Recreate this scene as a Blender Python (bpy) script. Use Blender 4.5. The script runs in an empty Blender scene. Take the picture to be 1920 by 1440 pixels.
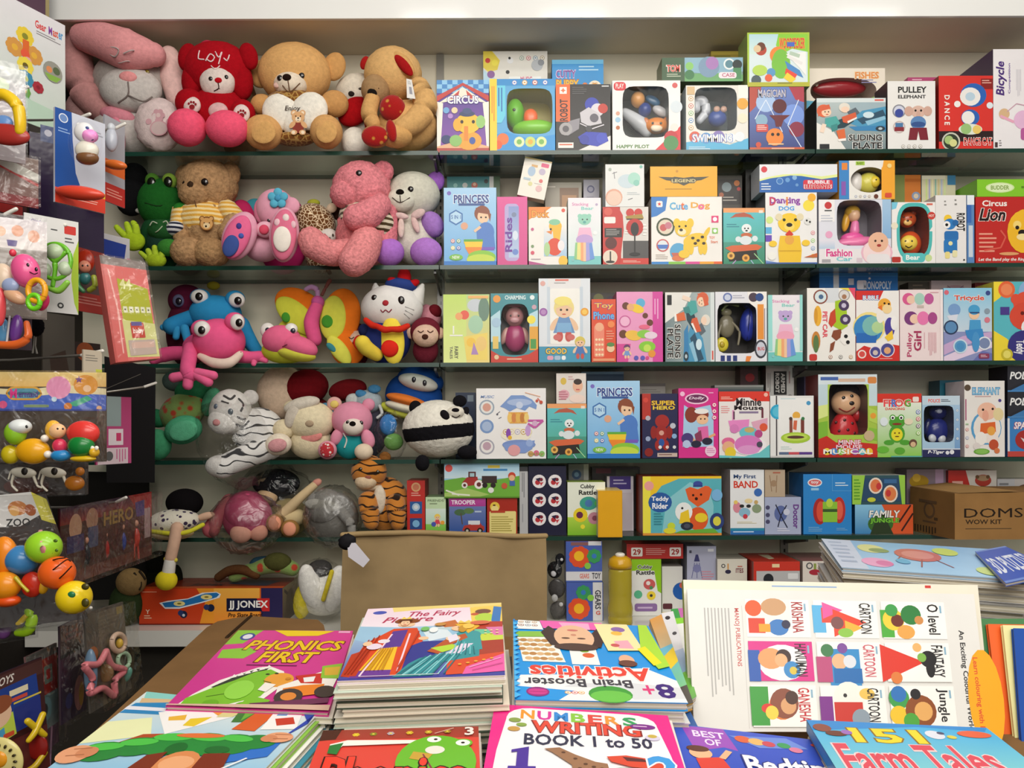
# Toy shop shelf wall, built object by object.  Units: metres, +Y into the shop wall.
import bpy, math, random
from mathutils import Vector as V, Matrix as MX, noise
F=1440.; EYE=1.40; HZ=800.; ROLL=.004
SC=bpy.context.scene
C=SC.collection
random.seed(7)
pi=math.pi
def P(px,py,Y):                       # point seen at a photo position, at distance Y
    dx,dy=px-960,py-HZ
    return V(((dx-ROLL*dy)/F*Y,Y,EYE-(dy+ROLL*dx)/F*Y))
def PZ(px,py,z):                      # same, on the horizontal plane at height z
    dx,dy=px-960,py-HZ
    return P(px,py,(EYE-z)*F/(dy+ROLL*dx))
def lin(h,_c={}):
    if isinstance(h,tuple): return h
    if h not in _c:
        s=h if len(h)==6 else ''.join(a*2 for a in h)
        r=[]
        for i in (0,2,4):
            u=int(s[i:i+2],16)/255
            r.append(u/12.92 if u<=.04045 else ((u+.055)/1.055)**2.4)
        _c[h]=(*r,1.)
    return _c[h]
# ------------------------------------------------------------------ materials
MATS={}
def nt(name):
    m=bpy.data.materials.new(name); m.use_nodes=True
    n=m.node_tree.nodes; l=m.node_tree.links
    return m,n,l,n['Principled BSDF']
def setp(b,**k):
    for a,v in k.items(): b.inputs[a.replace('_',' ')].default_value=v
def base(name,rough=.4,spec=.4,sheen=0,bump=0,bscale=300,var=0,vscale=60,coat=0,hue=None):
    m,n,l,b=nt(name)
    at=n.new('ShaderNodeAttribute'); at.attribute_name='Col'
    col=at.outputs['Color']
    setp(b,Roughness=rough); b.inputs['Specular IOR Level'].default_value=spec
    tc=n.new('ShaderNodeTexCoord')
    if var:
        nz=n.new('ShaderNodeTexNoise'); nz.inputs['Scale'].default_value=vscale; nz.inputs['Detail'].default_value=3
        l.new(tc.outputs['Object'],nz.inputs['Vector'])
        mr=n.new('ShaderNodeMapRange'); mr.inputs[1].default_value=.3; mr.inputs[2].default_value=.7
        mr.inputs[3].default_value=1-var; mr.inputs[4].default_value=1+var*.6
        l.new(nz.outputs['Fac'],mr.inputs[0])
        mx=n.new('ShaderNodeVectorMath'); mx.operation='SCALE'
        l.new(col,mx.inputs[0]); l.new(mr.outputs[0],mx.inputs['Scale']); col=mx.outputs[0]
    l.new(col,b.inputs['Base Color'])
    if sheen: setp(b,Sheen_Weight=sheen,Sheen_Roughness=.5); l.new(col,b.inputs['Sheen Tint'])
    if coat: setp(b,Coat_Weight=coat,Coat_Roughness=.1)
    if bump:
        nz=n.new('ShaderNodeTexNoise'); nz.inputs['Scale'].default_value=bscale; nz.inputs['Detail'].default_value=3
        l.new(tc.outputs['Object'],nz.inputs['Vector'])
        bp=n.new('ShaderNodeBump'); bp.inputs['Strength'].default_value=bump; bp.inputs['Distance'].default_value=.004
        l.new(nz.outputs['Fac'],bp.inputs['Height']); l.new(bp.outputs[0],b.inputs['Normal'])
    MATS[name]=m; return m
base('card',.32,.4,bump=.03,bscale=30,var=.03,vscale=15)
base('matte',.75,.2,var=.05)
base('plush',1,.1,sheen=.25,bump=.35,bscale=260,var=.12,vscale=90)
base('shag',1,.05,sheen=.3,bump=1,bscale=120,var=.3,vscale=110)
base('velour',.9,.1,sheen=.2,bump=.15,bscale=400,var=.05)
base('plastic',.22,.5)
base('eye',.08,.6,coat=.5)
base('paper',.6,.2,bump=.05,bscale=25,var=.03,vscale=12)
base('kraft',.85,.15,bump=.5,bscale=14,var=.12,vscale=9)
base('wall',.75,.2,bump=.05,bscale=60,var=.05,vscale=3)
base('gloss',.12,.5,var=.02,vscale=4)
base('vinyl',.18,.5,bump=.5,bscale=14)
base('metal',.35,.6)
MATS['metal'].node_tree.nodes['Principled BSDF'].inputs['Metallic'].default_value=.8
def clear(name,fac,rough,bump=0,bs=20,tint=(1,1,1,1),lw=.5,edge=.25):
    m,n,l,b=nt(name); n.remove(b)
    out=n['Material Output']
    tr=n.new('ShaderNodeBsdfTransparent'); tr.inputs[0].default_value=tint
    gl=n.new('ShaderNodeBsdfGlossy'); gl.inputs['Roughness'].default_value=rough
    ly=n.new('ShaderNodeLayerWeight'); ly.inputs[0].default_value=lw
    mr=n.new('ShaderNodeMapRange'); mr.inputs[3].default_value=fac; mr.inputs[4].default_value=min(1,fac*4+edge)
    l.new(ly.outputs['Facing'],mr.inputs[0])
    mx=n.new('ShaderNodeMixShader'); l.new(mr.outputs[0],mx.inputs[0]); l.new(tr.outputs[0],mx.inputs[1]); l.new(gl.outputs[0],mx.inputs[2])
    if bump:
        tc=n.new('ShaderNodeTexCoord'); nz=n.new('ShaderNodeTexNoise'); nz.inputs['Scale'].default_value=bs; nz.inputs['Detail'].default_value=2; nz.inputs['Distortion'].default_value=1.2
        l.new(tc.outputs['Object'],nz.inputs['Vector'])
        bp=n.new('ShaderNodeBump'); bp.inputs['Strength'].default_value=bump; bp.inputs['Distance'].default_value=.03
        l.new(nz.outputs['Fac'],bp.inputs['Height']); l.new(bp.outputs[0],gl.inputs['Normal']); l.new(bp.outputs[0],ly.inputs['Normal'])
    l.new(mx.outputs[0],out.inputs[0]); MATS[name]=m
clear('pane',.008,.03,bump=.012,bs=9,edge=.05)
base('bottle_clear',.12,.5)
MATS['bottle_clear'].node_tree.nodes['Principled BSDF'].inputs['Alpha'].default_value=.62
clear('wrap',.03,.14,bump=.35,bs=20,lw=.25)
clear('haze',.08,.3,bump=.35,bs=16,tint=(.93,.93,.92,1),lw=.4)
clear('glass',.07,.02,tint=(.83,.92,.88,1),lw=.25)
def pattern(name,kind,c1,c2,scale,lo,hi,rough=1,dist=.3):
    m,n,l,b=nt(name); setp(b,Roughness=rough); b.inputs['Specular IOR Level'].default_value=.1
    setp(b,Sheen_Weight=.2)
    tc=n.new('ShaderNodeTexCoord')
    if kind=='cell':
        t=n.new('ShaderNodeTexVoronoi'); t.feature='DISTANCE_TO_EDGE'; o=t.outputs['Distance']
    elif kind=='dot':
        t=n.new('ShaderNodeTexVoronoi'); o=t.outputs['Distance']
    else:
        t=n.new('ShaderNodeTexWave'); t.bands_direction=kind; t.inputs['Distortion'].default_value=4 if kind!='Z' else dist
        t.inputs['Detail'].default_value=1; t.inputs['Detail Scale'].default_value=1.5; o=t.outputs['Fac']
    t.inputs['Scale'].default_value=scale
    l.new(tc.outputs['Object'],t.inputs['Vector'])
    r=n.new('ShaderNodeValToRGB'); r.color_ramp.elements[0].position=lo; r.color_ramp.elements[1].position=hi
    r.color_ramp.elements[0].color=lin(c1); r.color_ramp.elements[1].color=lin(c2)
    l.new(o,r.inputs[0]); l.new(r.outputs[0],b.inputs['Base Color'])
    nz=n.new('ShaderNodeTexNoise'); nz.inputs['Scale'].default_value=300; l.new(tc.outputs['Object'],nz.inputs['Vector'])
    bp=n.new('ShaderNodeBump'); bp.inputs['Strength'].default_value=.4; bp.inputs['Distance'].default_value=.004
    l.new(nz.outputs['Fac'],bp.inputs['Height']); l.new(bp.outputs[0],b.inputs['Normal']); MATS[name]=m
pattern('giraffe','cell','e8d3b0','6b4424',85,.05,.09)
pattern('zebra','Z','3a3a3c','dfddda',11,.05,.13,1,7)
pattern('tiger','Z','2a1a10','c27c34',12,.05,.13,1,6)
pattern('yellow_knit','Z','e0a944','f0d9a0',20,.4,.6)
pattern('stripe_shirt','Z','4a3b22','d9cdb4',17,.4,.55)
pattern('navy_stripe','Z','1d2338','d7d9dd',22,.4,.55)
pattern('dots','dot','3a2d4a','e2dccb',60,.34,.4)
pattern('cowspots','cell','e4e2de','171717',55,.1,.16)
pattern('flowers','dot','b2402c','7f9a55',34,.3,.45)
pattern('redflower','dot','c98f3c','a31c1c',40,.15,.3)
pattern('lace','cell','b08a4a','7a4a20',60,.05,.15)
pattern('redprint','dot','e8d8d0','b8323a',90,.3,.4)
# ------------------------------------------------------------------ mesh builder
class M:
    def __init__(s): s.v=[];s.f=[];s.c=[];s.s=[];s.m=[]
    def add(s,vs,fs,col,smooth=False,mat=0):
        o=len(s.v); s.v+=[tuple(v) for v in vs]
        for f in fs:
            s.f.append(tuple(i+o for i in f)); s.c.append(col); s.s.append(smooth); s.m.append(mat)
    def poly(s,pts,col,mat=0): s.add(pts,[tuple(range(len(pts)))],col,False,mat)
    def hexa(s,p,cols,mat=0):          # p: 4 front (TL,TR,BR,BL) + 4 back ; cols front,back,left,right,top,bottom
        if isinstance(cols,str): cols=[cols]*6
        o=[(3,2,1,0),(4,5,6,7),(0,4,7,3)[::-1],(1,2,6,5)[::-1],(0,1,5,4)[::-1],(3,7,6,2)[::-1]]
        for q,c in zip(o,cols):
            if c is not None: s.add([p[i] for i in q],[(0,1,2,3)],c,False,mat)
    def box(s,x0,y0,z0,x1,y1,z1,cols,mat=0):
        s.hexa([(x0,y0,z1),(x1,y0,z1),(x1,y0,z0),(x0,y0,z0),(x0,y1,z1),(x1,y1,z1),(x1,y1,z0),(x0,y1,z0)],cols,mat)
    def tube(s,pts,rs,col,n=12,mat=0,cap=True,sub=4,flat=1.):
        pts=[V(p) for p in pts]
        if isinstance(rs,(int,float)): rs=[rs]*len(pts)
        if sub>1 and len(pts)>2:
            q=[];r2=[]
            for i in range(len(pts)-1):
                a=pts[max(i-1,0)];b=pts[i];c=pts[i+1];d=pts[min(i+2,len(pts)-1)]
                for k in range(sub):
                    t=k/sub
                    q.append(.5*((2*b)+(c-a)*t+(2*a-5*b+4*c-d)*t*t+(3*b-a-3*c+d)*t**3)); r2.append(rs[i]*(1-t)+rs[i+1]*t)
            q.append(pts[-1]); r2.append(rs[-1]); pts,rs=q,r2
        elif len(pts)==2 and cap:
            pts=[pts[0],pts[0].lerp(pts[1],.5),pts[1]]; rs=[rs[0],(rs[0]+rs[1])/2,rs[1]]
        rings=[]
        def ring(c,t,r):
            a=t.cross(V((0,0,1))) if abs(t.z)<.9 else t.cross(V((0,1,0)))
            a.normalize(); b=t.cross(a)
            return [c+a*(r*math.cos(2*pi*k/n))+b*(r*flat*math.sin(2*pi*k/n)) for k in range(n)]
        N=len(pts)
        for i in range(N):
            t=(pts[min(i+1,N-1)]-pts[max(i-1,0)]).normalized()
            if i==0 and cap:
                for k in range(1,5):
                    a=pi/2*k/5; rings.append(ring(pts[0]-t*rs[0]*math.cos(a),t,rs[0]*math.sin(a)))
            rings.append(ring(pts[i],t,rs[i]))
            if i==N-1 and cap:
                for k in range(4,0,-1):
                    a=pi/2*k/5; rings.append(ring(pts[i]+t*rs[i]*math.cos(a),t,rs[i]*math.sin(a)))
        vs=[p for r in rings for p in r]; fs=[]
        for i in range(len(rings)-1):
            for k in range(n):
                a=i*n+k;b=i*n+(k+1)%n; fs.append((a,a+n,b+n,b))
        fs.append(tuple(range(n))); e=(len(rings)-1)*n; fs.append(tuple(range(e+n-1,e-1,-1)))
        s.add(vs,fs,col,True,mat)
    def lathe(s,c,prof,col,n=24,mat=0):  # prof: (r,z) list ; col may be list per band
        c=V(c); vs=[]; 
        for r,z in prof:
            for k in range(n): vs.append(c+V((r*math.cos(2*pi*k/n),r*math.sin(2*pi*k/n),z)))
        for i in range(len(prof)-1):
            cc=col[i] if isinstance(col,list) else col
            s.add([],[],cc)
            o=len(s.v)
        o=len(s.v); s.v+=[tuple(v) for v in vs]
        for i in range(len(prof)-1):
            cc=col[i] if isinstance(col,list) else col
            for k in range(n):
                a=o+i*n+k;b=o+i*n+(k+1)%n
                s.f.append((a,b,b+n,a+n)); s.c.append(cc); s.s.append(True); s.m.append(mat)
        for i,fl in ((0,1),(len(prof)-1,0)):
            q=tuple(o+i*n+k for k in range(n)); s.f.append(q[::-1] if fl else q)
            s.c.append((col[0] if fl else col[-1]) if isinstance(col,list) else col); s.s.append(False); s.m.append(mat)
    def build(s,name,mats='card',parent=None,loc=(0,0,0),rot=(0,0,0)):
        me=bpy.data.meshes.new(name); me.from_pydata(s.v,[],s.f)
        for mm in ([mats] if isinstance(mats,str) else mats): me.materials.append(MATS[mm])
        ca=me.color_attributes.new('Col','FLOAT_COLOR','CORNER'); buf=[]
        for f,c in zip(s.f,s.c):
            if isinstance(c,list):
                for q in c: buf+=lin(q)
            else: buf+=lin(c)*len(f)
        ca.data.foreach_set('color',buf)
        me.polygons.foreach_set('use_smooth',s.s); me.polygons.foreach_set('material_index',s.m)
        me.update(); me.validate()
        o=bpy.data.objects.new(name,me); C.objects.link(o)
        o.location=loc; o.rotation_euler=rot
        if parent: o.parent=parent
        return o
def tag(o,label=None,cat=None,group=None,kind=None):
    if label: o['label']=label
    if cat: o['category']=cat
    if group: o['group']=group
    if kind: o['kind']=kind
    return o
def empty(name,loc,rot=(0,0,0)):
    o=bpy.data.objects.new(name,None); C.objects.link(o); o.location=loc; o.rotation_euler=rot; o.empty_display_size=.05
    return o
# ------------------------------------------------------------------ printed artwork as flat coloured polygons
TX={}
def textgeo(s,b,sh):
    k=(s,b,sh)
    if k not in TX:
        cu=bpy.data.curves.new('t','FONT'); cu.body=s; cu.resolution_u=2; cu.offset=b; cu.shear=sh; cu.fill_mode='FRONT'
        o=bpy.data.objects.new('t',cu); C.objects.link(o)
        me=bpy.data.meshes.new_from_object(o)
        vs=[v.co.copy() for v in me.vertices]; fs=[tuple(p.vertices) for p in me.polygons]
        bpy.data.objects.remove(o); bpy.data.meshes.remove(me); bpy.data.curves.remove(cu)
        xs=[v.x for v in vs] or [0,1]; ys=[v.y for v in vs] or [0,1]
        TX[k]=([((v.x-min(xs))/(max(xs)-min(xs)+1e-9),1-(v.y-min(ys))/(max(ys)-min(ys)+1e-9)) for v in vs],fs)
    return TX[k]
def R(x0,y0,x1,y1,c): return [(c,[(x0,y0,0,0),(x1,y0,0,0),(x1,y1,0,0),(x0,y1,0,0)])]
def GR(x0,y0,x1,y1,a,b): return [([a,a,b,b],[(x0,y0,0,0),(x1,y0,0,0),(x1,y1,0,0),(x0,y1,0,0)])]
def PG(c,*p): return [(c,[(p[i],p[i+1],0,0) for i in range(0,len(p),2)])]
def E(x,y,rx,ry,c,rot=0,n=18):
    a=math.radians(rot); o=[]
    for k in range(n):
        u=rx*math.cos(2*pi*k/n);v=ry*math.sin(2*pi*k/n); o.append((x+u*math.cos(a)-v*math.sin(a),y+u*math.sin(a)+v*math.cos(a),0,0))
    return [(c,o)]
def O(x,y,r,c,ry=None,rot=0,dx=0,dy=0,n=18):   # circle/ellipse in % of width
    ry=ry or r; a=math.radians(rot); o=[]
    for k in range(n):
        u=r*math.cos(2*pi*k/n);v=ry*math.sin(2*pi*k/n); o.append((x,y,dx+u*math.cos(a)-v*math.sin(a),dy+u*math.sin(a)+v*math.cos(a)))
    return [(c,o)]
def RING(x,y,r,c,ci): return O(x,y,r,c)+O(x,y,r*.8,ci)
def ST(x,y,r,c,n=5,k=.45,rot=0):
    o=[]
    for i in range(2*n):
        q=r if i%2==0 else r*k; t=pi*i/n-pi/2+math.radians(rot); o.append((x,y,q*math.cos(t),q*math.sin(t)))
    return [(c,o)]
def FL(x,y,r,c,cc,n=6): 
    o=[]
    for i in range(n): t=2*pi*i/n; o+=O(x,y,r*.42,c,dx=r*.6*math.cos(t),dy=r*.6*math.sin(t),n=10)
    return o+O(x,y,r*.35,cc,n=10)
def RR(x0,y0,x1,y1,r,c):                 # rounded rectangle, r in % of width
    o=[]
    for cx,cy,sx,sy,a in ((x1,y0,-1,1,-90),(x1,y1,-1,-1,0),(x0,y1,1,-1,90),(x0,y0,1,1,180)):
        for k in range(5):
            t=math.radians(a+90*k/4); o.append((cx,cy,sx*r+r*math.cos(t),sy*r+r*math.sin(t)))
    return [(c,o)]
def L(c,w,*p):
    o=[]; q=[(p[i],p[i+1]) for i in range(0,len(p),2)]
    for (a,b),(d,e) in zip(q,q[1:]):
        o.append(('line',c,w,a,b,d,e))
    return o
def T(s,x0,y0,x1,y1,c,oc=None,ow=.05,b=.02,sh=0,rot=0):
    o=[]; b=min(b,.028); ow=min(ow,.035)
    if oc: o.append(('text',s,x0-1,y0-.7,x1+1,y1+.7,oc,b+ow,sh,rot))
    o.append(('text',s,x0,y0,x1,y1,c,b,sh,rot)); return o
def LN(x0,y0,x1,y1,n,c,seed=1):          # lines of print too small to read
    o=[]; r=random.Random(seed); h=(y1-y0)/n
    for i in range(n): o+=R(x0,y0+i*h,x0+(x1-x0)*r.uniform(.7,1),y0+i*h+h*.4,c)
    return o
def LV(x0,y0,x1,y1,n,c,seed=1):          # same, running vertically
    o=[]; r=random.Random(seed); h=(x1-x0)/n
    for i in range(n): o+=R(x0+i*h,y0,x0+i*h+h*.4,y0+(y1-y0)*r.uniform(.7,1),c)
    return o
def CK(x0,y0,x1,y1,nx,ny,c):
    o=[];w=(x1-x0)/nx;h=(y1-y0)/ny
    for i in range(nx):
        for j in range(ny):
            if (i+j)%2==0: o+=R(x0+i*w,y0+j*h,x0+i*w+w,y0+j*h+h,c)
    return o
def IC(x0,y0,x1,y1,n,r,cols,seed=3):     # a row or column of round icons
    o=[]
    for i in range(n):
        t=i/max(1,n-1); x=x0+(x1-x0)*t;y=y0+(y1-y0)*t; c=cols[i%len(cols)]
        o+=O(x,y,r,c)+O(x,y,r*.75,'f4f0e8')+O(x,y,r*.4,c,ry=r*.3)
    return o
def at(x,y,s,ops):                       # place width-unit artwork (drawn about 0,0, size 1) at x,y scale s
    o=[]
    for q in ops:
        if q[0]=='line': o.append(('lo',q[1],q[2]*s,x,y,q[3]*s,q[4]*s,q[5]*s,q[6]*s)); continue
        o.append((q[0],[(x,y,(a+c)*s,(b+d)*s) for a,b,c,d in q[1]]))
    return o
def face(ops,f,c,c2=None,nose='2a1a12',eye='1a1210'):
    return ops
def BEAR(x,y,s,c,c2='f3dcb4',shirt=None,nose='2a1a12'):
    o=O(0,0,.16,c,dx=-.22,dy=-.5)+O(0,0,.16,c,dx=.22,dy=-.5)+O(0,0,.09,c2,dx=-.22,dy=-.5)+O(0,0,.09,c2,dx=.22,dy=-.5)
    o+=O(0,0,.3,shirt or c,ry=.34,dy=.2)+O(0,0,.12,c,ry=.22,rot=40,dx=-.3,dy=.1)+O(0,0,.12,c,ry=.22,rot=-40,dx=.3,dy=.1)
    o+=O(0,0,.17,c,ry=.13,dx=-.22,dy=.5)+O(0,0,.17,c,ry=.13,dx=.22,dy=.5)+O(0,0,.09,c2,dx=-.24,dy=.5)+O(0,0,.09,c2,dx=.24,dy=.5)
    if not shirt: o+=O(0,0,.2,c2,ry=.23,dy=.2)
    o+=O(0,0,.33,c,ry=.29,dy=-.28)+O(0,0,.15,c2,ry=.12,dy=-.18)+O(0,0,.055,nose,ry=.04,dy=-.23)
    o+=O(0,0,.035,nose,dx=-.12,dy=-.33)+O(0,0,.035,nose,dx=.12,dy=-.33)+O(0,0,.06,nose,ry=.012,dy=-.12)
    return at(x,y,s,o)
def KID(x,y,s,hair,dress,skin='f2c6a0',legs=None,hat=None):
    o=O(0,0,.3,hair,ry=.3,dy=-.42)+O(0,0,.1,skin,ry=.22,rot=35,dx=-.27,dy=.06)+O(0,0,.1,skin,ry=.22,rot=-35,dx=.27,dy=.06)
    o+=[(dress,[(0,0,-.13,-.2),(0,0,.13,-.2),(0,0,.32,.32),(0,0,-.32,.32)])]
    o+=O(0,0,.1,legs or skin,ry=.16,dx=-.13,dy=.42)+O(0,0,.1,legs or skin,ry=.16,dx=.13,dy=.42)
    o+=O(0,0,.24,skin,ry=.24,dy=-.36)+O(0,0,.035,'2a1a12',dx=-.09,dy=-.36)+O(0,0,.035,'2a1a12',dx=.09,dy=-.36)+O(0,0,.06,'c8503c',ry=.02,dy=-.23)
    o+=[(hair,[(0,0,-.25,-.4),(0,0,-.18,-.64),(0,0,.18,-.64),(0,0,.25,-.4),(0,0,.06,-.5)])]
    if hat: o+=O(0,0,.27,hat,ry=.14,dy=-.62)+O(0,0,.33,hat,ry=.05,dy=-.54)
    return at(x,y,s,o)
def DOGA(x,y,s,c,spot=None,ear=None):     # standing dog, side view
    o=O(0,0,.34,c,ry=.19,dx=.12,dy=.1,rot=-12)
    for dx in (-.14,.0,.28,.38): o+=O(0,0,.08,c,ry=.2,dx=dx,dy=.32)
    o+=O(0,0,.06,c,ry=.18,rot=30,dx=.44,dy=-.1)
    o+=O(0,0,.24,c,ry=.23,dx=-.22,dy=-.22)+O(0,0,.1,ear or c,ry=.13,dx=-.4,dy=-.38)+O(0,0,.1,ear or c,ry=.13,dx=-.02,dy=-.38)
    o+=O(0,0,.12,'f6e8c0',ry=.09,dx=-.26,dy=-.13)+O(0,0,.05,'20140c',ry=.04,dx=-.28,dy=-.18)+O(0,0,.03,'20140c',dx=-.33,dy=-.28)+O(0,0,.03,'20140c',dx=-.15,dy=-.29)
    if spot:
        for dx,dy in ((.05,.05),(.2,.12),(.32,.02),(.12,.2),(.36,.2)): o+=O(0,0,.05,spot,ry=.04,dx=dx,dy=dy,n=9)
    return at(x,y,s,o)
def CAR(x,y,s,c,c2='dfe6ea',rot=0):
    o=[(c,[(0,0,-.5,.1),(0,0,-.42,-.08),(0,0,-.2,-.12),(0,0,-.08,-.3),(0,0,.25,-.3),(0,0,.38,-.1),(0,0,.5,-.04),(0,0,.5,.15),(0,0,-.5,.15)])]
    o+=[(c2,[(0,0,-.12,-.12),(0,0,-.04,-.25),(0,0,.2,-.25),(0,0,.28,-.12)])]
    for dx in (-.28,.3): o+=O(0,0,.13,'23211f',dx=dx,dy=.15)+O(0,0,.06,'b8b4ac',dx=dx,dy=.15)
    return at(x,y,s,o)
def FISH(x,y,s,c,c2):
    o=O(0,0,.4,c,ry=.2)+[(c,[(0,0,.3,0),(0,0,.55,-.2),(0,0,.5,0),(0,0,.55,.2)])]+O(0,0,.05,'fff',dx=-.22,dy=-.05)+O(0,0,.03,'111',dx=-.22,dy=-.05)+O(0,0,.12,c2,ry=.08,dx=.05,dy=.08)
    return at(x,y,s,o)
def BIRD(x,y,s,c,w,beak='e8a02a'):
    o=O(0,0,.26,c,ry=.4,rot=20,dy=.1)+O(0,0,.2,c,dx=-.12,dy=-.3)+O(0,0,.14,w,ry=.32,rot=25,dx=.12,dy=.12)+[(c,[(0,0,.1,.35),(0,0,.4,.6),(0,0,-.02,.5)])]
    o+=[(beak,[(0,0,-.28,-.36),(0,0,-.48,-.22),(0,0,-.28,-.2)])]+O(0,0,.06,'fff',dx=-.16,dy=-.34)+O(0,0,.03,'111',dx=-.16,dy=-.34)
    return at(x,y,s,o)
def FROG(x,y,s,c,c2):
    o=O(0,0,.3,c,ry=.34,dy=.15)+O(0,0,.22,c2,ry=.24,dy=.18)+O(0,0,.2,c,ry=.1,dx=-.3,dy=.48)+O(0,0,.2,c,ry=.1,dx=.3,dy=.48)
    o+=O(0,0,.3,c,ry=.22,dy=-.28)
    for dx in (-.16,.16): o+=O(0,0,.12,c,dx=dx,dy=-.46)+O(0,0,.08,'fff',dx=dx,dy=-.46)+O(0,0,.045,'111',dx=dx,dy=-.45)
    o+=O(0,0,.18,'8e2a22',ry=.04,dy=-.22)+O(0,0,.03,'604010',dx=-.08,dy=.12)+O(0,0,.03,'604010',dx=.08,dy=.12)+O(0,0,.08,'604010',ry=.02,dy=.25)
    return at(x,y,s,o)
def flatten(c):                           # bring four seen corners into one plane
    o=V((0,0,EYE)); g=(c[0]+c[1]+c[2]+c[3])/4; n=(c[2]-c[0]).cross(c[3]-c[1])
    return [o+(q-o)*(n.dot(g-o)/n.dot(q-o)) for q in c]
class FR:                                 # a flat frame: four corners TL,TR,BR,BL
    def __init__(s,a,b,c,d,eps=.00007,flip=1):
        s.q=[V(a),V(b),V(c),V(d)]; s.n=(s.q[1]-s.q[0]).cross(s.q[3]-s.q[0]).normalized()*-1*flip
        s.w=((s.q[1]-s.q[0]).length+(s.q[2]-s.q[3]).length)/2; s.h=((s.q[3]-s.q[0]).length+(s.q[2]-s.q[1]).length)/2
        s.asp=s.w/s.h; s.e=eps; s.k=3
    def __call__(s,x,y,k):
        u=x/100;v=y/100;a,b,c,d=s.q
        return a.lerp(b,u).lerp(d.lerp(c,u),v)+s.n*(s.e*k)
def art(m,fr,ops,mat=0):
    A=fr.asp; fr.e=min(6e-5,.0025/(len(ops)+1))
    for q in ops:
        fr.k+=1; k=fr.k
        if q[0]=='text':
            _,s,x0,y0,x1,y1,c,b,sh,rot=q
            vs,fs=textgeo(s,b,sh); pts=[]
            for u,v in vs:
                if rot==90: u,v=1-v,u
                elif rot==-90: u,v=v,1-u
                elif rot==180: u,v=1-u,1-v
                pts.append(fr(x0+(x1-x0)*u,y0+(y1-y0)*v,k))
            m.add(pts,fs,c,False,mat)
        elif q[0] in('line','lo'):
            if q[0]=='line': _,c,w,a,b,d,e=q; X=Y=0;b/=A;e/=A
            else: _,c,w,X,Y,a,b,d,e=q
            dx,dy=d-a,e-b; l=math.hypot(dx,dy) or 1; nx,ny=-dy/l*w/2,dx/l*w/2
            m.poly([fr(X+i,Y+j*A,k) for i,j in ((a+nx,b+ny),(d+nx,e+ny),(d-nx,e-ny),(a-nx,b-ny))],c,mat)
        else:
            c,pts=q; m.poly([fr(x+ox,y+oy*A,k) for x,y,ox,oy in pts],c,mat)
# ------------------------------------------------------------------ cartons
SHELF={}
TOP={}
YF=2.5; YB=2.74
def box(name,label,x0,y0,x1,y1,front,ops=(),d=.09,Y=2.52,shelf=None,on=None,side=None,top=None,sops=(),win=None,inner='3a4046',yaw=0,lean=0,cat='toy box',group=None,pane='pane',back=None,mat='card'):
    a=P(x0,y0,Y);b=P(x1,y1,Y)
    cx=(a.x+b.x)/2; w=abs(b.x-a.x)
    t=P((x0+x1)/2,y0,Y).z; z0=P((x0+x1)/2,y1,Y).z
    if shelf is not None: z0=SHELF[shelf]+.0008
    if on is not None: z0=TOP[on.name]+.0008
    h=t-z0; side=side or front; top=top or side; X=w/2
    m=M(); q=[(-X,0,h),(X,0,h),(X,0,0),(-X,0,0),(-X,d,h),(X,d,h),(X,d,0),(-X,d,0)]
    o=None
    if win:
        cxp,cyp,rx,ry,n=win; angs=sorted([2*pi*k/40 for k in range(40)])
        ip=[];op=[]
        for k in angs:
            c,s_=math.cos(k),math.sin(k); r=1/((abs(c)**n+abs(s_)**n)**(1/n))
            ip.append((cxp+rx*r*c,cyp+ry*r*s_))
        # outer ring: rays from the hole centre, plus the four corners
        corn=[(100,100),(0,100),(0,0),(100,0)]
        fr=FR(*q[:4]); fr.k=0
        for i in range(40):
            p1,p2=ip[i],ip[(i+1)%40]; out=[]
            for p in (p1,p2):
                dx,dy=p[0]-cxp,p[1]-cyp; ts=[]
                if dx>1e-6: ts.append((100-cxp)/dx)
                if dx<-1e-6: ts.append(-cxp/dx)
                if dy>1e-6: ts.append((100-cyp)/dy)
                if dy<-1e-6: ts.append(-cyp/dy)
                tt=min(ts); out.append((cxp+dx*tt,cyp+dy*tt))
            mid=[]
            a1=math.atan2(out[0][1]-cyp,out[0][0]-cxp); a2=math.atan2(out[1][1]-cyp,out[1][0]-cxp)
            for cc in corn:
                ac=math.atan2(cc[1]-cyp,cc[0]-cxp); da=(ac-a1)%(2*pi); db=(a2-a1)%(2*pi)
                if 1e-4<da<db-1e-4: mid.append(cc)
            m.poly([fr(*p,0) for p in [p1,out[0]]+mid+[out[1],p2]],front)
            e=V((0,d*.85,0)); m.poly([fr(*p1,0),fr(*p2,0),fr(*p2,0)+e,fr(*p1,0)+e],inner)
        m.poly([fr(*p,0)+V((0,d*.85,0)) for p in ip],inner)
        m.hexa(q,[None,back or side,side,side,top,side])
    else: m.hexa(q,[front,back or side,side,side,top,side])
    art(m,FR(*q[:4]),ops)
    for wh,so in sops:
        f={'left':FR(q[4],q[0],q[3],q[7]),'right':FR(q[1],q[5],q[6],q[2]),'top':FR(q[4],q[5],q[1],q[0])}[wh]
        art(m,f,so)
    if win:
        root=m.build(name,mat,None,(cx,Y,z0),(lean,0,yaw))
        pm=M(); fr=FR(*q[:4]); pm.poly([fr(*p,0)+V((0,.0012,0)) for p in ip],'fff'); pm.build('window_pane',pane,root)
        o=root
    else: o=m.build(name,mat,None,(cx,Y,z0),(lean,0,yaw))
    tag(o,label,cat,group); TOP[o.name]=z0+h
    return o
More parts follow.
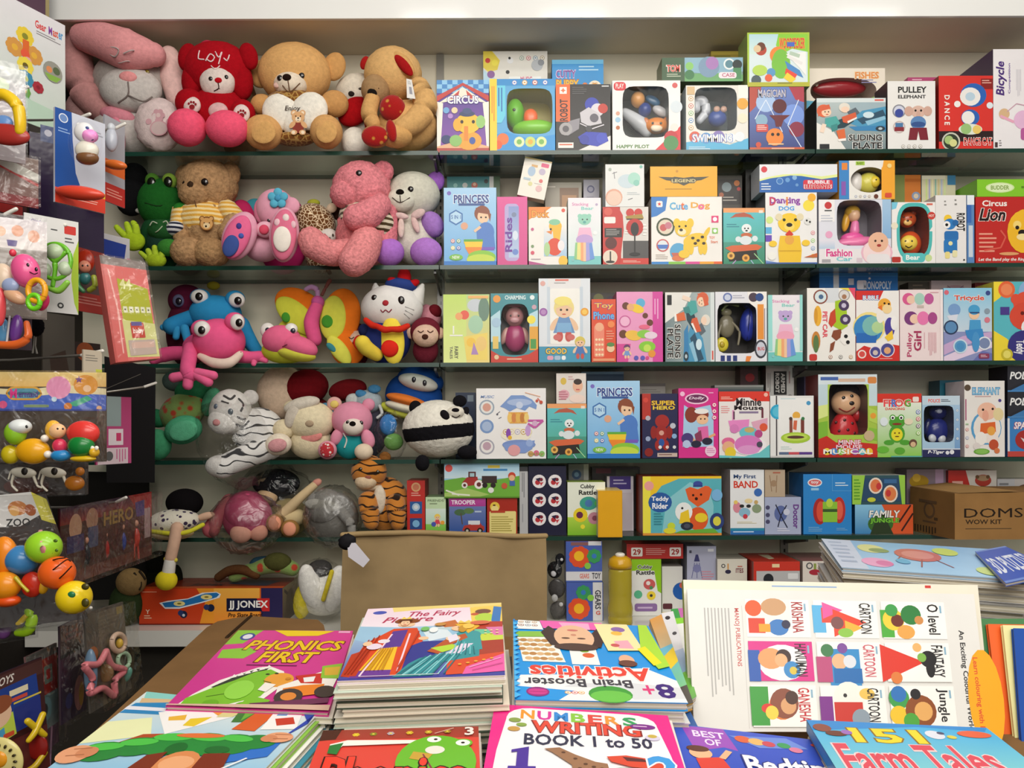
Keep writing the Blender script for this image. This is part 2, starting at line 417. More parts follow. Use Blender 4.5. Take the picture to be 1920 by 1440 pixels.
# ------------------------------------------------------------------ soft toys and figures (photo-measured, solid from every side)
import bmesh
ICO={}
def ico(n):
    if n not in ICO:
        bm=bmesh.new(); bmesh.ops.create_icosphere(bm,subdivisions=n,radius=1)
        bm.verts.ensure_lookup_table()
        ICO[n]=([v.co.copy() for v in bm.verts],[tuple(v.index for v in f.verts) for f in bm.faces]); bm.free()
    return ICO[n]
A=None
def B(name,cx,cy,rx,ry,col,dz=0,rz=None,rot=0,mat=None,egg=0,shag=0): return ('B',name,cx,cy,rx,ry,col,dz,rz,rot,mat,egg,shag)
def S(name,cx,cy,rx,ry,col,rz=None,rot=0,mat=None): return ('B',name,cx,cy,rx,ry,col,A,rz,rot,mat,0,0)
def K(name,col,pts,mat=None,shag=0): return ('K',name,col,pts,mat,shag)
def W(name,col,w,pts,mat=None): return ('W',name,col,w,pts,mat)
def D(name,pts,ops,h=0): return ('D',name,pts,ops,h)
def EY(x,y,r=7,c='140d0a'): return S('eye',x,y,r,r,c,mat='eye')
def toy(name,label,Y,parts,cat='soft toy',mat='plush',group=None,base=None,shag=0,root=None,dY=0,xm=0):
    s=Y/F
    xs=[];ys=[]
    for p in parts:
        if p[0]=='B': xs.append(p[2]); ys.append(p[3]+p[5])
        elif p[0]=='K': xs+= [q[0] for q in p[3]]; ys+=[q[1]+q[3] for q in p[3]]
    cx=sum(xs)/len(xs); by=max(ys)
    if root is None:
        O0=P(cx,by,Y); lows=[]
        for p in parts:
            if p[0]=='B' and p[7] is not None:
                a=math.radians(p[9]); ex=math.hypot(p[5]*math.cos(a),p[4]*math.sin(a)); lows.append(P(p[2],p[3],Y-p[7]*s).z-ex*s)
            elif p[0]=='K': lows+=[P(q[0],q[1],Y-q[2]*s).z-q[3]*s for q in p[3]]
        O0.z=min(lows)
        dzz=base-O0.z if base is not None else 0
        root=empty(name,O0+V((0,0,dzz))); tag(root,label,cat,group)
    else: O0=V(root.location)
    def loc(x,y,dz): 
        return P(x,y,Y+dY*(x-xm)-dz*s)-O0
    surf=[]
    def reg(x,y,rx,ry,r,dz,rz):
        q=loc(x,y,dz); surf.append((q.x/s,-q.z/s,rx,ry,r,dz,rz))
    def front(x,y):
        f=0; hit=None
        for it in range(4):
            q=loc(x,y,f); U,Vv=q.x/s,-q.z/s; best=None
            for (a,b,rx,ry,rot,dz,rz) in surf:
                dx,dy=U-a,Vv-b; c,sn=math.cos(rot),math.sin(rot)
                u=(dx*c+dy*sn)/rx; v=(-dx*sn+dy*c)/ry; t=1-u*u-v*v
                if t>=0:
                    g=dz+rz*math.sqrt(t)
                    if best is None or g>best: best=g
            if best is None: break
            f=best; hit=best
        return hit if hit is not None else 0
    last=root
    for p in parts:
        k,nm=p[0],p[1]; sub=nm.startswith('/'); par=last if sub else root; nm=nm.lstrip('/')
        m=M()
        if k=='B':
            _,_,x,y,rx,ry,col,dz,rz,rot,mt,egg,sg=p
            sg=sg or shag or (.014 if (mt or mat)=='plush' else 0)
            if rz is None: rz=min(rx,ry)*(.55 if dz is None else 1)
            if dz is None: dz=front(x,y)-rz*.25
            r=math.radians(rot); reg(x,y,rx,ry,r,dz,rz)
            n=6 if callable(col) else 4 if max(rx,ry)>16 else 3
            vs,fs=ico(n); c0=loc(x,y,dz); out=[]
            for v in vs:
                e=1+egg*v.z; q=V((v.x*rx*e,v.y*rz,v.z*ry))
                if sg: q*=1+sg*noise.noise(v*7+V((x,y,0)))+sg*.8*noise.noise(v*19+V((x,y,3)))
                # photo rot is clockwise on screen
                out.append(c0+V((q.x*math.cos(r)+q.z*math.sin(r),q.y,-q.x*math.sin(r)+q.z*math.cos(r)))*s)
            if callable(col):
                m.add(out,[],'fff')
                for f in fs:
                    q=(vs[f[0]]+vs[f[1]]+vs[f[2]])/3
                    m.f.append(f); m.c.append(col(q)); m.s.append(True); m.m.append(0)
            else: m.add(out,fs,col,True)
            o=m.build(nm,mt or mat,par)
        elif k=='K':
            _,_,col,pts,mt,sg=p
            pp=[]
            for (x,y,dz,r) in pts:
                reg(x,y,r,r,0,dz,r); pp.append(loc(x,y,dz))
            m.tube(pp,[q[3]*s for q in pts],col,n=16,sub=6)
            sg=sg or shag
            if sg: m.v=[tuple(V(v)+V((noise.noise(V(v)*60),noise.noise(V(v)*60+V((9,0,0))),noise.noise(V(v)*60+V((0,9,0)))))*sg*.05) for v in m.v]
            o=m.build(nm,mt or mat,par)
        elif k=='W':
            _,_,col,w,pts,mt=p
            m.tube([loc(q[0],q[1],(q[2] if len(q)>2 else front(q[0],q[1]))+w*.2) for q in pts],w*s/2,col,n=6,sub=4)
            o=m.build(nm,mt or 'matte',par)
        else:                              # printed patch lying on the front surface
            _,_,pts,ops,h=p
            mx=sum(x for x,y in pts)/4; my=sum(y for x,y in pts)/4
            dd=max(front(x,y) for x,y in list(pts)+[(mx,my)])+1+h
            fr=FR(*[loc(x,y,dd) for x,y in pts]); art(m,fr,ops); o=m.build(nm,'matte',par)
        if not sub: last=o
    return root
# ------------------------------------------------------------------ camera, light
cam=bpy.data.cameras.new('camera'); co=bpy.data.objects.new('camera',cam); C.objects.link(co)
cam.sensor_width=36; cam.lens=F/1920*36; cam.shift_y=80/1920; cam.clip_start=.05
r_=V((1,0,-ROLL)).normalized(); b_=V((0,-1,0)); u_=b_.cross(r_)
co.matrix_world=MX(((r_.x,u_.x,b_.x,0),(r_.y,u_.y,b_.y,0),(r_.z,u_.z,b_.z,EYE),(0,0,0,1)))
SC.camera=co
SC.view_settings.view_transform='Standard'; SC.view_settings.look='None'
w=bpy.data.worlds.new('shop'); SC.world=w; w.use_nodes=True
w.node_tree.nodes['Background'].inputs[0].default_value=(1,.97,.92,1); w.node_tree.nodes['Background'].inputs[1].default_value=.36
def lamp(x,y,z,sx,sy,e,aim=None,col=(1,.95,.87)):
    l=bpy.data.lights.new('ceiling_or_fill_light','AREA'); l.shape='RECTANGLE'; l.size=sx; l.size_y=sy; l.energy=e; l.color=col
    o=bpy.data.objects.new('ceiling_or_fill_light',l); C.objects.link(o); o.location=(x,y,z)
    if aim: o.rotation_euler=(V(aim)-V((x,y,z))).to_track_quat('-Z','Y').to_euler()
for x in (-.36,.3,.92,1.7): lamp(x,1.2,3.35,.3,.3,3.2)
lamp(.35,.1,3.3,2.6,.5,26,(.35,2.6,1.3))
lamp(.5,-1.4,3.0,3,.8,40,(.4,2.6,1.3))
lamp(.5,.55,3.0,1.6,.8,8,(.4,.9,.9))
lamp(-.3,-1.2,2.3,1.6,.8,15,(-.6,2.5,.95))  # added low fill lamp, brightens the lower left bay; not a ceiling fixture
# ------------------------------------------------------------------ setting
def struct(name,m,mat='wall',label=None):
    o=m.build(name,mat); o['kind']='structure'
    if label: o['label']=label
    return o
m=M(); m.box(-1.6,YB,0,2.6,YB+.06,3.5,'d8d1bd'); struct('wall_back',m,'wall','cream painted wall behind the glass shelves')
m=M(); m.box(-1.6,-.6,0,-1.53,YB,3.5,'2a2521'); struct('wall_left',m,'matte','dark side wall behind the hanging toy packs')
m=M(); m.box(-1.6,-.6,-.05,2.6,YB+.06,0,'4a423a'); struct('floor',m,'matte','dark floor')
zs=P(960,37,YF).z
m=M(); m.box(-1.525,YF,zs+.003,2.6,YB-.001,3.45,'d9cdb6'); struct('trim_1',m,'wall','boxed soffit over the shelves')
m=M(); m.box(-1.525,YF-.012,zs,2.6,YF-.0005,3.45,'efefec'); struct('trim_2',m,'gloss','glossy white fascia board above the shelves')
for k,py in ((1,282),(2,496.5),(3,679.5),(4,861),(5,1006)): SHELF[k]=P(960,py,YF).z
LZ=EYE-.633; SHELF[6]=LZ
BAY=[(('left',-1.28),(825.5)),(('middle',None),(1531)),(('right',None),(2080))]
for k in range(1,6):
    x0=-1.44
    for nm,px in (('left',825),('middle',1531),('right',2080)):
        x1=P(px,800,YF).x-.002
        m=M(); th=.0135; z=SHELF[k]
        m.box(x0,YF,z-th,x1,YB-.004,z,['123a2e','1f4a3c','123a2e','123a2e',None,None])
        m.add([(x0,YF,z),(x1,YF,z),(x1,YB-.004,z),(x0,YB-.004,z)],[(0,1,2,3)],'fff',mat=1)
        m.add([(x0,YF,z-th),(x1,YF,z-th),(x1,YB-.004,z-th),(x0,YB-.004,z-th)],[(3,2,1,0)],'fff',mat=1)
        o=m.build('glass_shelf',['plastic','glass'])
        tag(o,'green-edged glass shelf pane in the %s bay, %s from the top'%(nm,['topmost','second','third','fourth','fifth'][k-1]),'shelf','glass shelf panes')
        x0=x1+.004
for px,pos in ((826,'between the soft toys and the boxes'),(1467,'behind the right half of the boxes')):
    x=P(px,300,YB-.006).x
    m=M(); m.box(x-.013,YB-.011,.8,x+.013,YB-.0005,zs,'8f8c84'); 
    for i in range(70): m.box(x-.003,YB-.0115,.82+i*.026,x+.003,YB-.0108,.832+i*.026,'2a2826')
    root=m.build('shelf_upright','plastic'); tag(root,'grey slotted metal upright '+pos,'upright')
    for k in range(1,6):
        z=SHELF[k]-.0115; m=M()
        m.hexa([(x-.004,YF+.02,z),(x+.004,YF+.02,z),(x+.004,YF+.02,z-.012),(x-.004,YF+.02,z-.012),(x-.004,YB-.012,z),(x+.004,YB-.012,z),(x+.004,YB-.012,z-.05),(x-.004,YB-.012,z-.05)],'262422')
        m.build('bracket','plastic',root)
m=M(); m.box(-1.525,2.4,LZ-.05,2.5,YB-.002,LZ,'dcdad2'); tag(m.build('counter_ledge','gloss'),'white ledge under the lowest shelf','counter')
m=M(); m.box(-1.525,2.5,.03,2.5,YB-.01,LZ-.052,'38342e'); tag(m.build('base_cabinet','matte'),'dark base panel under the white ledge','cabinet')
# ------------------------------------------------------------------ row 1 (top shelf)
g='boxed toys on the top shelf'
b1=box('toy_box','circus tent box with a yellow elephant in a hat',819,150,917,281,'3a2f7a',shelf=1,d=.1,side='6a4aa0',top='8fc3e6',group=g,ops=
 GR(0,0,100,100,'3f338c','8a4fae')+R(0,0,100,18,'8ec8ee')+CK(0,0,100,18,10,3,'3d86c8')+PG('c23a34',0,30,50,8,100,30,100,22,50,4,0,22)+PG('f2ead8',3,32,50,10,97,32,80,30,50,24,20,30)+PG('c8403a',25,26,44,14,40,26)+PG('c8403a',56,14,75,26,60,26)
 +PG('f4eee2',0,30,12,32,10,60,6,100,0,100)+PG('f4eee2',100,30,88,32,92,60,96,100,100,100)+PG('e8b48a',0,92,30,86,70,86,100,92,100,100,0,100)+R(0,94,100,100,'b8453a')+T('CIRCUS',20,22,80,33,'f6f4fa','4a4a8c',.06,.04)
 +O(18,42,6,'6fa8dc')+O(34,42,6,'e6d3a8')+O(26,50,5,'b58ad0')+E(18,82,10,6,'23356e')+E(62,84,24,13,'e9a531')+E(60,60,24,14,'f2c235')+E(40,62,9,9,'eeb02c')+E(84,58,9,9,'9acb74')+R(52,64,60,84,'e78a2a')+E(48,58,3,2.5,'2a1a10')+E(70,58,3,2.5,'2a1a10')+E(58,47,15,4,'31406b')+E(58,43,9,4,'3b4b7c')+E(36,84,12,8,'8cc06a')+E(68,84,6,5,'3a58a8'))
b2=box('toy_box','blue and yellow window box with a green toy inside',918,148,1041,281,'5aa9dc',shelf=1,d=.13,side='3d8cc4',win=(61,44,35,31,5),inner='a99a3a',group=g,ops=
 R(0,0,11,100,'f2d33a')+R(11,0,100,9,'2f8fd0')+IC(38,5,85,5,4,4,['6a7ad0','e0a030','d05a4a'])+PG('6ad0e8',11,9,24,9,24,50,18,60,11,60)+T('ASTRONAUT',3,8,9,50,'e8552a',rot=90)+LV(13,12,22,46,2,'2a6ab8')+PG('2e97dc',0,78,25,72,60,82,100,76,100,100,0,100)+O(20,82,9,'e8753a')+O(12,90,7,'e85a2a')+O(45,86,8,'dfe9b8')+O(62,86,8,'c8dc7a')+O(79,86,8,'dfeaa8')+O(62,86,4,'e8b03a')+O(45,86,4,'7ab85a')+O(79,86,4,'7ab85a')+PG('f2d33a',0,0,11,0,11,100,0,100)+LV(3,10,9,60,2,'e8752a'))
b3=box('toy_box','black box with orange side strip and a blue robot',1042,158,1145,281,'221f20',shelf=1,d=.1,side='1a1a1c',group=g,ops=
 R(0,0,26,55,'f06a30')+R(7,4,20,14,'f6f2ea')+ST(13.5,9,5,'f06a30',4)+T('ROBOT',7,22,22,54,'2b1a14',rot=-90,b=.04)+LN(30,4,58,16,4,'58585a')+R(84,2,97,4,'c8c8c8')+PG('e8e4e0',34,100,100,76,100,100)+R(4,86,32,94,'f0ece6')+R(6,88,30,90,'d8684a')+
 O(66,30,13,'2e3eb0')+O(76,38,12,'d8d4dc')+O(86,36,9,'c2382c')+PG('c9c6cc',44,42,60,34,80,44,84,58,60,62,46,56)+PG('8f8c94',8,64,26,54,44,50,42,66,22,76,10,74)+O(18,66,12,'a5a2a4')+O(18,66,6,'55535a')+PG('2f3db4',40,78,56,70,92,72,96,84,76,92,48,88)+O(52,82,9,'2634a0')+O(84,80,10,'3b4ac2')+O(70,50,8,'5d5a66')+L('d8d4dc',2,44,58,66,66,88,60)+O(60,66,6,'3a3a40'))
b4=box('toy_box','white window box with red corner and a plane toy inside',1148,151,1276,281,'f1efec',shelf=1,d=.13,side='dedbd6',win=(49,44,34,36,6),inner='3f4a4a',group=g,ops=
 RR(2,2,20,14,5,'d8303a')+T('PLAY',5,4,17,11,'f8e8e4')+O(92,7,4,'d65a5a')+O(94,37,9,'d8e2e8')+O(8,55,4,'9ac4e0')+O(8,66,3,'b8683a')+O(8,46,3,'d8a088')+T('HAPPY PILOT',6,90,54,95,'5a8a4a',b=.03)+PG('d8303a',60,100,100,64,100,100)+O(86,80,10,'c22a34')+O(86,88,11,'4a8a4c')+O(91,66,6,'e8e4dc'))
b5=box('toy_box','pale box with grey swan-like toy and blue buttons in the window',1286,160,1403,281,'e6e4dc',shelf=1,d=.13,side='b9c4cc',win=(48,36,34,33,6),inner='3c5560',group=g,ops=
 IC(8,20,8,64,5,4,['c89a5a','c85a4a','7ab06a','4a8ac8'])+R(2,2,14,14,'d8b88a')+R(84,0,100,20,'f2efe6')+O(91,28,9,'e8a83a')+O(91,50,8,'f0e6cc')+PG('5ab4dc',0,86,30,82,70,90,100,80,100,100,0,100)+O(14,78,9,'d8604a')+O(32,80,9,'5a9ad0')+O(52,78,10,'8a7ab8')+O(72,80,8,'eaf2f4')+T('SWIMMING',10,74,74,86,'f4f2ee','5a7ac8',.06,.04)+O(86,78,8,'e8eef2')+LN(4,93,40,98,2,'dcecf4'))
b6=box('toy_box','dark blue and violet box with an orange round figure',1405,163,1508,280,'4a5a9c',shelf=1,d=.1,side='39406e',group=g,ops=
 GR(0,0,100,100,'6d86c8','3a4480')+PG('b84a3c',0,0,22,0,12,30,0,40)+PG('b03a4a',72,0,100,0,100,24,84,20)+O(30,24,18,'a8c4ea')+O(80,44,20,'7a9ae0')+O(86,66,14,'8c3048')+L('dfe9fa',1.5,10,50,30,20,60,70)+L('dfe9fa',1.5,90,20,70,60,96,96)+T('MAGICIAN',16,4,66,16,'c8c4d2','2a3050',.06,.03)+O(55,30,13,'5b1d22')+PG('6b2028',36,44,74,44,62,52,58,62,48,62,46,52)+O(22,52,11,'8ab0c8')+RR(12,58,34,70,3,'d04a48')+LN(14,60,32,68,3,'f0d8d0')+O(46,78,16,'ee8a3a')+O(42,74,3,'2a1a10')+O(52,74,3,'2a1a10')+R(34,88,62,90,'e8c89a')+R(0,94,100,100,'d0603a')+LN(40,95,96,99,1,'f0c0a0')+O(16,90,5,'d0503a'))
b7=box('toy_box','white box with a red toy fish in its window',1512,128,1660,281,'f0e6d6',shelf=1,d=.11,Y=2.635,side='d8c8b0',win=(47,24,42,14,2.4),inner='b9a79a',group=g,ops=
 T('FISHES',62,4,92,11,'e8914a','f6d8b0',.05,.03)+LN(70,12,90,17,2,'8a8ab8')+R(0,36,100,100,'4ba8ca')+PG('8ad04a',76,34,86,30,84,40,94,42,84,46,78,50,76,42,68,38)+PG('4ba8ca',0,34,40,37,80,34,100,38,100,46,0,46)+T('SHARK',3,39,16,43,'e8f4f8')+ST(82,38,5,'c8e04a'))
SLIDE=(GR(0,0,100,100,'b9c6c6','74868a')+PG('e8e6e0',0,46,24,62,44,100,0,100)+R(0,0,100,8,'d8e0e0')+R(84,2.5,97,5.5,'d8584a')+PG('9fb4bc',40,8,100,8,100,40,60,30)
 +PG('4b97bd',44,46,66,24,100,16,100,64,76,62)+PG('2b5068',58,40,96,22,100,34,66,50)+E(75,32,8,6,'cfe4ec')+PG('8fc0d8',70,44,98,34,100,40,74,52)+PG('3a84b8',46,54,100,52,100,62,56,62)+E(92,58,7,5,'2a3a44')+E(92,58,3,2.5,'b8c8d0')
 +PG('f0d8c4',30,44,44,38,48,44,34,52)+PG('23404a',26,44,46,34,54,44,40,56,28,58)+PG('4aa5a0',12,38,28,34,34,48,24,58,12,52)+PG('3a8a88',20,52,30,48,30,60,22,64)+E(10,24,10,12,'e2673a')+E(14,27,7,8,'f2cfb0')+PG('d85f3a',2,16,18,12,20,20,8,24,2,36)+O(12,26,1,'2a1a12')+O(17,26,1,'2a1a12')+E(15,31,2,1,'c8503c')+PG('f0d8c4',8,48,14,50,10,66,4,64)
 +E(40,18,8,9,'e2dcd0')+E(41,22,6,6,'f0d0b8')+PG('5a6670',44,26,56,18,62,28,50,38)+PG('d85f3a',36,36,56,27,58,38,44,48,38,46)+PG('f4f0ea',44,44,58,36,58,39,45,48)+PG('dc6a3a',28,62,40,58,42,78,32,80)+PG('f4f0ea',30,78,42,76,42,81,31,82)
 +R(4,87,18,96,'1d1f22')+T('SLIDING',46,69,94,81,'1c1a1a','f4f2ee',.08,.05)+T('PLATE',52,84,94,96,'1c1a1a','f4f2ee',.08,.05))
b8=box('toy_box','grey and teal box with a sliding toy figure',1531,184,1661,281,'8fa8ac',shelf=1,d=.1,side='2a2c2e',group=g,ops=SLIDE)
b9=box('toy_box','white box with an elephant in a blue shirt, two round inset pictures',1664,152,1754,281,'ebe9e6',shelf=1,d=.09,side='403c3e',top='d8d4d0',group=g,ops=
 T('PULLEY',22,8,82,17,'1a1818',b=.05)+T('ELEPHANT',22,20,80,25,'1a1818',b=.03)+RING(24,43,14,'8a8a94','cfd2e2')+O(24,46,9,'3a4a9a')+RING(24,66,13,'c8b8b4','e4dcdc')+PG('8a2a34',14,66,34,66,34,72,14,72)+PG('4a7aa8',16,60,32,60,32,66,16,66)+at(64,56,58,O(0,0,.26,'d8b4a4',ry=.22,dy=-.3)+O(0,0,.16,'cfa898',ry=.18,dx=-.34,dy=-.32)+O(0,0,.16,'cfa898',ry=.18,dx=.34,dy=-.32)+O(0,0,.08,'cfa898',ry=.2,dy=-.14)+O(0,0,.28,'5b86ba',ry=.24,dy=.1)+O(0,0,.26,'33528e',ry=.1,dy=.16)+R(-16,0,0,0,'8a2a34')[:0]+[('7c2230',[(0,0,-.3,.28),(0,0,.3,.28),(0,0,.36,.72),(0,0,.06,.72),(0,0,0,.4),(0,0,-.06,.72),(0,0,-.36,.72)])]+O(0,0,.04,'20140f',dx=-.1,dy=-.34)+O(0,0,.04,'20140f',dx=.1,dy=-.34))+IC(32,94,68,94,4,4,['a8a4a0'])+LN(36,97,64,98.5,1,'b8b4b0'))
b10=box('toy_box','red box with a plain blue and white rounded toy on it',1760,142,1862,281,'d8342c',shelf=1,d=.16,side='8e241e',top='b02a24',group=g,ops=
 R(0,74,100,88,'2a1718')+R(78,4,100,18,'8a1f1c')+LN(80,6,98,12,2,'e8b0a0')+O(64,26,24,'2d62b4',ry=22)+O(58,28,19,'ece8e4',ry=17)+O(58,28,9,'b8d0e0',ry=8)+O(58,56,17,'2d62b4',ry=15)+O(54,56,12,'efece8',ry=12)+O(58,76,22,'dfe6d8',ry=10,dy=-6)+O(50,74,10,'9ac07a',dy=-4)+O(70,75,8,'e8c86a',dy=-4)+O(34,38,6,'efece8')+O(94,40,6,'dfe8ee')+T('D A N C E',10,26,20,66,'f2ece4',rot=90,b=.04)+R(10,40,20,42,'d8342c')+O(22,88,17,'c8c8b8')+O(22,88,14,'2e3a2a')+O(18,86,8,'a8c47a')+O(26,90,7,'d8d890')+T('DANCE CAT',46,83,97,93,'d43a30','f4eeea',.08,.05)+R(0,98,100,100,'a82822'))
b11=box('toy_box','tall white box with purple vertical lettering, dark purple side',1862,92,1990,281,'ece8ea',shelf=1,d=.2,side='3a2a48',top='5a4a6a',group=g,ops=
 T('Bicycle',4,12,20,46,'4a2a78',rot=-90,b=.03,sh=.2)+T('Competition',22,14,26,44,'6a4a98',rot=-90)+LV(34,20,42,48,4,'c8c4cc')+O(16,64,8,'d8b48a')+L('e8a8c0',4,10,66,30,72,44,70)+O(44,70,14,'e4b8d8')+RR(40,78,60,90,4,'b85a9a')+L('c8a0b0',1.5,20,62,34,54,48,56)+R(2,92,6,97,'4a3a3a')+LN(8,90,12,97,3,'8a8488'),sops=[('left',GR(0,0,100,100,'4a3a5a','2a1c34')+O(40,60,20,'7a5a4a'))])
box('toy_box','white panda-print box standing behind the blue and yellow window box',906,96,1027,281,'e4e0d6',shelf=1,d=.06,Y=2.665,side='8a9aa8',group=g,ops=
 PG('e8d24a',0,0,14,0,26,8,22,16,8,18,0,14)+O(7,8,4,'c83a34')+O(18,10,5,'f0e04a')+PG('b8d8e8',0,16,20,24,30,30,0,30)+O(42,8,5,'e8e8e8')+O(41,6,2,'20201f')+O(38,18,3,'222')+O(12,20,6,'8a5a98')+IC(60,6,92,6,4,3.5,['7a9a8a','c85a6a','5a8aa8','a8946a'])+O(84,12,9,'b8bcc0')+O(90,10,5,'8a8e94')+R(40,22,90,28,'f0f0ec')+T('MUSIC',58,22,76,27,'d05a7a',b=.03)+O(46,26,3,'1c1c1c'))
box('toy_box','bright blue box with a puppy behind the black robot box',1035,112,1132,281,'2b93d6',shelf=1,d=.07,Y=2.65,side='2378b4',top='5ab4e8',group=g,ops=
 R(0,0,100,4,'6abce8')+T('CUTTY',8,10,46,17,'7a3a9a','e8d8f0',.06,.04)+T('PUPPY',8,19,52,27,'f0c03a','b85a1a',.06,.05)+LN(52,6,92,12,2,'b8e0f6')+O(64,28,6,'e0834a')+O(64,24,5,'d8743a')+O(83,26,13,'f2e8d0')+BEAR(83,26,14,'d89a4a'))
tb=box('toy_box','long dark green and blue box leaning on the white-framed window boxes',1241,108,1393,158,'7a9e96',on=b4,d=.09,Y=2.53,side='4a5a34',group=g,ops=
 R(0,0,28,100,'3a5a3a')+T('TOM',6,30,22,60,'d84a3a','f2e8e0',.08,.05)+LN(6,68,24,84,2,'c8d0b8')+PG('8ab4c8',28,0,100,0,100,60,60,70,28,60)+PG('6aa86a',28,70,60,64,100,72,100,100,28,100)+O(34,36,5,'8ac86a')+O(34,72,6,'3a7a4a')+O(58,40,13,'7a98b4')+O(62,24,8,'a87ab8')+O(83,28,7,'e8f0f0')+O(83,28,5,'5a8a98')+O(93,30,6,'23302e')+R(88,44,98,90,'4a8a5a')+RR(70,62,92,88,3,'efe4e8')+T('CASE',74,66,90,82,'b85a7a'))
pb=box('toy_box','pale green parrot box topmost of its stack beneath the soffit',1401,61,1518,162,'cfe2b0',on=b6,d=.1,side='9ab06a',top='b8cc7a',group=g,ops=
 R(0,0,100,100,'a8c838')+R(3,3,97,92,'d8e8ea')+GR(3,3,50,40,'b8dce8','d4eae0')+PG('8ccf3a',50,3,97,3,97,36,72,30,56,40,46,24)+T('WOODPECKER',52,10,92,30,'d84a3a','e8b83a',.08,.05,sh=.2)+R(64,18,76,26,'4a6ac8')+O(22,32,9,'b8432e')+O(22,26,7,'6a3a22')+O(16,30,6,'e0c8a0')+O(50,42,14,'ef8a3a')+O(54,58,15,'7cc242',ry=24)+PG('4a8ac8',60,52,84,70,90,84,66,72)+PG('e84a3a',62,66,80,78,76,86,60,76)+PG('f2d23a',64,74,78,86,70,94,58,84)+PG('f4f2f0',62,40,94,36,94,80,84,66)+L('e8e6e4',5,64,44,88,58)+L('b8ccb8',6,68,38,84,44)+O(38,74,7,'5a9ac8')+O(34,84,6,'e8603a')+E(20,70,12,10,'b8d85a')+O(14,88,8,'4a5a5e')+R(0,92,100,100,'b8b838')+LN(48,93,80,97,1,'6a6a2a'))
box('toy_box','mustard yellow box just behind the dark green and blue box',1333,96,1393,281,'b9a24a',shelf=1,d=.05,Y=2.685,group=g,ops=R(0,0,100,3,'d8c45a')+LN(10,4,80,7,2,'6a7a3a'))
box('toy_box','magenta box peeping over the elephant box',1702,145,1757,281,'b84a7a',shelf=1,d=.07,Y=2.66,group=g,ops=LN(15,2,60,5,1,'f0c0d4'))
# toys behind the windows
def fig(label,Y,parts,cat='toy',base=None,name='toy_figure',mat='plastic',group=None): return toy(name,label,Y,parts,cat,mat,group,base)
fig('lime green rounded toy animal with an orange star inside the blue and yellow box',2.575,[B('body',1003,243,42,17,'7fcb2c',rz=22),B('head',966,213,17,27,'69b82c',rz=20),B('star',995,219,13,15,'ef6a2f',dz=10,rz=6),EY(964,206,3)])
fig('silver toy plane with a pilot in the white window box',2.58,[K('fuselage','c9ccd2',[(1172,212,-5,9),(1200,232,0,14),(1212,248,0,10)]),B('pilot_head',1196,187,13,15,'d99a55',dz=6),B('pilot_body',1209,206,12,13,'24408c',dz=6),B('propeller',1224,188,15,8,'27628c',dz=0,rz=4,rot=30),B('tail',1238,209,16,9,'c4c3c6',rz=7,rot=30)])
fig('orange toy dog face beside the toy plane in the white window box',2.568,[B('head',1231,236,22,15,'e58a37',rz=14),S('muzzle',1231,240,11,7,'f6e2c8'),S('ear',1213,228,5,8,'c46a22',rot=-30),S('ear',1248,226,5,8,'c46a22',rot=30),EY(1224,231,2.5),EY(1239,231,2.5)])
fig('white curved neck toy with blue button block in the pale box window',2.58,[K('neck','cdd2da',[(1312,226,0,7),(1324,208,0,8),(1318,190,0,9),(1306,190,0,8),(1305,204,0,8)]),B('body',1345,222,17,15,'2c4c9a',rz=12),B('button',1344,205,6,6,'c9a08c',dz=8,rz=4),B('button',1357,205,6,6,'c9a08c',dz=8,rz=4)])
fig('dark red scaly toy fish in the box behind the sliding figure box',2.68,[B('body',1573,166,50,16,'9c1f28',rz=14),B('tail',1640,163,16,13,'8a1a24',rz=5,rot=20),B('fin',1570,150,24,9,'7c1822',rz=4),S('eye',1532,160,3,3,'e8d8c0')])
# ------------------------------------------------------------------ row 2
g='boxed toys on the second shelf'
PRIN=(GR(0,0,100,100,'a8d2f2','6fb2e6')+O(10,7,4,'7a6ac0')+T('PRINCESS',19,9,86,20,'20408c','f2f6fc',.08,.06)+R(28,20,78,23,'3a5a98')+
 [('3f74b4',[(23,38,15*math.cos(a*pi/3+pi/6),15*math.sin(a*pi/3+pi/6)) for a in range(6)]),('b9dcf4',[(23,38,12*math.cos(a*pi/3+pi/6),12*math.sin(a*pi/3+pi/6)) for a in range(6)])]+T('5 IN 1',14,35,32,40,'3a6ab0')+O(39,49,7,'e0a88a')
 +O(73,33,15,'8c4a30')+O(75,37,11,'f0c8a4',ry=13)+PG('8c4a30',60,26,74,24,90,34,88,44,84,34,66,32)+O(71,38,1.8,'2a1a12')+O(80,38,1.8,'2a1a12')+E(80,57,16,13,'4f7fca')+PG('4f7fca',62,54,94,54,98,78,64,78)+L('f0c8a4',5,58,56,70,50)+R(66,76,96,80,'7a5ac0')
 +PG('5fae3c',38,66,74,66,74,71,38,71)+PG('f2cc34',38,69,74,69,72,77,42,77)+PG('ef8a2c',40,76,73,76,66,88,50,88)+E(72,89,27,9,'8cc83c')+E(70,92,27,7,'c8dc4a')+IC(17,68,28,68,2,4,['c85a6a','6aa86a'])+IC(17,77,28,77,2,4,['e8d86a','4a5ac0'])+O(23,89,13,'7ac04a',ry=6)+T('NEW',16,87,30,91,'f2f8e8'))
def prin(x0,y0,x1,y1,sh,lab,g): return box('toy_box',lab,x0,y0,x1,y1,'86bdea',shelf=sh,d=.09,side='4a8ac8',top='5a9ad4',group=g,ops=PRIN+R(0,94,100,100,'2a7ac8'))
c1=prin(832,352,931,496,2,'light blue box with a girl in a blue dress, beside the purple-limbed bear',g)
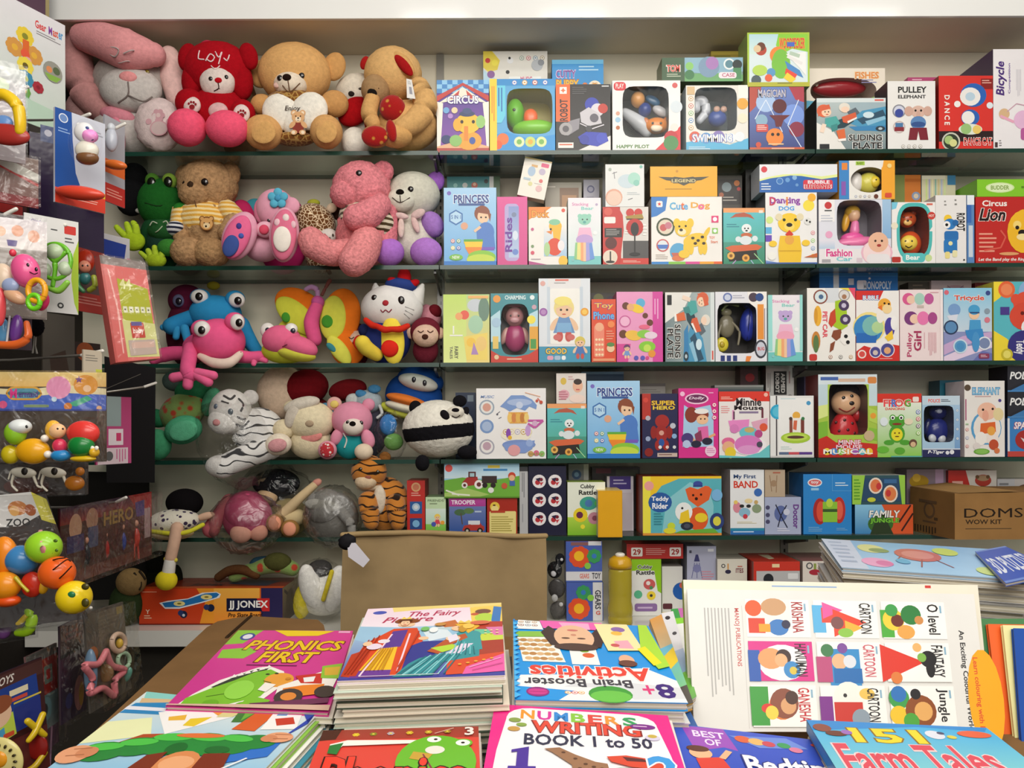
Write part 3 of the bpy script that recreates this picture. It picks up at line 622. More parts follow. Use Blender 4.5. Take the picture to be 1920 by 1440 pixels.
c2=box('toy_box','magenta box with rainbow lettering down a clear panel',932,369,989,496,'dd4f94',shelf=2,d=.09,side='c03a7c',top='e86aa8',group=g,ops=GR(0,0,100,100,'e0559c','d4478c')+RR(25,10,72,93,14,'b8a8d8')+GR(38,14,72,88,'8a9ad0','b8cce8')+T('Rides',26,30,50,80,'6a2a9c',rot=-90,b=.06)+O(60,56,9,'d8e4f4',ry=16)+O(60,80,10,'6a8ad0')+O(56,26,8,'7a86a8'))
c3=box('toy_box','white and orange box with a yellow-headed duck',991,388,1063,496,'f0ece6',shelf=2,d=.08,side='e8d8c8',group=g,ops=
 PG('f08a32',0,0,60,0,40,10,20,14,0,22)+T('Duck',8,6,54,18,'f4a83a','a84a1a',.08,.05)+O(91,6,5,'e05a4a')+GR(40,30,100,84,'f0ece6','a8cce8')+O(70,33,17,'f4bb34',ry=15)+O(68,26,15,'86c6a0',ry=8)+PG('f4bb34',62,36,86,36,80,66,66,60)+O(58,38,3,'2a1a10')+PG('e8842a',46,42,62,40,60,47)+E(68,68,20,15,'de4a2c')+E(85,66,9,9,'ece8ea')+E(48,72,8,12,'b0d49a')+E(90,92,12,9,'f2c23a')+O(10,38,4,'c85a8a')+O(10,67,4,'7a9a6a')+O(10,78,5,'d8506a')+PG('b84a8a',0,92,60,100,0,100)+LN(6,88,40,92,1,'b8a8b0'))
STK=lambda hc,bg,al:(GR(0,0,100,100,'f0e8ee','d4ece8')+R(0,86,100,100,bg)+T('Stacking',12,7,62,13,'d88ab8',b=.02)+T('Bear',40,13,78,18,'8ad0c8',b=.03)+O(87,10,4,'b8a8c8')+O(50,32,20,hc,ry=17)+O(36,27,7,hc)+O(64,27,7,hc)+O(44,32,2.5,'3a4a4a')+O(58,32,2.5,'3a4a4a')+O(50,36,5,'5aa8a0',ry=4)+PG('f0b8d4',34,44,68,44,74,58,28,58)+E(50,62,26,8,al)+PG('e8e08a',22,66,38,66,38,92,18,90)+PG('8fc98a',22,66,28,66,26,92,18,90)+PG('f0a878',38,66,50,66,50,94,38,93)+PG('f2c8a0',46,66,54,66,54,94,46,94)+PG('a6a2de',54,66,72,66,78,90,54,94)+PG('6c98dc',64,68,72,66,80,90,66,92)+O(82,52,6,'f4f4f4')+O(14,92,4,'8ac8c4'))
c4=box('toy_box','pastel box with a mint bear on rainbow stacking rings',1065,371,1127,496,'e4ecec',shelf=2,d=.08,side='b8dcd8',group=g,ops=STK('93d0ba','7acbc8','c3a3d8'))
c5=box('toy_box','red and black box with a punch ball stand',1130,388,1216,496,'b52a26',shelf=2,d=.09,side='8a1f1c',group=g,ops=
 R(38,0,100,100,'dcd8d2')+R(44,58,100,88,'4e4c4c')+PG('c6302a',0,0,34,0,44,14,46,40,40,80,40,100,0,100)+RR(3,17,28,28,3,'efeae4')+R(4,36,42,52,'262422')+LN(7,38,38,50,4,'a8a4a0')+O(12,8,9,'d8584a')+O(18,62,13,'5a1a18')+O(16,86,16,'e8d8c4')+O(16,94,10,'201c1c',ry=3)+R(15,76,18,92,'201c1c')+O(54,10,9,'c8302a',dx=6)+O(78,10,9,'c8302a')+PG('a88a3a',50,16,86,12,90,20,52,22)+R(52,20,88,22,'3a2a1a')+O(70,35,19,'bf2a26')+O(70,38,9,'1a1818',ry=15)+R(68.5,48,71.5,80,'1a1818')+O(70,81,12,'181616',ry=4)+LN(88,30,97,52,4,'f6f4f0')+LN(48,40,56,48,2,'f6f4f0')+PG('d03a30',40,88,100,88,100,100,36,100)+LN(44,92,84,96,2,'f0c8b8'))
c6=box('toy_box','white box with a spotted yellow dog and ball',1221,369,1354,494,'efece6',shelf=2,d=.11,side='d8d2c8',group=g,ops=
 PG('2f7cc8',0,0,23,0,20,20,8,28,0,30)+RR(7,6,16,15,2,'f0ece8')+ST(11.5,10.5,3,'d83a34')+T('Cute',26,8,52,19,'58a8dc',b=.06)+T('C',26,8,34,19,'5ab0d8',b=.06)+T('t',42,8,47,19,'e8743a',b=.06)+T('Dog',56,8,83,19,'e8a83a',b=.06)+T('o',66,11,75,19,'e86a9a',b=.06)+RING(20,44,13,'3a4a30','e0d2bc')+O(17,45,5,'c85a5a')+O(24,42,5,'c87a8a')+RING(16,71,9,'c85a5a','dfe6ea')+PG('4a7ac8',8,70,24,70,22,76,10,76)+R(85,28,95,38,'e0407a')+O(90,33,3,'fff')+R(86,46,94,54,'8ac85a')+O(90,50,2.5,'fff')+T('TOY',82,58,90,62,'e8886a')+T('Start',84,64,94,68,'e8886a')+
 O(38,80,12,'58a8d4')+PG('c86a5a',28,82,48,82,44,92,32,92)+O(38,90,9,'e07a4a',ry=4)+DOGA(56,58,50,'f0c83a','3a2a1c')+E(46,84,8,6,'f0c83a')+R(0,95,24,100,'3a8ad0')+R(24,95,48,100,'8ac850')+R(48,95,68,100,'e0509a')+R(68,95,88,100,'f0a83a')+R(88,95,100,100,'e86a3a')+LN(6,84,24,92,3,'d8d0c8'))
SKB=(R(0,0,100,8,'f0a468')+GR(0,8,100,70,'5fc0c8','58b4a0')+GR(0,60,100,100,'4a9a88','3a8a6a')+PG('b55a44',16,18,30,10,50,8,66,12,76,20,60,16,30,16)+R(86,4,96,9,'f4e0d0')+LN(8,28,40,36,2,'3a8a98')+O(56,36,12,'eaf0f0',ry=11)+O(52,36,2,'2a2a2a')+O(60,36,2,'2a2a2a')+O(56,40,3,'2a2a2a',ry=2)+O(56,48,14,'c86a44',ry=6)+O(54,57,15,'dfe8ea',ry=11)+O(36,55,7,'dfe8ea')+O(76,54,7,'dfe8ea')+PG('d8683e',4,70,20,66,80,64,94,68,84,74,20,78)+PG('2a2420',10,78,80,74,84,90,14,94)+O(18,84,9,'e8b45a')+O(18,84,4,'8a5a20')+O(54,88,9,'e8a84a')+O(54,88,4,'8a5a20')+L('a8e0a0',2,74,80,96,98)+L('c8a0d8',2,30,92,20,100)+L('b4c8e8',2,66,92,74,100))
c7=box('toy_box','turquoise box with white toy dog on orange skateboard, beside the spotted dog box',1356,390,1434,494,'58b4b4',shelf=2,d=.09,side='3a7a78',group=g,ops=SKB)
c8=box('toy_box','white box with a big yellow standing dog and a sun',1435,361,1532,494,'edecea',shelf=2,d=.1,side='6a6a70',group=g,ops=
 T('Dancing',8,6,68,18,'8a3aa0','e8d8f0',.07,.05,sh=-.1)+T('D',8,6,20,18,'c83a5a',b=.06)+T('i',40,6,44,18,'e8903a',b=.06)+T('DOG',26,19,56,25,'4a9ae0','dff0fa',.06,.06)+O(84,18,11,'f4de4a')+O(90,7,8,'f2b43a')+O(8,38,7,'d4e88a')+R(0,48,12,57,'5ab0e0')+R(0,59,12,68,'6a4ab8')+IC(92,56,92,88,4,4,['d85a7a','8ac86a','6a9ad8','e8c84a'])+O(82,40,7,'e0e0dc')+O(80,39,2,'222')+O(86,41,2,'222')
 +O(46,42,22,'f4cc38',ry=19)+O(26,34,7,'e4d8b4')+O(67,34,7,'e4d8b4')+O(46,47,10,'f6da6a',ry=8)+O(46,45,6,'1c1612',ry=4)+O(36,38,3,'2a3a1a')+O(58,38,3,'2a3a1a')+PG('d83a2c',46,52,54,58,46,63,38,58)+PG('f0c432',28,60,66,60,70,80,68,97,26,97,24,80)+O(14,71,8,'f2ca3a',ry=6)+O(78,70,8,'f2ca3a',ry=6)+O(46,66,9,'e8a848')+R(26,80,68,82,'d8aa28')+O(12,88,8,'f0efe8')+PG('7a9ad0',0,94,30,98,30,100,0,100)+PG('c8683a',74,90,100,84,100,90)+R(0,97,100,100,'4a6ab0'))
c9=box('toy_box','pale lilac window box with a blonde doll in a pink car inside',1535,374,1671,492,'dfe0ea',shelf=2,d=.12,side='c8cad8',win=(56,36,31,35,5),inner='77747c',group=g,ops=
 R(0,0,22,34,'f0eeee')+O(13,9,5,'c83a3a')+R(8,16,18,18,'4a4a4a')+LN(3,24,20,36,3,'c0c4d0')+O(14,54,5,'e8a8c8')+GR(0,62,22,80,'e4e0ea','a8c8e0')+GR(88,0,100,60,'a8c8e4','8ab4dc')+R(0,76,64,100,'e8e4e6')+T('Fashion',10,76,46,88,'d8408c','f6f0f2',.06,.05)+T('Car',24,88,46,95,'7ac8d0',b=.05)+O(80,82,22,'e8b8c8',ry=17)+O(80,82,19,'f2d8d8')+O(82,66,14,'eab89a')+O(78,64,1.6,'3a2018')+O(87,64,1.6,'3a2018')+O(83,71,3,'a83a34',ry=2)+RR(66,84,98,99,6,'e6e2e4')+R(4,92,16,97,'a8a4a8')+R(52,90,60,97,'d8c8d0'))
c10=box('toy_box','white box with a teal-rimmed window and an orange bear toy inside',1672,379,1754,491,'efece9',shelf=2,d=.11,side='d8d4d0',win=(52,47,34,40,3.2),inner='7a4038',group=g,ops=
 [('4fb8b4',[(52+41*math.cos(t)/((abs(math.cos(t))**3.2+abs(math.sin(t))**3.2)**(1/3.2)) ,47+46*math.sin(t)/((abs(math.cos(t))**3.2+abs(math.sin(t))**3.2)**(1/3.2)),0,0) for t in [2*pi*i/40 for i in range(40)]]+[(52+34*math.cos(t)/((abs(math.cos(t))**3.2+abs(math.sin(t))**3.2)**(1/3.2)) ,47+40*math.sin(t)/((abs(math.cos(t))**3.2+abs(math.sin(t))**3.2)**(1/3.2)),0,0) for t in [-2*pi*i/40 for i in range(41)]])]
 +PG('7ac8e0',0,0,14,0,10,10,0,12)+R(80,2,94,5,'d86a5a')+O(91,22,9,'c8423a')+T('HOT',85,20,97,24,'f4e0d4')+RR(24,82,76,97,8,'5ac0c0')+T('Bear',32,85,64,93,'f2f4f0',b=.05)+RR(0,88,20,97,3,'b8362e')+O(84,90,8,'c8dc9a')+O(6,38,8,'e8e0c8'))
c11=box('toy_box','narrow white box with a blue robot and sideways black lettering',1754,366,1812,491,'e9e6e4',shelf=2,d=.12,side='c8c6c4',group=g,ops=
 T('ROBOT',68,26,96,52,'1c1a1a',rot=90,b=.05)+LN(28,8,36,18,2,'8a8884')+LN(62,6,70,18,2,'8a8884')+O(40,34,13,'f0c83a')+O(46,42,20,'2f7cc0',ry=18)+O(36,43,12,'f2f0ee')+O(36,43,5,'1a1a1a')+RR(28,52,74,66,8,'2a70b4')+RR(26,64,70,84,8,'2b78bc')+O(48,70,7,'e8e0a8')+RR(30,82,46,92,5,'e8d88a')+RR(54,80,70,90,5,'e8e0b0')+O(64,40,10,'2668a8')+O(92,94,3,'3a3a3a'))
box('toy_box','thin blue and white box edge beside the sideways-lettered robot box',1813,366,1827,491,'5a86bc',shelf=2,d=.1,group=g,ops=R(0,0,100,14,'e8eef4')+R(0,14,60,40,'3a6ab4')+R(20,44,80,90,'c8d4e0'))
c12=box('toy_box','red box with gold lion head and white script lettering',1829,369,1985,491,'bf2722',shelf=2,d=.11,side='8a1c18',group=g,ops=
 T('Circus',8,5,38,14,'f4ece6',b=.03)+T('Lion',4,17,36,36,'241010','f4ece4',.07,.05,sh=.25)+LN(4,54,26,86,5,'e89a84')+L('d85a4a',2,30,50,36,60,30,76,10,80)+O(58,52,20,'f0b928',ry=26)+O(58,30,9,'f0b928')+O(50,42,5,'f6d878')+O(50,46,2.4,'20120a')+O(62,46,2.4,'20120a')+O(56,54,5,'20120a',ry=4)+O(56,60,7,'f6e0a0',ry=4)+T('Let the Band play the Ring',3,91,60,97,'f6eee8',sh=.2)+E(40,85,12,2.5,'e0a06a'))
box('toy_box','small tilted cream box with tiny pictures propped on the magenta box',969,297,1021,376,'ece7dc',d=.04,Y=2.53,on=c2,side='b8ac98',top='c8b890',group=g,ops=
 R(0,0,100,4,'c8b078')+RR(64,8,92,18,3,'e05a84')+R(30,16,52,22,'d8a868')+O(34,34,14,'a8c0d8',ry=18)+O(72,30,12,'c0b4cc',ry=12)+O(74,54,7,'d86a6a')+O(38,66,8,'d8d49a')+O(72,74,12,'e0b8b8')+LN(52,62,90,64,1,'a8a4a0')+R(10,52,36,58,'b0c4d0')).rotation_euler=(0,.21,0)
d1=box('toy_box','grey-white sketch-print box on top of the punch ball box',1135,308,1208,386,'e2e4e2',on=c5,d=.08,side='b8b8b4',group=g,ops=
 O(56,40,24,'c8d8e0',ry=18)+O(74,34,16,'a8d8c8')+O(80,44,8,'8ac8b8')+L('6a6a72',1.5,22,18,24,34)+L('6a6a72',1.5,18,22,30,18)+O(22,78,22,'e0a890')+O(22,80,19,'e8c8b4')+L('6a6a72',1.5,58,84,70,80)+O(92,6,4,'7ac0b0')+LN(56,66,90,74,2,'c4cccf')+O(12,12,4,'a8b4a8'))
d2=box('toy_box','yellow-orange box with dark winged emblem on the spotted dog box',1219,312,1345,370,'f0ad1c',on=c6,d=.1,side='4a3a2a',top='d89a20',group=g,ops=
 PG('4a4a3c',12,34,34,36,36,34,50,38,64,34,66,36,88,34,76,46,68,48,66,56,58,56,50,64,42,56,34,56,32,48,24,46)+T('LEGEND',32,42,68,53,'d8c890','2a2a22',.06,.05)+LN(22,74,76,78,1,'8a6a20')+O(40,16,2,'c88a18'))
d3=box('toy_box','long white and blue wavy box above the yellow dog box',1424,308,1570,361,'e9ebee',on=c8,d=.09,side='c8ccd4',group=g,ops=
 PG('e4ee9a',10,46,30,36,54,34,80,44,100,36,100,46,80,54,54,44,30,46,0,60,0,54)+PG('2766b4',0,60,14,50,40,40,54,42,80,54,100,46,100,100,0,100)+O(6,18,4,'d8404a')+O(26,60,4.5,'8ab4e0')+O(26,60,3.5,'3a78c0')+O(36,56,3,'6aa0d8')+O(45,48,3,'8ab8e0')+O(48,74,2,'6a9ad0')+RR(56,56,94,90,3,'d8384a')+T('BUBBLE',62,58,90,70,'f0eef4','d84a5a',.06,.04)+T('ELEPHANTS',58,73,92,87,'c8303a','f4eef0',.06,.04)+LN(2,68,15,96,3,'dfe8f4'))
d4=box('toy_box','blue white and orange box with yellow chick toy in an oval window',1573,301,1678,374,'eceae4',on=c9,d=.1,side='c88a2a',win=(55,50,34,33,2),inner='8a7a5a',group=g,ops=
 R(0,0,18,100,'3d86c8')+R(76,0,100,100,'f2a832')+PG('eceae4',76,0,80,0,78,16,76,20)+R(5,6,15,24,'e88a3a')+R(4,54,12,90,'8a5ab0')+R(30,2,46,12,'a8cc4a')+T('BABY',32,4,44,10,'5a7a1a')+IC(30,93,54,93,4,2.5,['7a8ab0','9a8a7a'])+O(66,93,4,'6a3a2a')+RR(82,84,94,96,2,'d8503a')+O(90,14,4,'f6d88a'))
d5=box('toy_box','bright green box with oval mark on top of the red lion box',1832,336,1975,369,'84c72a',on=c12,d=.14,side='6aa820',top='74b824',group=g,ops=E(30,48,19,30,'cfe8a0')+E(30,48,17,25,'dff0c0')+T('BUDDER',18,36,42,60,'7a9a3a',b=.02)+LN(58,40,74,70,1,'5a8a1a'),sops=[('top',R(0,0,100,100,'66a81e'))])
box('toy_box','teal box with small dolls pictured behind the girl-in-blue box',838,331,938,495,'2f8080',shelf=2,d=.05,Y=2.66,side='3a4a3a',group=g,ops=GR(0,0,80,16,'2a7a7c','4a9a98')+R(80,0,88,100,'d8d8d0')+R(88,0,100,100,'3a5a34')+O(52,9,6,'b84a3a')+O(52,8,3,'e0b090')+O(16,9,4,'8ac0b8')+O(34,9,5,'c8c8c0')+O(74,5,4,'222'))
box('toy_box','beige box with brown picture behind the duck box',1022,342,1091,495,'aaa294',shelf=2,d=.05,Y=2.65,group=g,ops=R(40,6,92,44,'8a6a52')+R(46,14,86,30,'b88a64')+LN(6,4,36,8,1,'dcd4c8')+R(30,40,70,50,'8a4a64'))
box('toy_box','small grey-lilac box with round mark behind the pastel box',1094,337,1124,495,'c0bccb',shelf=2,d=.05,Y=2.66,group=g,ops=O(46,10,24,'5a5a88')+O(46,10,16,'b0acc4')+LN(20,18,80,22,2,'9a96ac'))
box('toy_box','dark box with skull-like grey art right of the yellow emblem box',1346,329,1392,494,'4a443e',shelf=2,d=.05,Y=2.64,group=g,ops=R(6,4,94,30,'353030')+O(36,12,20,'8a9aa0')+O(78,8,12,'c8743a')+O(86,14,8,'b83a3a')+LN(20,22,80,28,2,'b8b0a8')+O(14,20,10,'b86a4a'))
box('toy_box','olive and orange box behind the chick box',1676,328,1727,490,'c8742e',shelf=2,d=.09,Y=2.63,side='7a8a4a',group=g,ops=R(0,0,40,100,'7c8648')+O(82,22,16,'8a9ab8')+O(82,22,9,'d8c8b0')+R(42,4,100,7,'b4621f'))
box('toy_box','multicolour pinstripe box behind the teal-rimmed window box',1728,329,1792,490,'d4cfb0',shelf=2,d=.08,Y=2.63,side='4a7a9a',group=g,ops=sum([R(12+i*9,4,16+i*9,100,c) for i,c in enumerate(['c8dc8a','a8a8d0','e8e0b0','88b8a8','d8c890','b8c0d8','d0e0a0'])],[])+R(76,0,100,10,'3f7fa8')+R(0,0,70,4,'e4dfc8'))
box('travel_case','black rounded case behind the white and blue wavy box',1398,318,1432,495,'1d1a1a',shelf=2,d=.08,Y=2.62,cat='case',group=None,ops=O(50,16,40,'2c2828'))
fig('yellow toy chick in an egg behind the oval window',2.565,[B('egg_shell',1627,344,20,20,'d8d05a',rz=16),B('head',1640,341,10,11,'e8cc3a',dz=12,rz=7),B('shell_cap',1604,343,13,20,'e8e4e0',rz=12),S('beak',1648,343,4,3,'d88a4a'),EY(1643,337,1.6)])
fig('blonde doll in a pink dress seated in a pink toy car inside the lilac box',2.585,[B('head',1601,404,11,13,'f0c29c'),B('hair',1598,398,14,13,'e7b53e',dz=-4),B('ponytail',1586,415,7,20,'e2ab36',dz=-6,rot=10),K('torso','ea7fb4',[(1603,420,0,7),(1602,434,0,9)]),B('skirt',1598,448,22,12,'ee5fa8',rz=14),B('car_body',1615,458,52,14,'f07fb2',rz=20),B('car_wheel',1590,470,11,11,'3a3236',dz=16,rz=5),B('car_wheel',1650,470,9,9,'3a3236',dz=14,rz=5)])
fig('orange-red toy bear with a yellow face ball behind the teal-rimmed window',2.575,[B('body',1706,458,20,24,'cc5026',rz=16),B('head',1701,412,16,15,'c4532a',rz=13),B('ear',1690,399,6,6,'b5451f',rz=4),B('ear',1713,399,6,6,'b5451f',rz=4),S('muzzle',1702,417,8,6,'f0c070'),S('nose',1702,414,2.5,2,'20120a'),B('ball',1704,456,16,15,'f2d352',dz=10,rz=10),EY(1695,407,1.8),EY(1708,407,1.8),EY(1698,452,1.8),EY(1710,452,1.8),W('smile','2a1a12',1.6,[(1698,461),(1704,464),(1710,461)])])
# ------------------------------------------------------------------ row 3
g='boxed toys on the third shelf'
def turn(ops,d=1):   # quarter-turned artwork (for boxes standing on their side)
    o=[]
    for q in ops:
        if q[0]=='text':
            _,s,x0,y0,x1,y1,c,b,sh,rot=q; o.append(('text',s,100-y1,x0,100-y0,x1,c,b,sh,90))
        elif q[0] in('line','lo'): o.append(q)
        else: o.append((q[0],[(100-y,x,-b,a) for x,y,a,b in q[1]]))
    return o
e1=box('toy_box','yellow-green box with faint fairy pictures, leftmost on its shelf',831,552,918,679,'d9e88a',shelf=3,d=.09,side='b8cc5a',group=g,ops=
 GR(0,0,50,100,'c4e06a','e4ee9a')+GR(50,0,100,100,'b8d890','f0d884')+O(70,16,18,'c8d0d8',ry=14)+O(88,22,12,'6a8a78',ry=26)+O(46,30,10,'e8604a')+O(34,32,8,'f0a86a')+O(70,44,16,'a8d0b0',ry=20)+PG('f2d86a',44,62,96,56,96,96,50,96)+O(60,70,10,'f4c84a')+O(82,72,12,'f0cc7a',ry=16)+PG('b08ac0',60,88,66,70,76,88)+L('f4f4ec',3,22,46,22,58)+L('f4f4ec',3,14,60,42,60)+T('TALES',14,76,20,94,'6a6a5a',rot=90)+T('FAIRY',24,76,32,94,'5a5a4a',rot=90)+R(54,2,98,6,'f2b86a'))
e2=box('toy_box','teal and red window box with a brown-haired doll in pink',920,550,1009,678,'3a8f9a',shelf=3,d=.12,side='2a6a74',win=(51,52,30,37,4),inner='3a2a30',group=g,ops=
 PG('b8dce8',0,34,20,24,20,70,0,70)+PG('b8dce8',100,24,82,30,82,60,100,60)+R(82,48,100,82,'e8a838')+R(84,66,96,80,'4a9a4a')+PG('cc3a2a',0,82,20,90,50,92,80,88,100,80,100,100,0,100)+T('CHARMING',30,3,74,9,'dff0f0',b=.03)+O(13,8,8,'e8983a')+O(88,6,5,'e8f4f4')+O(86,38,9,'f2e04a')+O(92,20,5,'c8a0b0')+O(12,42,10,'a8c8e0')+R(4,62,16,80,'e8c86a')+O(12,92,5,'e8c8a0')+LN(34,94,76,98,1,'f0c8a8'))
e3=box('toy_box','tall white box with a blond builder boy doll, blue band below',1010,522,1107,678,'e6e4e4',shelf=3,d=.1,side='c8cccf',group=g,ops=
 R(0,0,18,80,'dfe4ea')+R(82,0,100,80,'dfe4ea')+R(16,10,22,78,'c8d4e0')+R(80,10,86,78,'c8d4e0')+RR(22,12,80,78,4,'f2f0ea')+R(32,1,58,3,'e06a5a')+LN(30,5,60,7,1,'8a8a8a')+O(8,6,5,'e0a8a0')+O(9,40,8,'9a5aa8')+O(9,40,5,'b888c0')+O(89,40,8,'e8a02a')+O(89,40,5,'f4c85a')+
 KID(49,52,66,'ecd88a','6a94c4','ecc4a0','c8504a')+PG('7fb0d8',36,53,62,53,64,64,34,64)+O(36,70,8,'d06a66',ry=6)+O(62,70,8,'d06a66',ry=6)+O(47,27,17,'f0e07a',ry=9)+R(0,81,100,100,'3f97b8')+T('GOOD',13,83,54,90,'f2c84a','3a2a1a',.06,.06)+RR(16,92,28,97,3,'e0a0b8')+RR(30,92,42,97,3,'a8c0d8')+RR(44,92,52,97,3,'f0f0f0')+KID(80,84,34,'d8c45a','4a74b4','ecc4a0','c8504a'))
e4=box('toy_box','small orange-red box with a toy telephone',1109,561,1155,676,'df4f2c',shelf=3,d=.08,side='b03a1e',group=g,ops=T('Toy',12,6,90,16,'f4c04a','5a2a9a',.06,.05)+T('Phone',8,20,94,32,'6ab4e8','5a2a9a',.06,.05)+RR(10,42,52,92,8,'ee8a70')+O(32,44,18,'f0b08a')+sum([O(20+12*i,64+8*j,5,'f6dcb0') for i in range(3) for j in range(4)],[])+O(80,40,14,'f08a4a')+LN(60,50,94,66,4,'f0a080')+O(78,78,16,'f0c8a0')+O(78,72,16,'5a8a4a',ry=9)+R(6,94,94,98,'e89a70'))
e5=box('toy_box','pink box with tumbling cartoon children',1156,547,1243,676,'ea9cc6',shelf=3,d=.1,side='c85a98',top='c8408a',group=g,ops=
 R(78,0,100,100,'d648a0')+LV(82,10,94,40,2,'f0b0d8')+O(52,16,10,'5ab0d8')+O(20,20,8,'6a3a24')+O(44,24,16,'f2cc3a',ry=9,rot=20)+O(30,22,8,'eab07a')+O(62,34,6,'6a3a24')+O(72,44,7,'6a3a24')+RING(18,42,13,'c8609a','eeb4d2')+O(14,60,9,'6a3a24')+O(36,62,18,'f0c04a',ry=11,rot=10)+O(60,60,16,'8ccc4a',ry=9)+O(74,62,14,'e8d0e0',ry=8)+O(66,78,18,'8acc3a',ry=12)+O(66,80,8,'c4e05a')+O(76,88,8,'e8983a')+O(60,50,12,'e86a8a',ry=5)+PG('d84a98',0,74,30,74,24,100,0,100)+KID(22,86,24,'6a3a6a','7a9ad0')+O(42,94,5,'5a5ab8')+O(56,94,5,'5a5ab8')+O(66,94,4,'d84a8a'))
e6=box('toy_box','grey and teal sliding-figure box standing on its end, lettering running down',1247,548,1340,674,'8fa8ac',shelf=3,d=.1,side='2a2c2e',group=g,ops=turn(SLIDE))
e7=box('toy_box','dark window box with grey insects and a blue beetle toy',1341,547,1438,676,'e4e4ea',shelf=3,d=.12,side='c8c8d2',win=(42,52,38,36,7),inner='2a2624',group=g,ops=
 O(24,8,9,'6a7ab0')+O(24,8,6,'c8d0e4')+LN(34,5,58,11,2,'a8a8b8')+PG('f2ede8',62,0,100,0,100,24,80,24,66,16)+O(74,8,9,'4a3a4a')+O(86,8,8,'2a4a8a')+R(82,18,94,68,'e8943a')+LV(95,24,98,84,1,'8a6a5a')+O(88,82,12,'3a3a44',ry=18)+O(88,82,9,'c8ccd8',ry=14)+T('BUG',82,79,95,84,'c83a3a',b=.05)+R(10,91,18,99,'2a3a7a')+R(22,91,30,99,'2a3a7a')+R(34,91,42,99,'2a3a7a')+PG('e8843a',60,92,70,92,66,100,58,100))
e8=box('toy_box','aqua box with a lilac bear on rainbow stacking rings',1440,553,1505,676,'e4ecec',shelf=3,d=.09,side='b8dcd8',group=g,ops=R(0,0,100,100,'7cd0cc')+at(50,50,1,[])+STK('c0a6d8','74c8c4','f0a8c0')+R(0,0,12,84,'9adcd6')+R(92,0,100,84,'9adcd6'))
DC=(R(0,0,100,100,'ece8e4')+PG('e8d44a',0,0,24,0,14,10,0,30)+O(22,22,16,'6a5a58')+O(22,22,12,'c8e0e4')+O(24,82,14,'a8a09a')+O(24,82,10,'d8d0c8')+T('PET',32,20,44,40,'e0405a',b=.05)+CAR(50,40,42,'a9c92c')+O(40,26,9,'c8402a')+O(34,52,18,'5a3a9a')[:0]+DOGA(76,40,36,'ede8e2','20201f','7a3a22')+E(34,74,14,8,'e8b03a')+E(80,76,18,6,'7a9a5a')+E(80,76,13,3,'d86a3a')+IC(94,20,94,80,3,4,['d0402c','8a8a8a','c8884a']))
e9=box('toy_box','white box turned on end with a green toy car and spotted dog',1513,540,1604,676,'ece8e4',shelf=3,d=.1,side='8a8680',top='d8d4ce',group=g,ops=
 R(0,0,100,100,'efece6')+R(38,0,66,20,'d8dce0')+PG('e8d44a',66,0,90,0,100,14,94,6,80,3)+PG('e0506a',86,0,100,0,100,16)+O(28,12,15,'8a4a3c')+O(28,12,12,'d8e4e6')+O(29,12,5,'4a6a90')+O(77,10,12,'a8a09a')+O(77,10,10,'dcd8d4')+O(77,12,5,'a87a5a')+E(22,38,8,14,'ecb23a')+E(18,38,4,11,'d89a2c')+T('PET CAR',32,32,42,68,'e04a5a',rot=90,b=.05)+PG('a5c828',58,18,70,16,74,24,82,30,84,52,70,58,54,52,50,40,58,30)+PG('c8472a',48,34,58,28,60,46,50,54,44,48)+O(76,24,11,'4a3a5c')+O(76,24,5,'c8c0d8')+O(79,43,11,'4a3a5c')+O(79,43,5,'c8c0d8')+PG('8a4a30',54,58,70,56,72,66,60,72,50,66)+PG('f0ece6',70,62,82,60,86,76,76,78,68,72)+O(80,66,4,'1c1a1a')+O(84,74,4,'1c1a1a')+PG('8a4a30',48,76,58,72,54,84,46,88)+E(18,72,9,13,'c8843a')+E(18,76,6,12,'5a7a48')+RR(4,90,20,99,4,'c83a34')+IC(48,94,90,94,3,4,['9a5a3a','5a5a5a','b88a4a']))
e10=box('toy_box','white and red box with a duck and clear blue ball',1605,545,1686,675,'efece8',shelf=3,d=.1,side='c83a30',group=g,ops=
 R(0,0,55,13,'d2302a')+PG('d2302a',55,0,64,0,54,13)+T('BUBBLE',16,7,52,13,'e8f0f4','3a6ab0',.08,.04)+E(30,52,38,22,'f0dc8a')+E(28,54,34,20,'3a86c4')+PG('2a6ab8',0,60,50,60,46,74,0,74)+E(38,50,24,14,'7ab8b4')+O(50,52,14,'b4d49a')+E(56,36,9,10,'f0eae2')+O(66,20,15,'ecaa3c')+O(72,26,11,'f2d49a')+PG('e8742a',50,24,60,20,60,28)+O(66,18,2.5,'20120a')+O(76,19,2.5,'20120a')+E(78,52,12,14,'4a3f9a')+E(88,46,8,10,'f2f0ee')+PG('f2c83a',66,66,84,56,86,68,74,72)+PG('d2302a',0,86,18,78,40,82,60,82,80,76,100,78,100,100,0,100)+O(13,90,10,'f0e0d8')+O(13,90,7,'d8504a')+O(44,87,14,'e8e0e8')+O(44,87,12,'4a4a90')+O(72,84,17,'e8e0e8')+O(72,84,15,'4a4a90')+O(44,88,6,'d0c0b8')+O(72,85,8,'e0a878')+LN(54,96,94,98,1,'f0c0b8'))
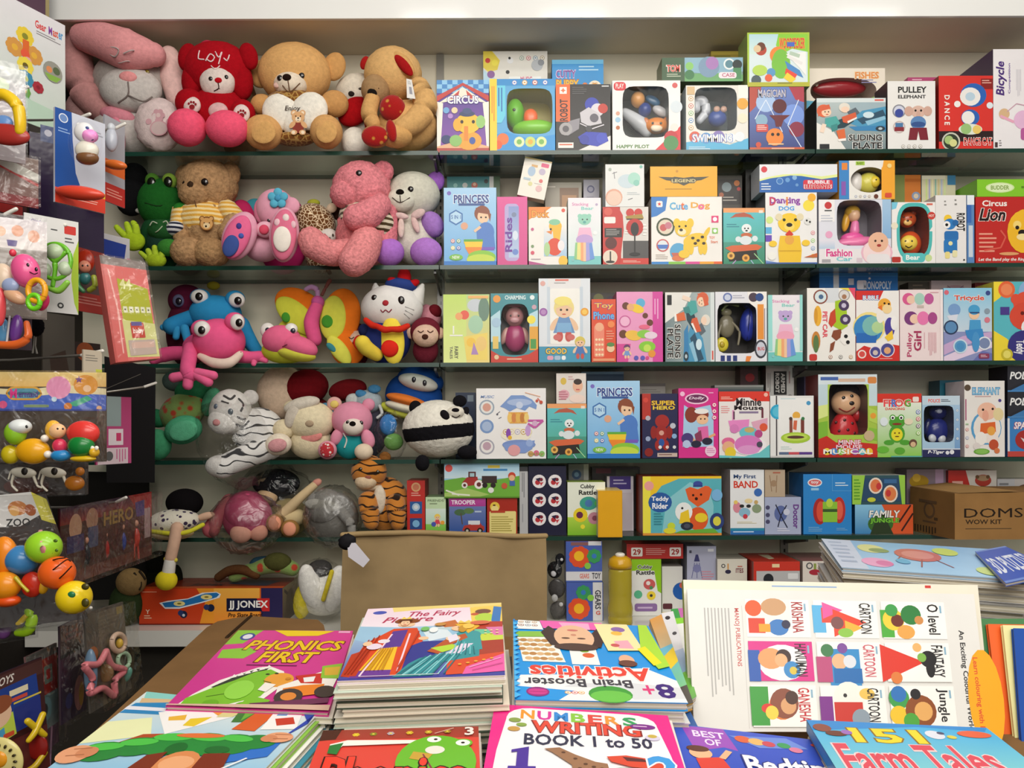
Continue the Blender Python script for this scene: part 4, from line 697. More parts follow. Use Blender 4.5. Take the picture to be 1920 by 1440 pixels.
e11=box('toy_box','pale pink box on end with two helmeted girls and pink lettering',1687,543,1768,673,'eedcdc',shelf=3,d=.1,side='d8c0c0',group=g,ops=
 O(20,13,14,'d85a90')+O(26,14,10,'efc8b0')+O(46,13,12,'a8d0c0',ry=14)+O(68,13,11,'c05a98',ry=13)+R(40,22,56,26,'c8b8b0')+O(26,40,16,'7a3a7a')+O(34,41,11,'efc8b0')+O(54,40,14,'e87ab0',ry=16)+O(76,40,11,'a84a8a',ry=14)+T('Pulley',16,60,30,94,'b8406a',rot=-90,b=.02)+T('Girl',32,58,50,86,'a8305a',rot=-90,b=.05)+LV(66,60,86,94,6,'d09aa4')+LV(56,60,60,90,1,'d8a8b0')+L('d89aa8',1.5,70,4,90,4)+R(94,0,100,100,'f4e8e8'))
e12=box('toy_box','sky blue box with a blue-capped child on a tricycle',1769,540,1860,674,'a4cfe6',shelf=3,d=.1,side='6a9ac0',group=g,ops=
 GR(0,0,100,60,'8ac8e4','c8d8e6')+R(0,60,100,100,'8a92c0')+PG('c8a8d0',0,78,40,66,100,60,100,68,46,78,0,92)+PG('e4d0e6',0,94,50,80,100,74,100,82,54,92,20,100,0,100)+PG('6a72b0',60,100,80,86,100,90,100,100)+T('Tricycle',22,10,84,19,'d84a3a','f4ece6',.08,.05)+O(6,6,5,'d86a7a')+O(92,7,5,'3a4a8a')+O(22,30,13,'7aa0d0')+PG('d8dce8',6,38,30,36,26,46,12,44)+RING(15,54,15,'2a3a5a','5a8ab8')+O(90,32,6,'8a9aa8')+O(90,44,6,'d87a8a')+O(63,36,11,'efc8a4')+E(63,30,12,7,'4aa0d0')+R(54,33,74,35,'2a4a7a')+PG('4a9cd0',54,44,76,44,78,60,52,60)+PG('3a8ac8',44,58,80,56,84,70,66,78,48,68)+RING(34,80,15,'c8dcea','5a9ac8')+O(34,80,8,'4a90c4')+RING(84,76,14,'e4e8ee','7a8ab0')+E(66,74,8,14,'4a94cc')+RR(72,90,94,97,3,'8a3a5a')+LN(76,92,90,96,2,'e0c0cc'))
e13=box('toy_box','aqua and yellow box with an orange-red bear, beside the tricycle box',1863,528,1985,675,'5ab8c4',shelf=3,d=.1,side='c8b83a',group=g,ops=
 PG('f0d83a',0,0,24,0,10,20,0,26)+PG('f0d83a',0,62,20,72,40,88,46,100,0,100)+O(20,10,13,'e8683a')+O(20,10,9,'f08a5a')+O(72,12,34,'8ab0d8',ry=22)+O(66,10,3,'fff')+O(80,18,3,'fff')+E(52,28,22,16,'e05038')+O(34,22,8,'e05038')+O(66,20,8,'e05038')+E(50,44,26,18,'d84a34')+O(50,32,3,'6a1a10')+O(44,40,3,'6a1a10')+E(64,58,22,14,'f0eeee')+R(10,32,24,42,'4a3a8a')+O(46,82,25,'35307c')+T('Teddy',30,74,48,92,'f2f0f4',rot=90,b=.06)+T('Rider',52,74,70,92,'f2f0f4',rot=90,b=.06)+O(20,92,9,'c8b830')+O(20,92,6,'e8dc6a'))
box('board_game_box','blue game box lying tilted behind the green toy car box',1536,512,1684,676,'1f6fba',shelf=3,d=.08,Y=2.64,side='17508a',top='d8dce2',cat='game box',group=None,ops=
 R(0,0,100,4,'3a86c8')+R(18,2,25,26,'d4dce4')+R(37,6,44,13,'c8d4e2')+RR(48,8,60,18,2,'dfe6ee')+T('MONOPOLY',56,9,92,18,'c8d8ea',b=.04)+O(64,6,1.5,'dfe8f0'))
box('toy_box','dark brown box end showing behind the girl-and-tricycle boxes',1703,529,1745,676,'4a4238',shelf=3,d=.06,Y=2.66,group=g,ops=LN(20,3,80,12,2,'7a6a5a'))
box('toy_box','pale pink box behind the tricycle box',1746,526,1822,676,'cdb4b4',shelf=3,d=.06,Y=2.65,group=g,ops=O(60,8,22,'b89098',ry=5)+L('8a7078',2,40,6,60,14,80,6))
box('toy_box','maroon box behind the tricycle box at right',1828,530,1870,676,'7c2428',shelf=3,d=.06,Y=2.66,group=g,ops=R(10,3,90,10,'a83a3c'))
box('toy_box','dark flat box seen behind the telephone box',1106,549,1160,676,'4a3f3a',shelf=3,d=.05,Y=2.66,group=g,ops=O(30,8,18,'8a8a4a')+O(72,10,14,'3a2a4a'))
fig('brown-haired baby doll in a pink dress behind the teal box window',2.575,[B('hair',965,588,24,22,'4e2a26',dz=-4,rz=14),B('head',965,594,17,19,'b98080',dz=3,rz=14),B('hat',966,570,24,9,'b04a66',rz=12),B('torso',966,634,20,26,'a8346a',rz=13),B('arm',946,630,7,17,'c89a90',rz=7,rot=20),B('arm',986,630,7,17,'c89a90',rz=7,rot=-20),S('muzzle',965,600,9,6,'c8949a'),EY(958,592,2),EY(972,592,2)])
fig('grey-green toy insect in the dark window box',2.58,[B('body',1362,612,15,22,'7d7763',rz=9),B('head',1362,586,10,8,'8f8a70',rz=8),K('claw','8a9a5a',[(1354,582,4,2),(1366,570,6,3),(1384,574,6,2)]),K('leg','857e6a',[(1372,604,4,2.5),(1386,622,5,2.5),(1384,646,5,2)]),K('leg','857e6a',[(1352,610,4,2.5),(1347,632,5,2.5),(1356,650,5,2)])])
fig('glossy blue toy beetle in the dark window box',2.58,[B('wing_case',1404,608,17,32,'27379c',rz=13,rot=6),B('head',1404,570,11,9,'1f2c78',rz=9),W('seam','14205c',2,[(1406,582),(1404,608),(1401,636)])])
fig('yellow toy disc at the bottom of the dark window box',2.56,[B('disc',1354,646,12,14,'d8c83a',rz=5),B('hub',1354,646,5,6,'b8a02a',dz=4,rz=3)])
# ------------------------------------------------------------------ row 4
g='boxed toys on the fourth shelf'
h1=box('toy_box','large white box with a blue-roofed musical carousel',893,728,1024,858,'efedec',shelf=4,d=.12,side='d8d6d4',top='8a5a7a',group=g,ops=
 RING(15,27,11,'9aa8b8','e8e8e6')+O(15,27,6,'d8a090')+T('MUSIC',6,10,26,14,'6a8ac0',sh=.2)+O(15,54,10,'7a98c8')+O(15,54,7,'a8bcdc')+RING(15,83,11,'a8a8b4','ece8e6')+O(15,82,6,'c0a0b0')+L('5a5a64',1,30,36,34,33)+O(30,37,1.5,'5a5a64')+L('5a5a64',1,32,43,36,41)+
 PG('7b9ad0',34,26,42,18,50,10,68,10,80,16,87,24,86,30,76,26,70,32,58,28,48,33,40,28)+E(62,20,18,5,'a9bde2')+O(62,24,5,'c8d4ec')+PG('e4a84a',46,34,74,34,72,50,48,50)+sum([O(48+6*i,42,3.5,c,ry=7) for i,c in enumerate(['f2c86a','d88a4a','e8b858','c8803a','f0d07a'])],[])+E(57,66,22,10,'f2ead4')+IC(42,62,76,62,5,4,['c8a04a','e0d0a0','b8b0d0'])+O(46,64,3.5,'8a4ab0',ry=7)+O(74,60,4,'c8a0d8',ry=8)+O(48,70,3,'e8b83a')+L('c85aa8',3,74,46,96,46)+L('c85aa8',3,96,46,84,56)+L('c85aa8',3,84,56,74,50)+O(84,50,4,'d8b0d0')+
 E(61,80,24,7,'7a93cc')+PG('7f9ad4',38,80,84,74,80,86,70,92,52,92,42,88)+O(54,88,9,'e0a0a4',ry=8)+O(76,78,5,'98b0e0')+L('d8705a',1.5,88,14,93,20)+O(93,20,2.5,'c8503a')+O(87,18,2,'c8503a')+L('e8b090',1,70,6,92,12)+O(78,93,4,'c8a060')+O(86,92,4,'d86a8a')+O(94,93,4,'8ac06a')+T('baby',74,91,97,96,'a08a50'))
h2=box('toy_box','turquoise box with white toy dog on orange skateboard, beside the carousel box',1026,757,1100,857,'58b4b4',shelf=4,d=.09,side='3a7a78',group=g,ops=SKB)
h3=prin(1101,714,1200,857,4,'light blue box with girl in blue dress, between skateboard dog and navy boxes',g)
h4=box('toy_box','navy and red box with a plain red and blue figure',1204,738,1271,857,'25264e',shelf=4,d=.1,side='a02a24',top='8a2420',group=g,ops=
 R(0,0,24,40,'b8362c')+T('SUPER',26,11,94,18,'f0c83a','6a2a1a',.06,.05)+T('HERO',30,19,92,25,'f0d44a','6a2a1a',.06,.05)+O(10,10,7,'d8483a')+O(56,43,20,'a62a26',ry=19)+E(54,62,18,13,'a02824')+E(32,60,9,10,'96241f')+E(76,60,9,10,'96241f')+E(44,80,9,8,'a02824')+E(66,80,9,8,'a02824')+E(54,76,8,6,'2a56a0')+O(54,61,7,'d8a090')+O(16,38,7,'b8b4c0')+O(16,70,7,'9aa8c8')+O(86,50,8,'c0c4d0')+O(90,66,7,'8ab0d8')+IC(50,83,90,83,3,5,['d8d8e0','d88a7a','a8b8c8'])+O(18,91,12,'8c221e')+R(42,92,98,98,'c8b4a8')+LN(46,94,96,97,1,'6a3a34'))
h5=box('toy_box','hot pink box with an auburn-haired cartoon girl',1272,728,1347,858,'d8308c',shelf=4,d=.1,side='a8246a',top='c83a7c',group=g,ops=
 PG('a9cdea',14,24,30,30,80,24,88,40,88,84,10,84)+E(46,15,30,8,'f0c8e0')+E(46,15,26,6,'6a2a58')+T('Dolly',26,12,66,17,'f0dcec',sh=.2)+O(10,8,6,'f4c0dc')+LN(76,6,92,9,1,'f0b8d8')+O(32,38,16,'8a3a28',ry=20)+O(56,38,20,'8a3a28',ry=15)+E(58,33,18,4,'f0ece8')+O(60,45,15,'f0c098',ry=12)+O(56,44,2,'2a1a12')+O(66,44,2,'2a1a12')+L('e8a878',6,30,68,48,82)+L('e8a878',6,70,72,92,66)+PG('e06aa8',48,56,74,54,76,72,52,74)+PG('8a3a5a',40,66,56,60,60,76,44,78)+E(22,72,15,8,'4a3a7a')+O(20,80,10,'b8c8e8')+O(44,80,13,'26243c',ry=9)+O(72,76,13,'26243c',ry=9)+IC(90,24,90,42,3,6,['d8387c'])+O(80,90,14,'f2cfe4')+LN(70,86,92,94,3,'d88ab8'))
h6=box('toy_box','white box with red top band and a pink play kitchen',1348,734,1443,856,'ece6e4',shelf=4,d=.11,side='c83a34',top='b83a3a',group=g,ops=
 PG('dc3a2c',0,0,100,0,100,15,72,15,60,9,40,9,30,15,0,15)+LN(4,8,28,13,2,'f4c8b8')+O(93,5,4,'f0b8a8')+T('Minnie',34,10,84,22,'2a2226',b=.04)+T('Mouse',30,21,88,28,'2a2226',b=.03)+R(40,30,78,33,'8a7a9a')+LN(4,22,22,34,4,'e89a9a')+E(64,36,34,8,'c4b4d8')[:0]+R(26,28,30,44,'e098c4')+R(84,26,88,40,'6a2a3c')+R(28,30,31,42,'5a2a4a')+PG('e88ac8',18,44,60,42,58,58,24,62)+PG('e0a8c0',64,46,96,40,96,56,70,60)+O(88,54,8,'e05a3a')+E(58,62,18,9,'6ac4d0')+E(60,58,10,4,'c8b070')+O(78,64,8,'b84a8a')+E(60,82,34,14,'f2eef0')+E(58,80,28,14,'d87ac0')+E(58,88,22,7,'e09ad0')+O(80,80,6,'4a4a5a')+O(30,56,9,'d880bc')+O(18,76,13,'e06a9a',ry=9)+O(18,84,12,'eab08c')+O(22,92,11,'e8cc3a')+R(70,70,100,100,'6ac4c8')[:0]+PG('6cc4c8',0,96,50,98,80,92,100,80,100,100,0,100))
h7=box('toy_box','white box with a princess castle on a green base and blue round sticker',1444,742,1526,855,'e6e6e4',shelf=4,d=.11,side='b8b8b6',group=g,ops=
 R(13,0,16,100,'4a4448')+O(17,26,17,'2fa8d0')+O(17,26,12,'5ac0dc')+R(19,4,96,92,'f0f0ee')+LN(24,4,70,8,1,'c8dce0')+O(88,12,5,'4a9ac8')+O(60,32,9,'e8b04a')+PG('f0ece6',52,36,68,36,72,60,48,60)+R(44,38,51,62,'8a4a3c')+R(70,38,78,62,'7a3a30')+PG('d86a4a',54,40,62,40,60,56,52,54)+O(47,37,4,'4a3a34')+O(75,37,4,'3a7a4a')+E(58,68,34,9,'a8cc3a')+E(58,67,28,6,'c0dc5a')+E(58,67,20,2.5,'5a3a30')+LN(24,82,50,88,2,'c8dcd8')+R(20,91,42,95,'5a6a8a')+R(42,91,66,95,'c8505a')+R(66,91,96,95,'5a3a8a')+R(0,97,100,100,'c8c8c6'))
h8=box('toy_box','big green and red window box with a red spotted figure inside',1534,702,1645,856,'a8c84a',shelf=4,d=.14,side='7a3a3a',top='3a6a9a',win=(51,42,33,31,9),inner='54403c',group=g,ops=
 R(0,0,100,12,'d8e4ea')+R(0,12,16,38,'c4d8e0')+R(86,12,100,38,'c8dce4')+R(4,3,34,7,'4a6ab0')+R(34,5,80,9,'d8b8a0')+RR(84,3,99,11,3,'d88a4a')+PG('dbe890',0,38,16,36,16,50,0,54)+PG('7fb838',0,58,16,56,16,74,0,78)+PG('b8d45a',86,40,100,44,100,60,86,56)+PG('8ac040',86,64,100,66,100,80,86,78)+O(93,50,5,'e8a03a')+PG('c82f24',0,78,14,74,30,82,70,82,100,84,100,100,0,100)+O(24,76,9,'8a6a9a')[:0]+T('MINNIE',34,79,72,85,'f0d8e0','c82a4a',.06,.04)+T('MOUSE',30,85,74,90,'f0d8e0','c82a4a',.06,.04)+sum([O(14+12*i,93,6,c) for i,c in enumerate(['f0d84a','4a8ad0','8ac84a','e8903a','a05ab0','5ab8c8','f0c03a'])],[])+T('MUSICAL',8,90,92,96,'f4f0e6',b=.05)+O(86,74,9,'c8b08a')+R(0,97,100,100,'b0281f'))
h9=box('toy_box','red-topped box with a green frog and yellow belly',1645,738,1728,855,'cfe4b4',shelf=4,d=.1,side='a0302a',top='c8402e',group=g,ops=
 GR(0,14,100,100,'e4ecdc','8cc850')+PG('d63628',0,0,100,0,100,14,0,14)+T('FROG',14,9,76,21,'e8484a','f4f0e8',.08,.06)+T('R',32,9,44,21,'4a7ad0',b=.08)+T('G',62,9,76,21,'5aaa3a',b=.08)+T('DANCING',18,22,62,26,'d84a3a',b=.04)+RR(80,5,94,13,3,'f0e0d8')+FROG(44,57,60,'4fa032','e9dc2e')+O(12,88,14,'6ab83a',ry=8)+O(50,90,12,'5aa832',ry=8)+IC(92,29,92,62,4,5,['3a6ac0','c83a5a','5a3a6a','8ac84a'])+E(14,44,9,7,'dfe8ec')+E(70,44,10,5,'e8dcc0')+O(80,78,9,'6a4a3a')+O(80,80,6,'d8b890')+R(30,98,100,100,'58a8a0'))
h10=box('toy_box','pale blue window box with a dark blue robot inside, navy lower band',1729,742,1800,855,'a8c8e2',shelf=4,d=.12,side='8ab0d0',win=(44,46,40,30,7),inner='3a3f52',group=g,ops=
 R(0,0,100,15,'c4d8e6')+T('POLICE',16,5,48,11,'d84a4a','f0f0f0',.06,.04)+LN(50,6,76,11,2,'3a3a4a')+GR(86,15,100,100,'a8c8e4','6a98cc')+IC(93,24,93,70,4,4,['7aa0c8'])+R(0,88,100,100,'272a58')+T('P-Tiger',14,89,58,96,'f0f0f4',b=.04,sh=.2)+O(66,93,5,'e4e4ea')+O(78,92,6,'e4e4ea')+O(74,72,10,'5a7ac0',ry=14)[:0]+R(0,86,100,88,'d0d8e4'))
h11=box('toy_box','white box with a peach elephant and blue lettering',1808,714,1884,854,'ebe7e2',shelf=4,d=.11,side='c8b8b8',top='b84a84',group=g,ops=
 O(8,9,8,'5a4a3a')+T('ELEPHANT',20,9,88,18,'8ac4e4','3a78b0',.06,.05)+LN(26,20,80,23,1,'c8a0a0')+O(88,26,4,'4a3a8a')+R(2,24,5,52,'a85a7a')+O(54,62,38,'5aa0d0',ry=42)+O(56,62,34,'efe8e0',ry=38)+O(56,40,24,'f0bea4',ry=22)+O(84,44,13,'e6d4a0',ry=16)+O(46,38,3,'2a1a12')+O(70,37,3,'2a1a12')+O(52,46,8,'e8a890',ry=14)+PG('e0682e',40,56,76,54,78,68,38,70)+E(40,76,14,9,'f2eee8')+E(70,76,14,10,'f0e4dc')+E(66,66,10,6,'eaa84a')+E(72,84,12,7,'c05030')+O(30,86,9,'e0d8d4')+E(42,93,20,4,'6aa83a')+E(42,93,16,3,'8ac05a')+O(80,92,7,'d87a4a')+IC(6,64,6,86,3,4,['c85a5a','8a9ac8'])+LN(2,56,12,60,1,'a8c8a0'))
dk=lambda x0,y0,x1,y1,lab,on=None,sh=None:box('toy_box',lab,x0,y0,x1,y1,'23242c',on=on,shelf=sh,d=.1,side='1a1a20',group=g,ops=PG('3f7ab4',0,100,60,40,100,30,100,100)+PG('2a2a32',0,0,100,0,100,20,50,40,0,90)+T('POLICE',4,22,60,52,'f0f0f0',b=.05,sh=.2)+O(80,80,24,'d8935a')+R(0,94,100,100,'4a86c0'))
h12=box('toy_box','blue box with a plain red round figure, lowest at the right edge',1889,784,1990,855,'3b7fc0',shelf=4,d=.1,side='2a4a7a',group=g,ops=R(0,0,4,100,'d8dce2')+T('SPACE',12,10,50,28,'f0f0f4','c83a3a',.06,.05,sh=.2)+O(34,56,20,'a82c28',ry=18)+PG('d8d8d8',24,50,40,60,30,62)+R(0,86,100,100,'c0453c'))
h13=dk(1889,735,1990,784,'black and blue box in the middle of the right-edge stack',on=h12)
h14=dk(1889,686,1990,735,'black and blue box topmost of the right-edge stack',on=h13)
box('toy_box','small white and pink box with a smiling face on the skateboard dog box',1043,700,1099,756,'e2d9d2',on=h2,d=.08,side='3a3230',top='d8ccc4',group=g,ops=
 O(24,26,10,'d8b84a',ry=12)+LN(40,10,60,26,2,'c89a9a')+O(72,42,17,'eab698',ry=22)+O(72,28,14,'3a2a24',ry=10)+R(66,52,78,56,'c85a5a')+E(26,70,18,16,'e0a8b4')+LN(8,60,40,92,4,'b86a7a')+E(70,84,26,14,'f0d8cc'))
box('toy_box','dark navy box behind the girl-in-blue box',1090,697,1170,857,'1f4668',shelf=4,d=.06,Y=2.65,side='16324a',group=g,ops=R(0,0,100,3,'8aa8b8'))
box('toy_box','grey box behind the navy and red box',1196,719,1248,857,'a8a49e',shelf=4,d=.05,Y=2.66,group=g,ops=R(0,0,100,4,'6a6460')+LN(14,8,86,14,2,'8a8680'))
box('toy_box','navy box end beside the panda',854,736,892,858,'2a3a5a',shelf=4,d=.06,Y=2.65,group=g,ops=O(30,10,14,'5a8ac0')+R(60,4,90,14,'8a98a8'))
box('toy_box','dark red picture box behind the play kitchen box',1388,688,1422,856,'4f3436',shelf=4,d=.06,Y=2.66,group=g,ops=O(54,12,26,'a82a30',ry=24)+R(20,26,80,30,'c8b0a8'))
box('toy_box','flat grey-teal boxes lying behind the play kitchen box',1340,722,1432,856,'7a8684',shelf=4,d=.05,Y=2.64,group=g,ops=R(0,0,100,3,'b8c0bc')+R(0,6,100,9,'5a6a70')+LN(10,10,90,14,1,'c8ccc8'))
box('toy_box','white box with black lettering panel behind the castle box',1436,686,1489,856,'c9c6c4',shelf=4,d=.06,Y=2.635,side='5a5856',group=g,ops=
 R(28,6,74,32,'242222')+T('ARMED',54,8,68,30,'dcd8d4',rot=90,b=.04)+T('ROBOT',34,8,48,30,'dcd8d4',rot=90,b=.04)+LV(6,8,20,30,2,'8a8684')+LV(82,6,94,24,1,'a88a8a')+O(86,34,8,'9a9694'))
box('toy_box','teal box behind the robot and elephant boxes',1762,713,1806,855,'2a6c80',shelf=4,d=.07,Y=2.64,side='1c4a58',group=g,ops=O(60,14,26,'8ab8c0')+O(60,16,14,'b85a4a'))
box('toy_box','dark purple box behind the green and red window box',1508,706,1533,856,'4a4460',shelf=4,d=.07,Y=2.63,group=g,ops=O(40,20,30,'8aa88a')+O(60,34,24,'c8c8d8')+O(50,10,20,'6a8a4a'))
fig('red polka-dot doll with a plain beige face behind the green box window',2.6,[B('dress',1582,806,26,36,'c62a30',rz=20,egg=-.25),B('sleeve',1607,778,11,13,'b8262c',rz=10),B('head',1586,755,27,25,'e6b890',dz=4,rz=20),B('hair',1590,737,28,18,'2a2226',dz=-4,rz=20),S('nose',1597,756,5,4,'241a18'),EY(1582,746,3.5),EY(1597,743,3.5),W('smile','8a3028',2.5,[(1574,766),(1588,772),(1602,764)])]+[S('dot',1568+x,y,3,3,'4a1416',rz=1.5) for x,y in ((0,792),(16,788),(30,794),(6,808),(22,806),(34,812),(2,824),(16,826))])
fig('dark blue toy robot with white chest panels behind the pale blue box window',2.58,[B('body',1757,808,22,24,'232c78',rz=16),B('head',1759,772,17,15,'1d2464',rz=13),B('eye_lens',1761,771,6,5,'b8c0d8',dz=10,rz=4),B('chest_panel',1748,822,7,8,'c8ccd4',dz=12,rz=5,rot=-15),B('chest_panel',1766,823,7,8,'c8ccd4',dz=12,rz=5,rot=15),B('arm',1738,800,7,16,'1a2258',rz=7,rot=15),B('arm',1778,800,7,16,'1a2258',rz=7,rot=-15)])
# ------------------------------------------------------------------ row 5
g='boxed toys on the fifth shelf'
i1=box('toy_box','tall narrow red box with blue round pictures beside the tiger',763,901,797,1003,'c0302a',shelf=5,d=.12,side='a02520',group=g,ops=O(50,12,26,'d8a878')+O(50,12,18,'c87a5a')+LN(24,22,78,30,2,'e8b0a0')+R(16,38,84,60,'2a5a9a')+O(50,48,22,'a8c4dc')+O(50,48,12,'d8dfe4')+R(16,68,84,88,'2a4a86')+O(50,78,20,'7ab0d8')+R(16,92,60,97,'d8b0a0'))
i2=box('toy_box','pale green box with a small blond cartoon figure',798,932,836,1003,'c4ddb4',shelf=5,d=.1,side='8aa87a',group=g,ops=T('FRIENDS',10,6,90,12,'6a7a5a')+LN(20,16,70,22,1,'7a8a6a')+GR(0,70,100,100,'8cc85a','6ab43a')+GR(0,30,100,70,'d8e8e0','b8dcc0')+KID(58,62,50,'f0d05a','d84a5a','f0c8a0')+O(40,70,12,'4a5ab0')+O(84,66,10,'e8a03a')+O(50,90,8,'c88a4a'))
i3=box('toy_box','purple-topped blue box with a red jeep under palms',842,934,911,1003,'3a5a9c',shelf=5,d=.1,side='2a2a3a',group=g,ops=GR(0,0,100,22,'c04aa0','a83a8c')+T('TROOPER',6,5,72,17,'f4e8f4',b=.06)+GR(0,22,100,100,'6a7ab0','23509a')+O(30,38,16,'4a6a4a',ry=9)+O(54,34,14,'5a7a4a',ry=8)+L('5a4a3a',3,32,40,36,70)+R(70,34,88,38,'b8c8dc')+CAR(66,78,60,'b23a32','e8e8e8')+R(52,60,84,70,'d8dce0')+R(0,96,100,100,'2a3a6a'))
i4=box('toy_box','red box end with a yellow notice panel',913,933,970,1003,'a92c1e',shelf=5,d=.1,side='4a1a14',group=g,ops=RR(8,36,96,96,4,'e8d88a')+LN(14,50,90,92,7,'a89a4a')+O(26,24,16,'e8c84a')+O(26,30,12,'f0dc8a')+R(20,18,28,22,'5a3a1a')+R(12,34,60,40,'b8402a'))
i5=box('toy_box','long box with a red tractor on a green field, lying across two boxes',833,867,974,931,'8cc0dc',on=i3,d=.1,Y=2.515,side='4a7a3a',group=g,ops=GR(0,0,100,45,'9accea','cfe4ec')+PG('6fae3c',0,50,24,42,60,52,100,38,100,100,0,100)+PG('a8c86a',0,86,30,72,60,90,40,100,0,100)+O(6,16,5,'d8504a')+R(58,8,74,16,'d8c04a')+R(52,18,84,24,'4a8ac0')+L('e8ecd8',2,2,78,20,92)+L('e8ecd8',2,10,88,34,92)+PG('a8322e',24,56,30,42,44,40,46,62,24,68)+R(32,26,42,42,'5a2a2a')+R(34,30,40,40,'a8c8d0')+O(27,64,4,'e8e4e0')+O(27,64,2,'5a2a2a')+O(46,62,6,'efe9e6')+O(46,62,3,'6a3030')+R(50,38,70,58,'3a2a2a')+O(54,64,3.5,'2a2020')+O(65,64,3.5,'2a2020')+O(90,38,5,'c8452e')+O(90,44,4,'e8b88a')+R(87,52,94,66,'4a6ab0')+E(62,78,4,8,'e8e8e4')+O(80,66,4,'c85a3a')+R(0,96,100,100,'5a8a2a'))
i6=box('book_box','grey-white narrow boxed-set spine beside the navy circles box',974,876,990,1000,'b8b8ba',shelf=5,d=.1,side='8a8a8e',group=g,ops=R(0,0,100,6,'3a3a3e')+LV(30,8,70,46,2,'6a6a70')+LV(30,54,60,90,1,'9a9aa0'))
i7=box('toy_box','navy box with six round red-and-white emblems',991,874,1062,1003,'1d1d38',shelf=5,d=.11,side='14142a',group=g,ops=sum([O(28+42*(k%2),22+27*(k//2),18,'ece8ea')+at(28+42*(k%2),22+27*(k//2),34,O(0,0,.2,'b83038',dx=-.12,dy=.08)+O(0,0,.14,'7a2030',dx=.16,dy=-.14)+[('2a2240',[(0,0,-.3,-.2),(0,0,.1,-.3),(0,0,0,.05)]),('c84048',[(0,0,.05,.1),(0,0,.35,.05),(0,0,.15,.35)])]) for k in range(6)],[]))
i8=box('toy_box','white and green box with coloured rattle rings, on the fifth shelf',1064,904,1135,1000,'e8ecdc',shelf=5,d=.1,side='a8c04a',group=g,ops=GR(0,66,100,100,'b4d84a','7ab82a')+T('Cubby',34,4,72,14,'1c1c1c',b=.06)+T('Rattle',30,15,78,24,'1c1c1c',b=.06)+O(56,40,24,'3fa08c',ry=18)+O(56,40,10,'4a78b0')+O(34,62,19,'ead02c')+O(32,62,9,'6a2a4a')+O(70,68,16,'c88a9a')+O(72,68,7,'8a4a5a')+O(80,40,9,'5ab45a')+O(40,84,6,'f0e03a'))
i9=box('toy_box','plain mustard yellow box end jutting over the shelf edge',1121,920,1167,1008,'e0a416',shelf=5,d=.14,Y=2.47,side='cfc8cc',top='e8c86a',group=g,ops=RR(4,3,96,97,6,'e4a81a'),sops=[('right',R(0,0,100,100,'cfc6d2')+T('KIDS',30,30,70,80,'5a2a4a',rot=90,b=.05))])
i10=box('toy_box','white bordered box with a green printed top behind the mustard box',1138,893,1188,1000,'d8d2dc',shelf=5,d=.07,Y=2.62,side='b8b0b8',group=g,ops=R(10,0,90,24,'4a3a8a')+LN(24,6,76,18,2,'c8c0e8')+R(6,30,94,100,'c8c0c8'))
i11=box('toy_box','wide yellow and aqua box with an orange bear in a blue hat',1205,893,1353,1003,'efc52a',shelf=5,d=.14,Y=2.505,side='9a3a1e',top='8a3420',group=g,ops=
 R(0,0,10,100,'ece04a')+PG('58b0bc',10,100,10,40,24,16,46,4,100,4,100,100)+PG('88c8d0',24,100,30,40,60,10,84,20,90,50,88,100)+R(0,96,100,100,'d8903a')+O(8,16,6,'e8a09a')+E(22,44,15,17,'2a5aa0')+T('Teddy',11,34,33,44,'f4f4f8',b=.06)+T('Rider',12,45,32,55,'f4f4f8',b=.06)+PG('e0602c',54,22,60,18,70,22,80,16,88,22,84,40,70,52,58,40)+E(70,72,13,20,'dc5a2a')+O(60,24,4,'e0602c')+O(82,22,4,'e0602c')+E(70,13,6,5,'3a4a9a')+R(64,15,76,18,'2f3f86')+O(64,32,1.5,'2a120a')+O(74,31,1.5,'2a120a')+O(68,38,2,'2a120a')+E(52,60,11,16,'eef0ee')+O(50,54,1.5,'222')+O(54,64,1.5,'222')+PG('ecc82e',48,62,58,56,60,78,46,80)+E(56,84,8,7,'2c2f3c')+E(56,84,4,4,'4a4f5e')+E(94,76,9,14,'2c3f7a')+E(94,76,5,8,'d8d24a')+E(74,70,8,8,'ecd030')+PG('6aae3c',48,92,90,88,96,96,40,96)+E(36,84,5,6,'c8d83a')+E(34,92,8,5,'e0d83a')+LN(14,62,26,84,5,'3a8a9a')+E(94,32,7,10,'7ab4e0'),sops=[('top',R(30,20,60,50,'4a4a8a'))])
i12=box('toy_box','tall white box with a small cartoon drum band',1369,881,1433,1001,'e6e8ea',shelf=5,d=.11,side='b8bcc0',group=g,ops=T('My First',10,7,76,15,'2a4a7a',b=.06)+T('BAND',10,17,82,28,'d0402e','f4f0ee',.06,.08)+O(82,35,12,'3a6ab4')+O(20,58,12,'d88a9a',ry=16)+O(42,66,17,'8ab8d0',ry=14)+O(78,60,14,'8a9a7a',ry=13)+O(34,56,7,'2a2a2a',ry=5)+O(54,56,7,'2a2a2a',ry=5)+O(44,72,7,'c83a4a')+O(54,48,12,'e8d4a0',ry=7)+O(16,50,6,'e8c86a')+O(76,50,6,'c8a86a')+LN(20,80,80,84,2,'d8cfa8')+R(0,90,100,94,'2a88a8')+R(0,94,100,100,'2a6ab0')+LN(8,95,90,99,1,'c8dcf0'))
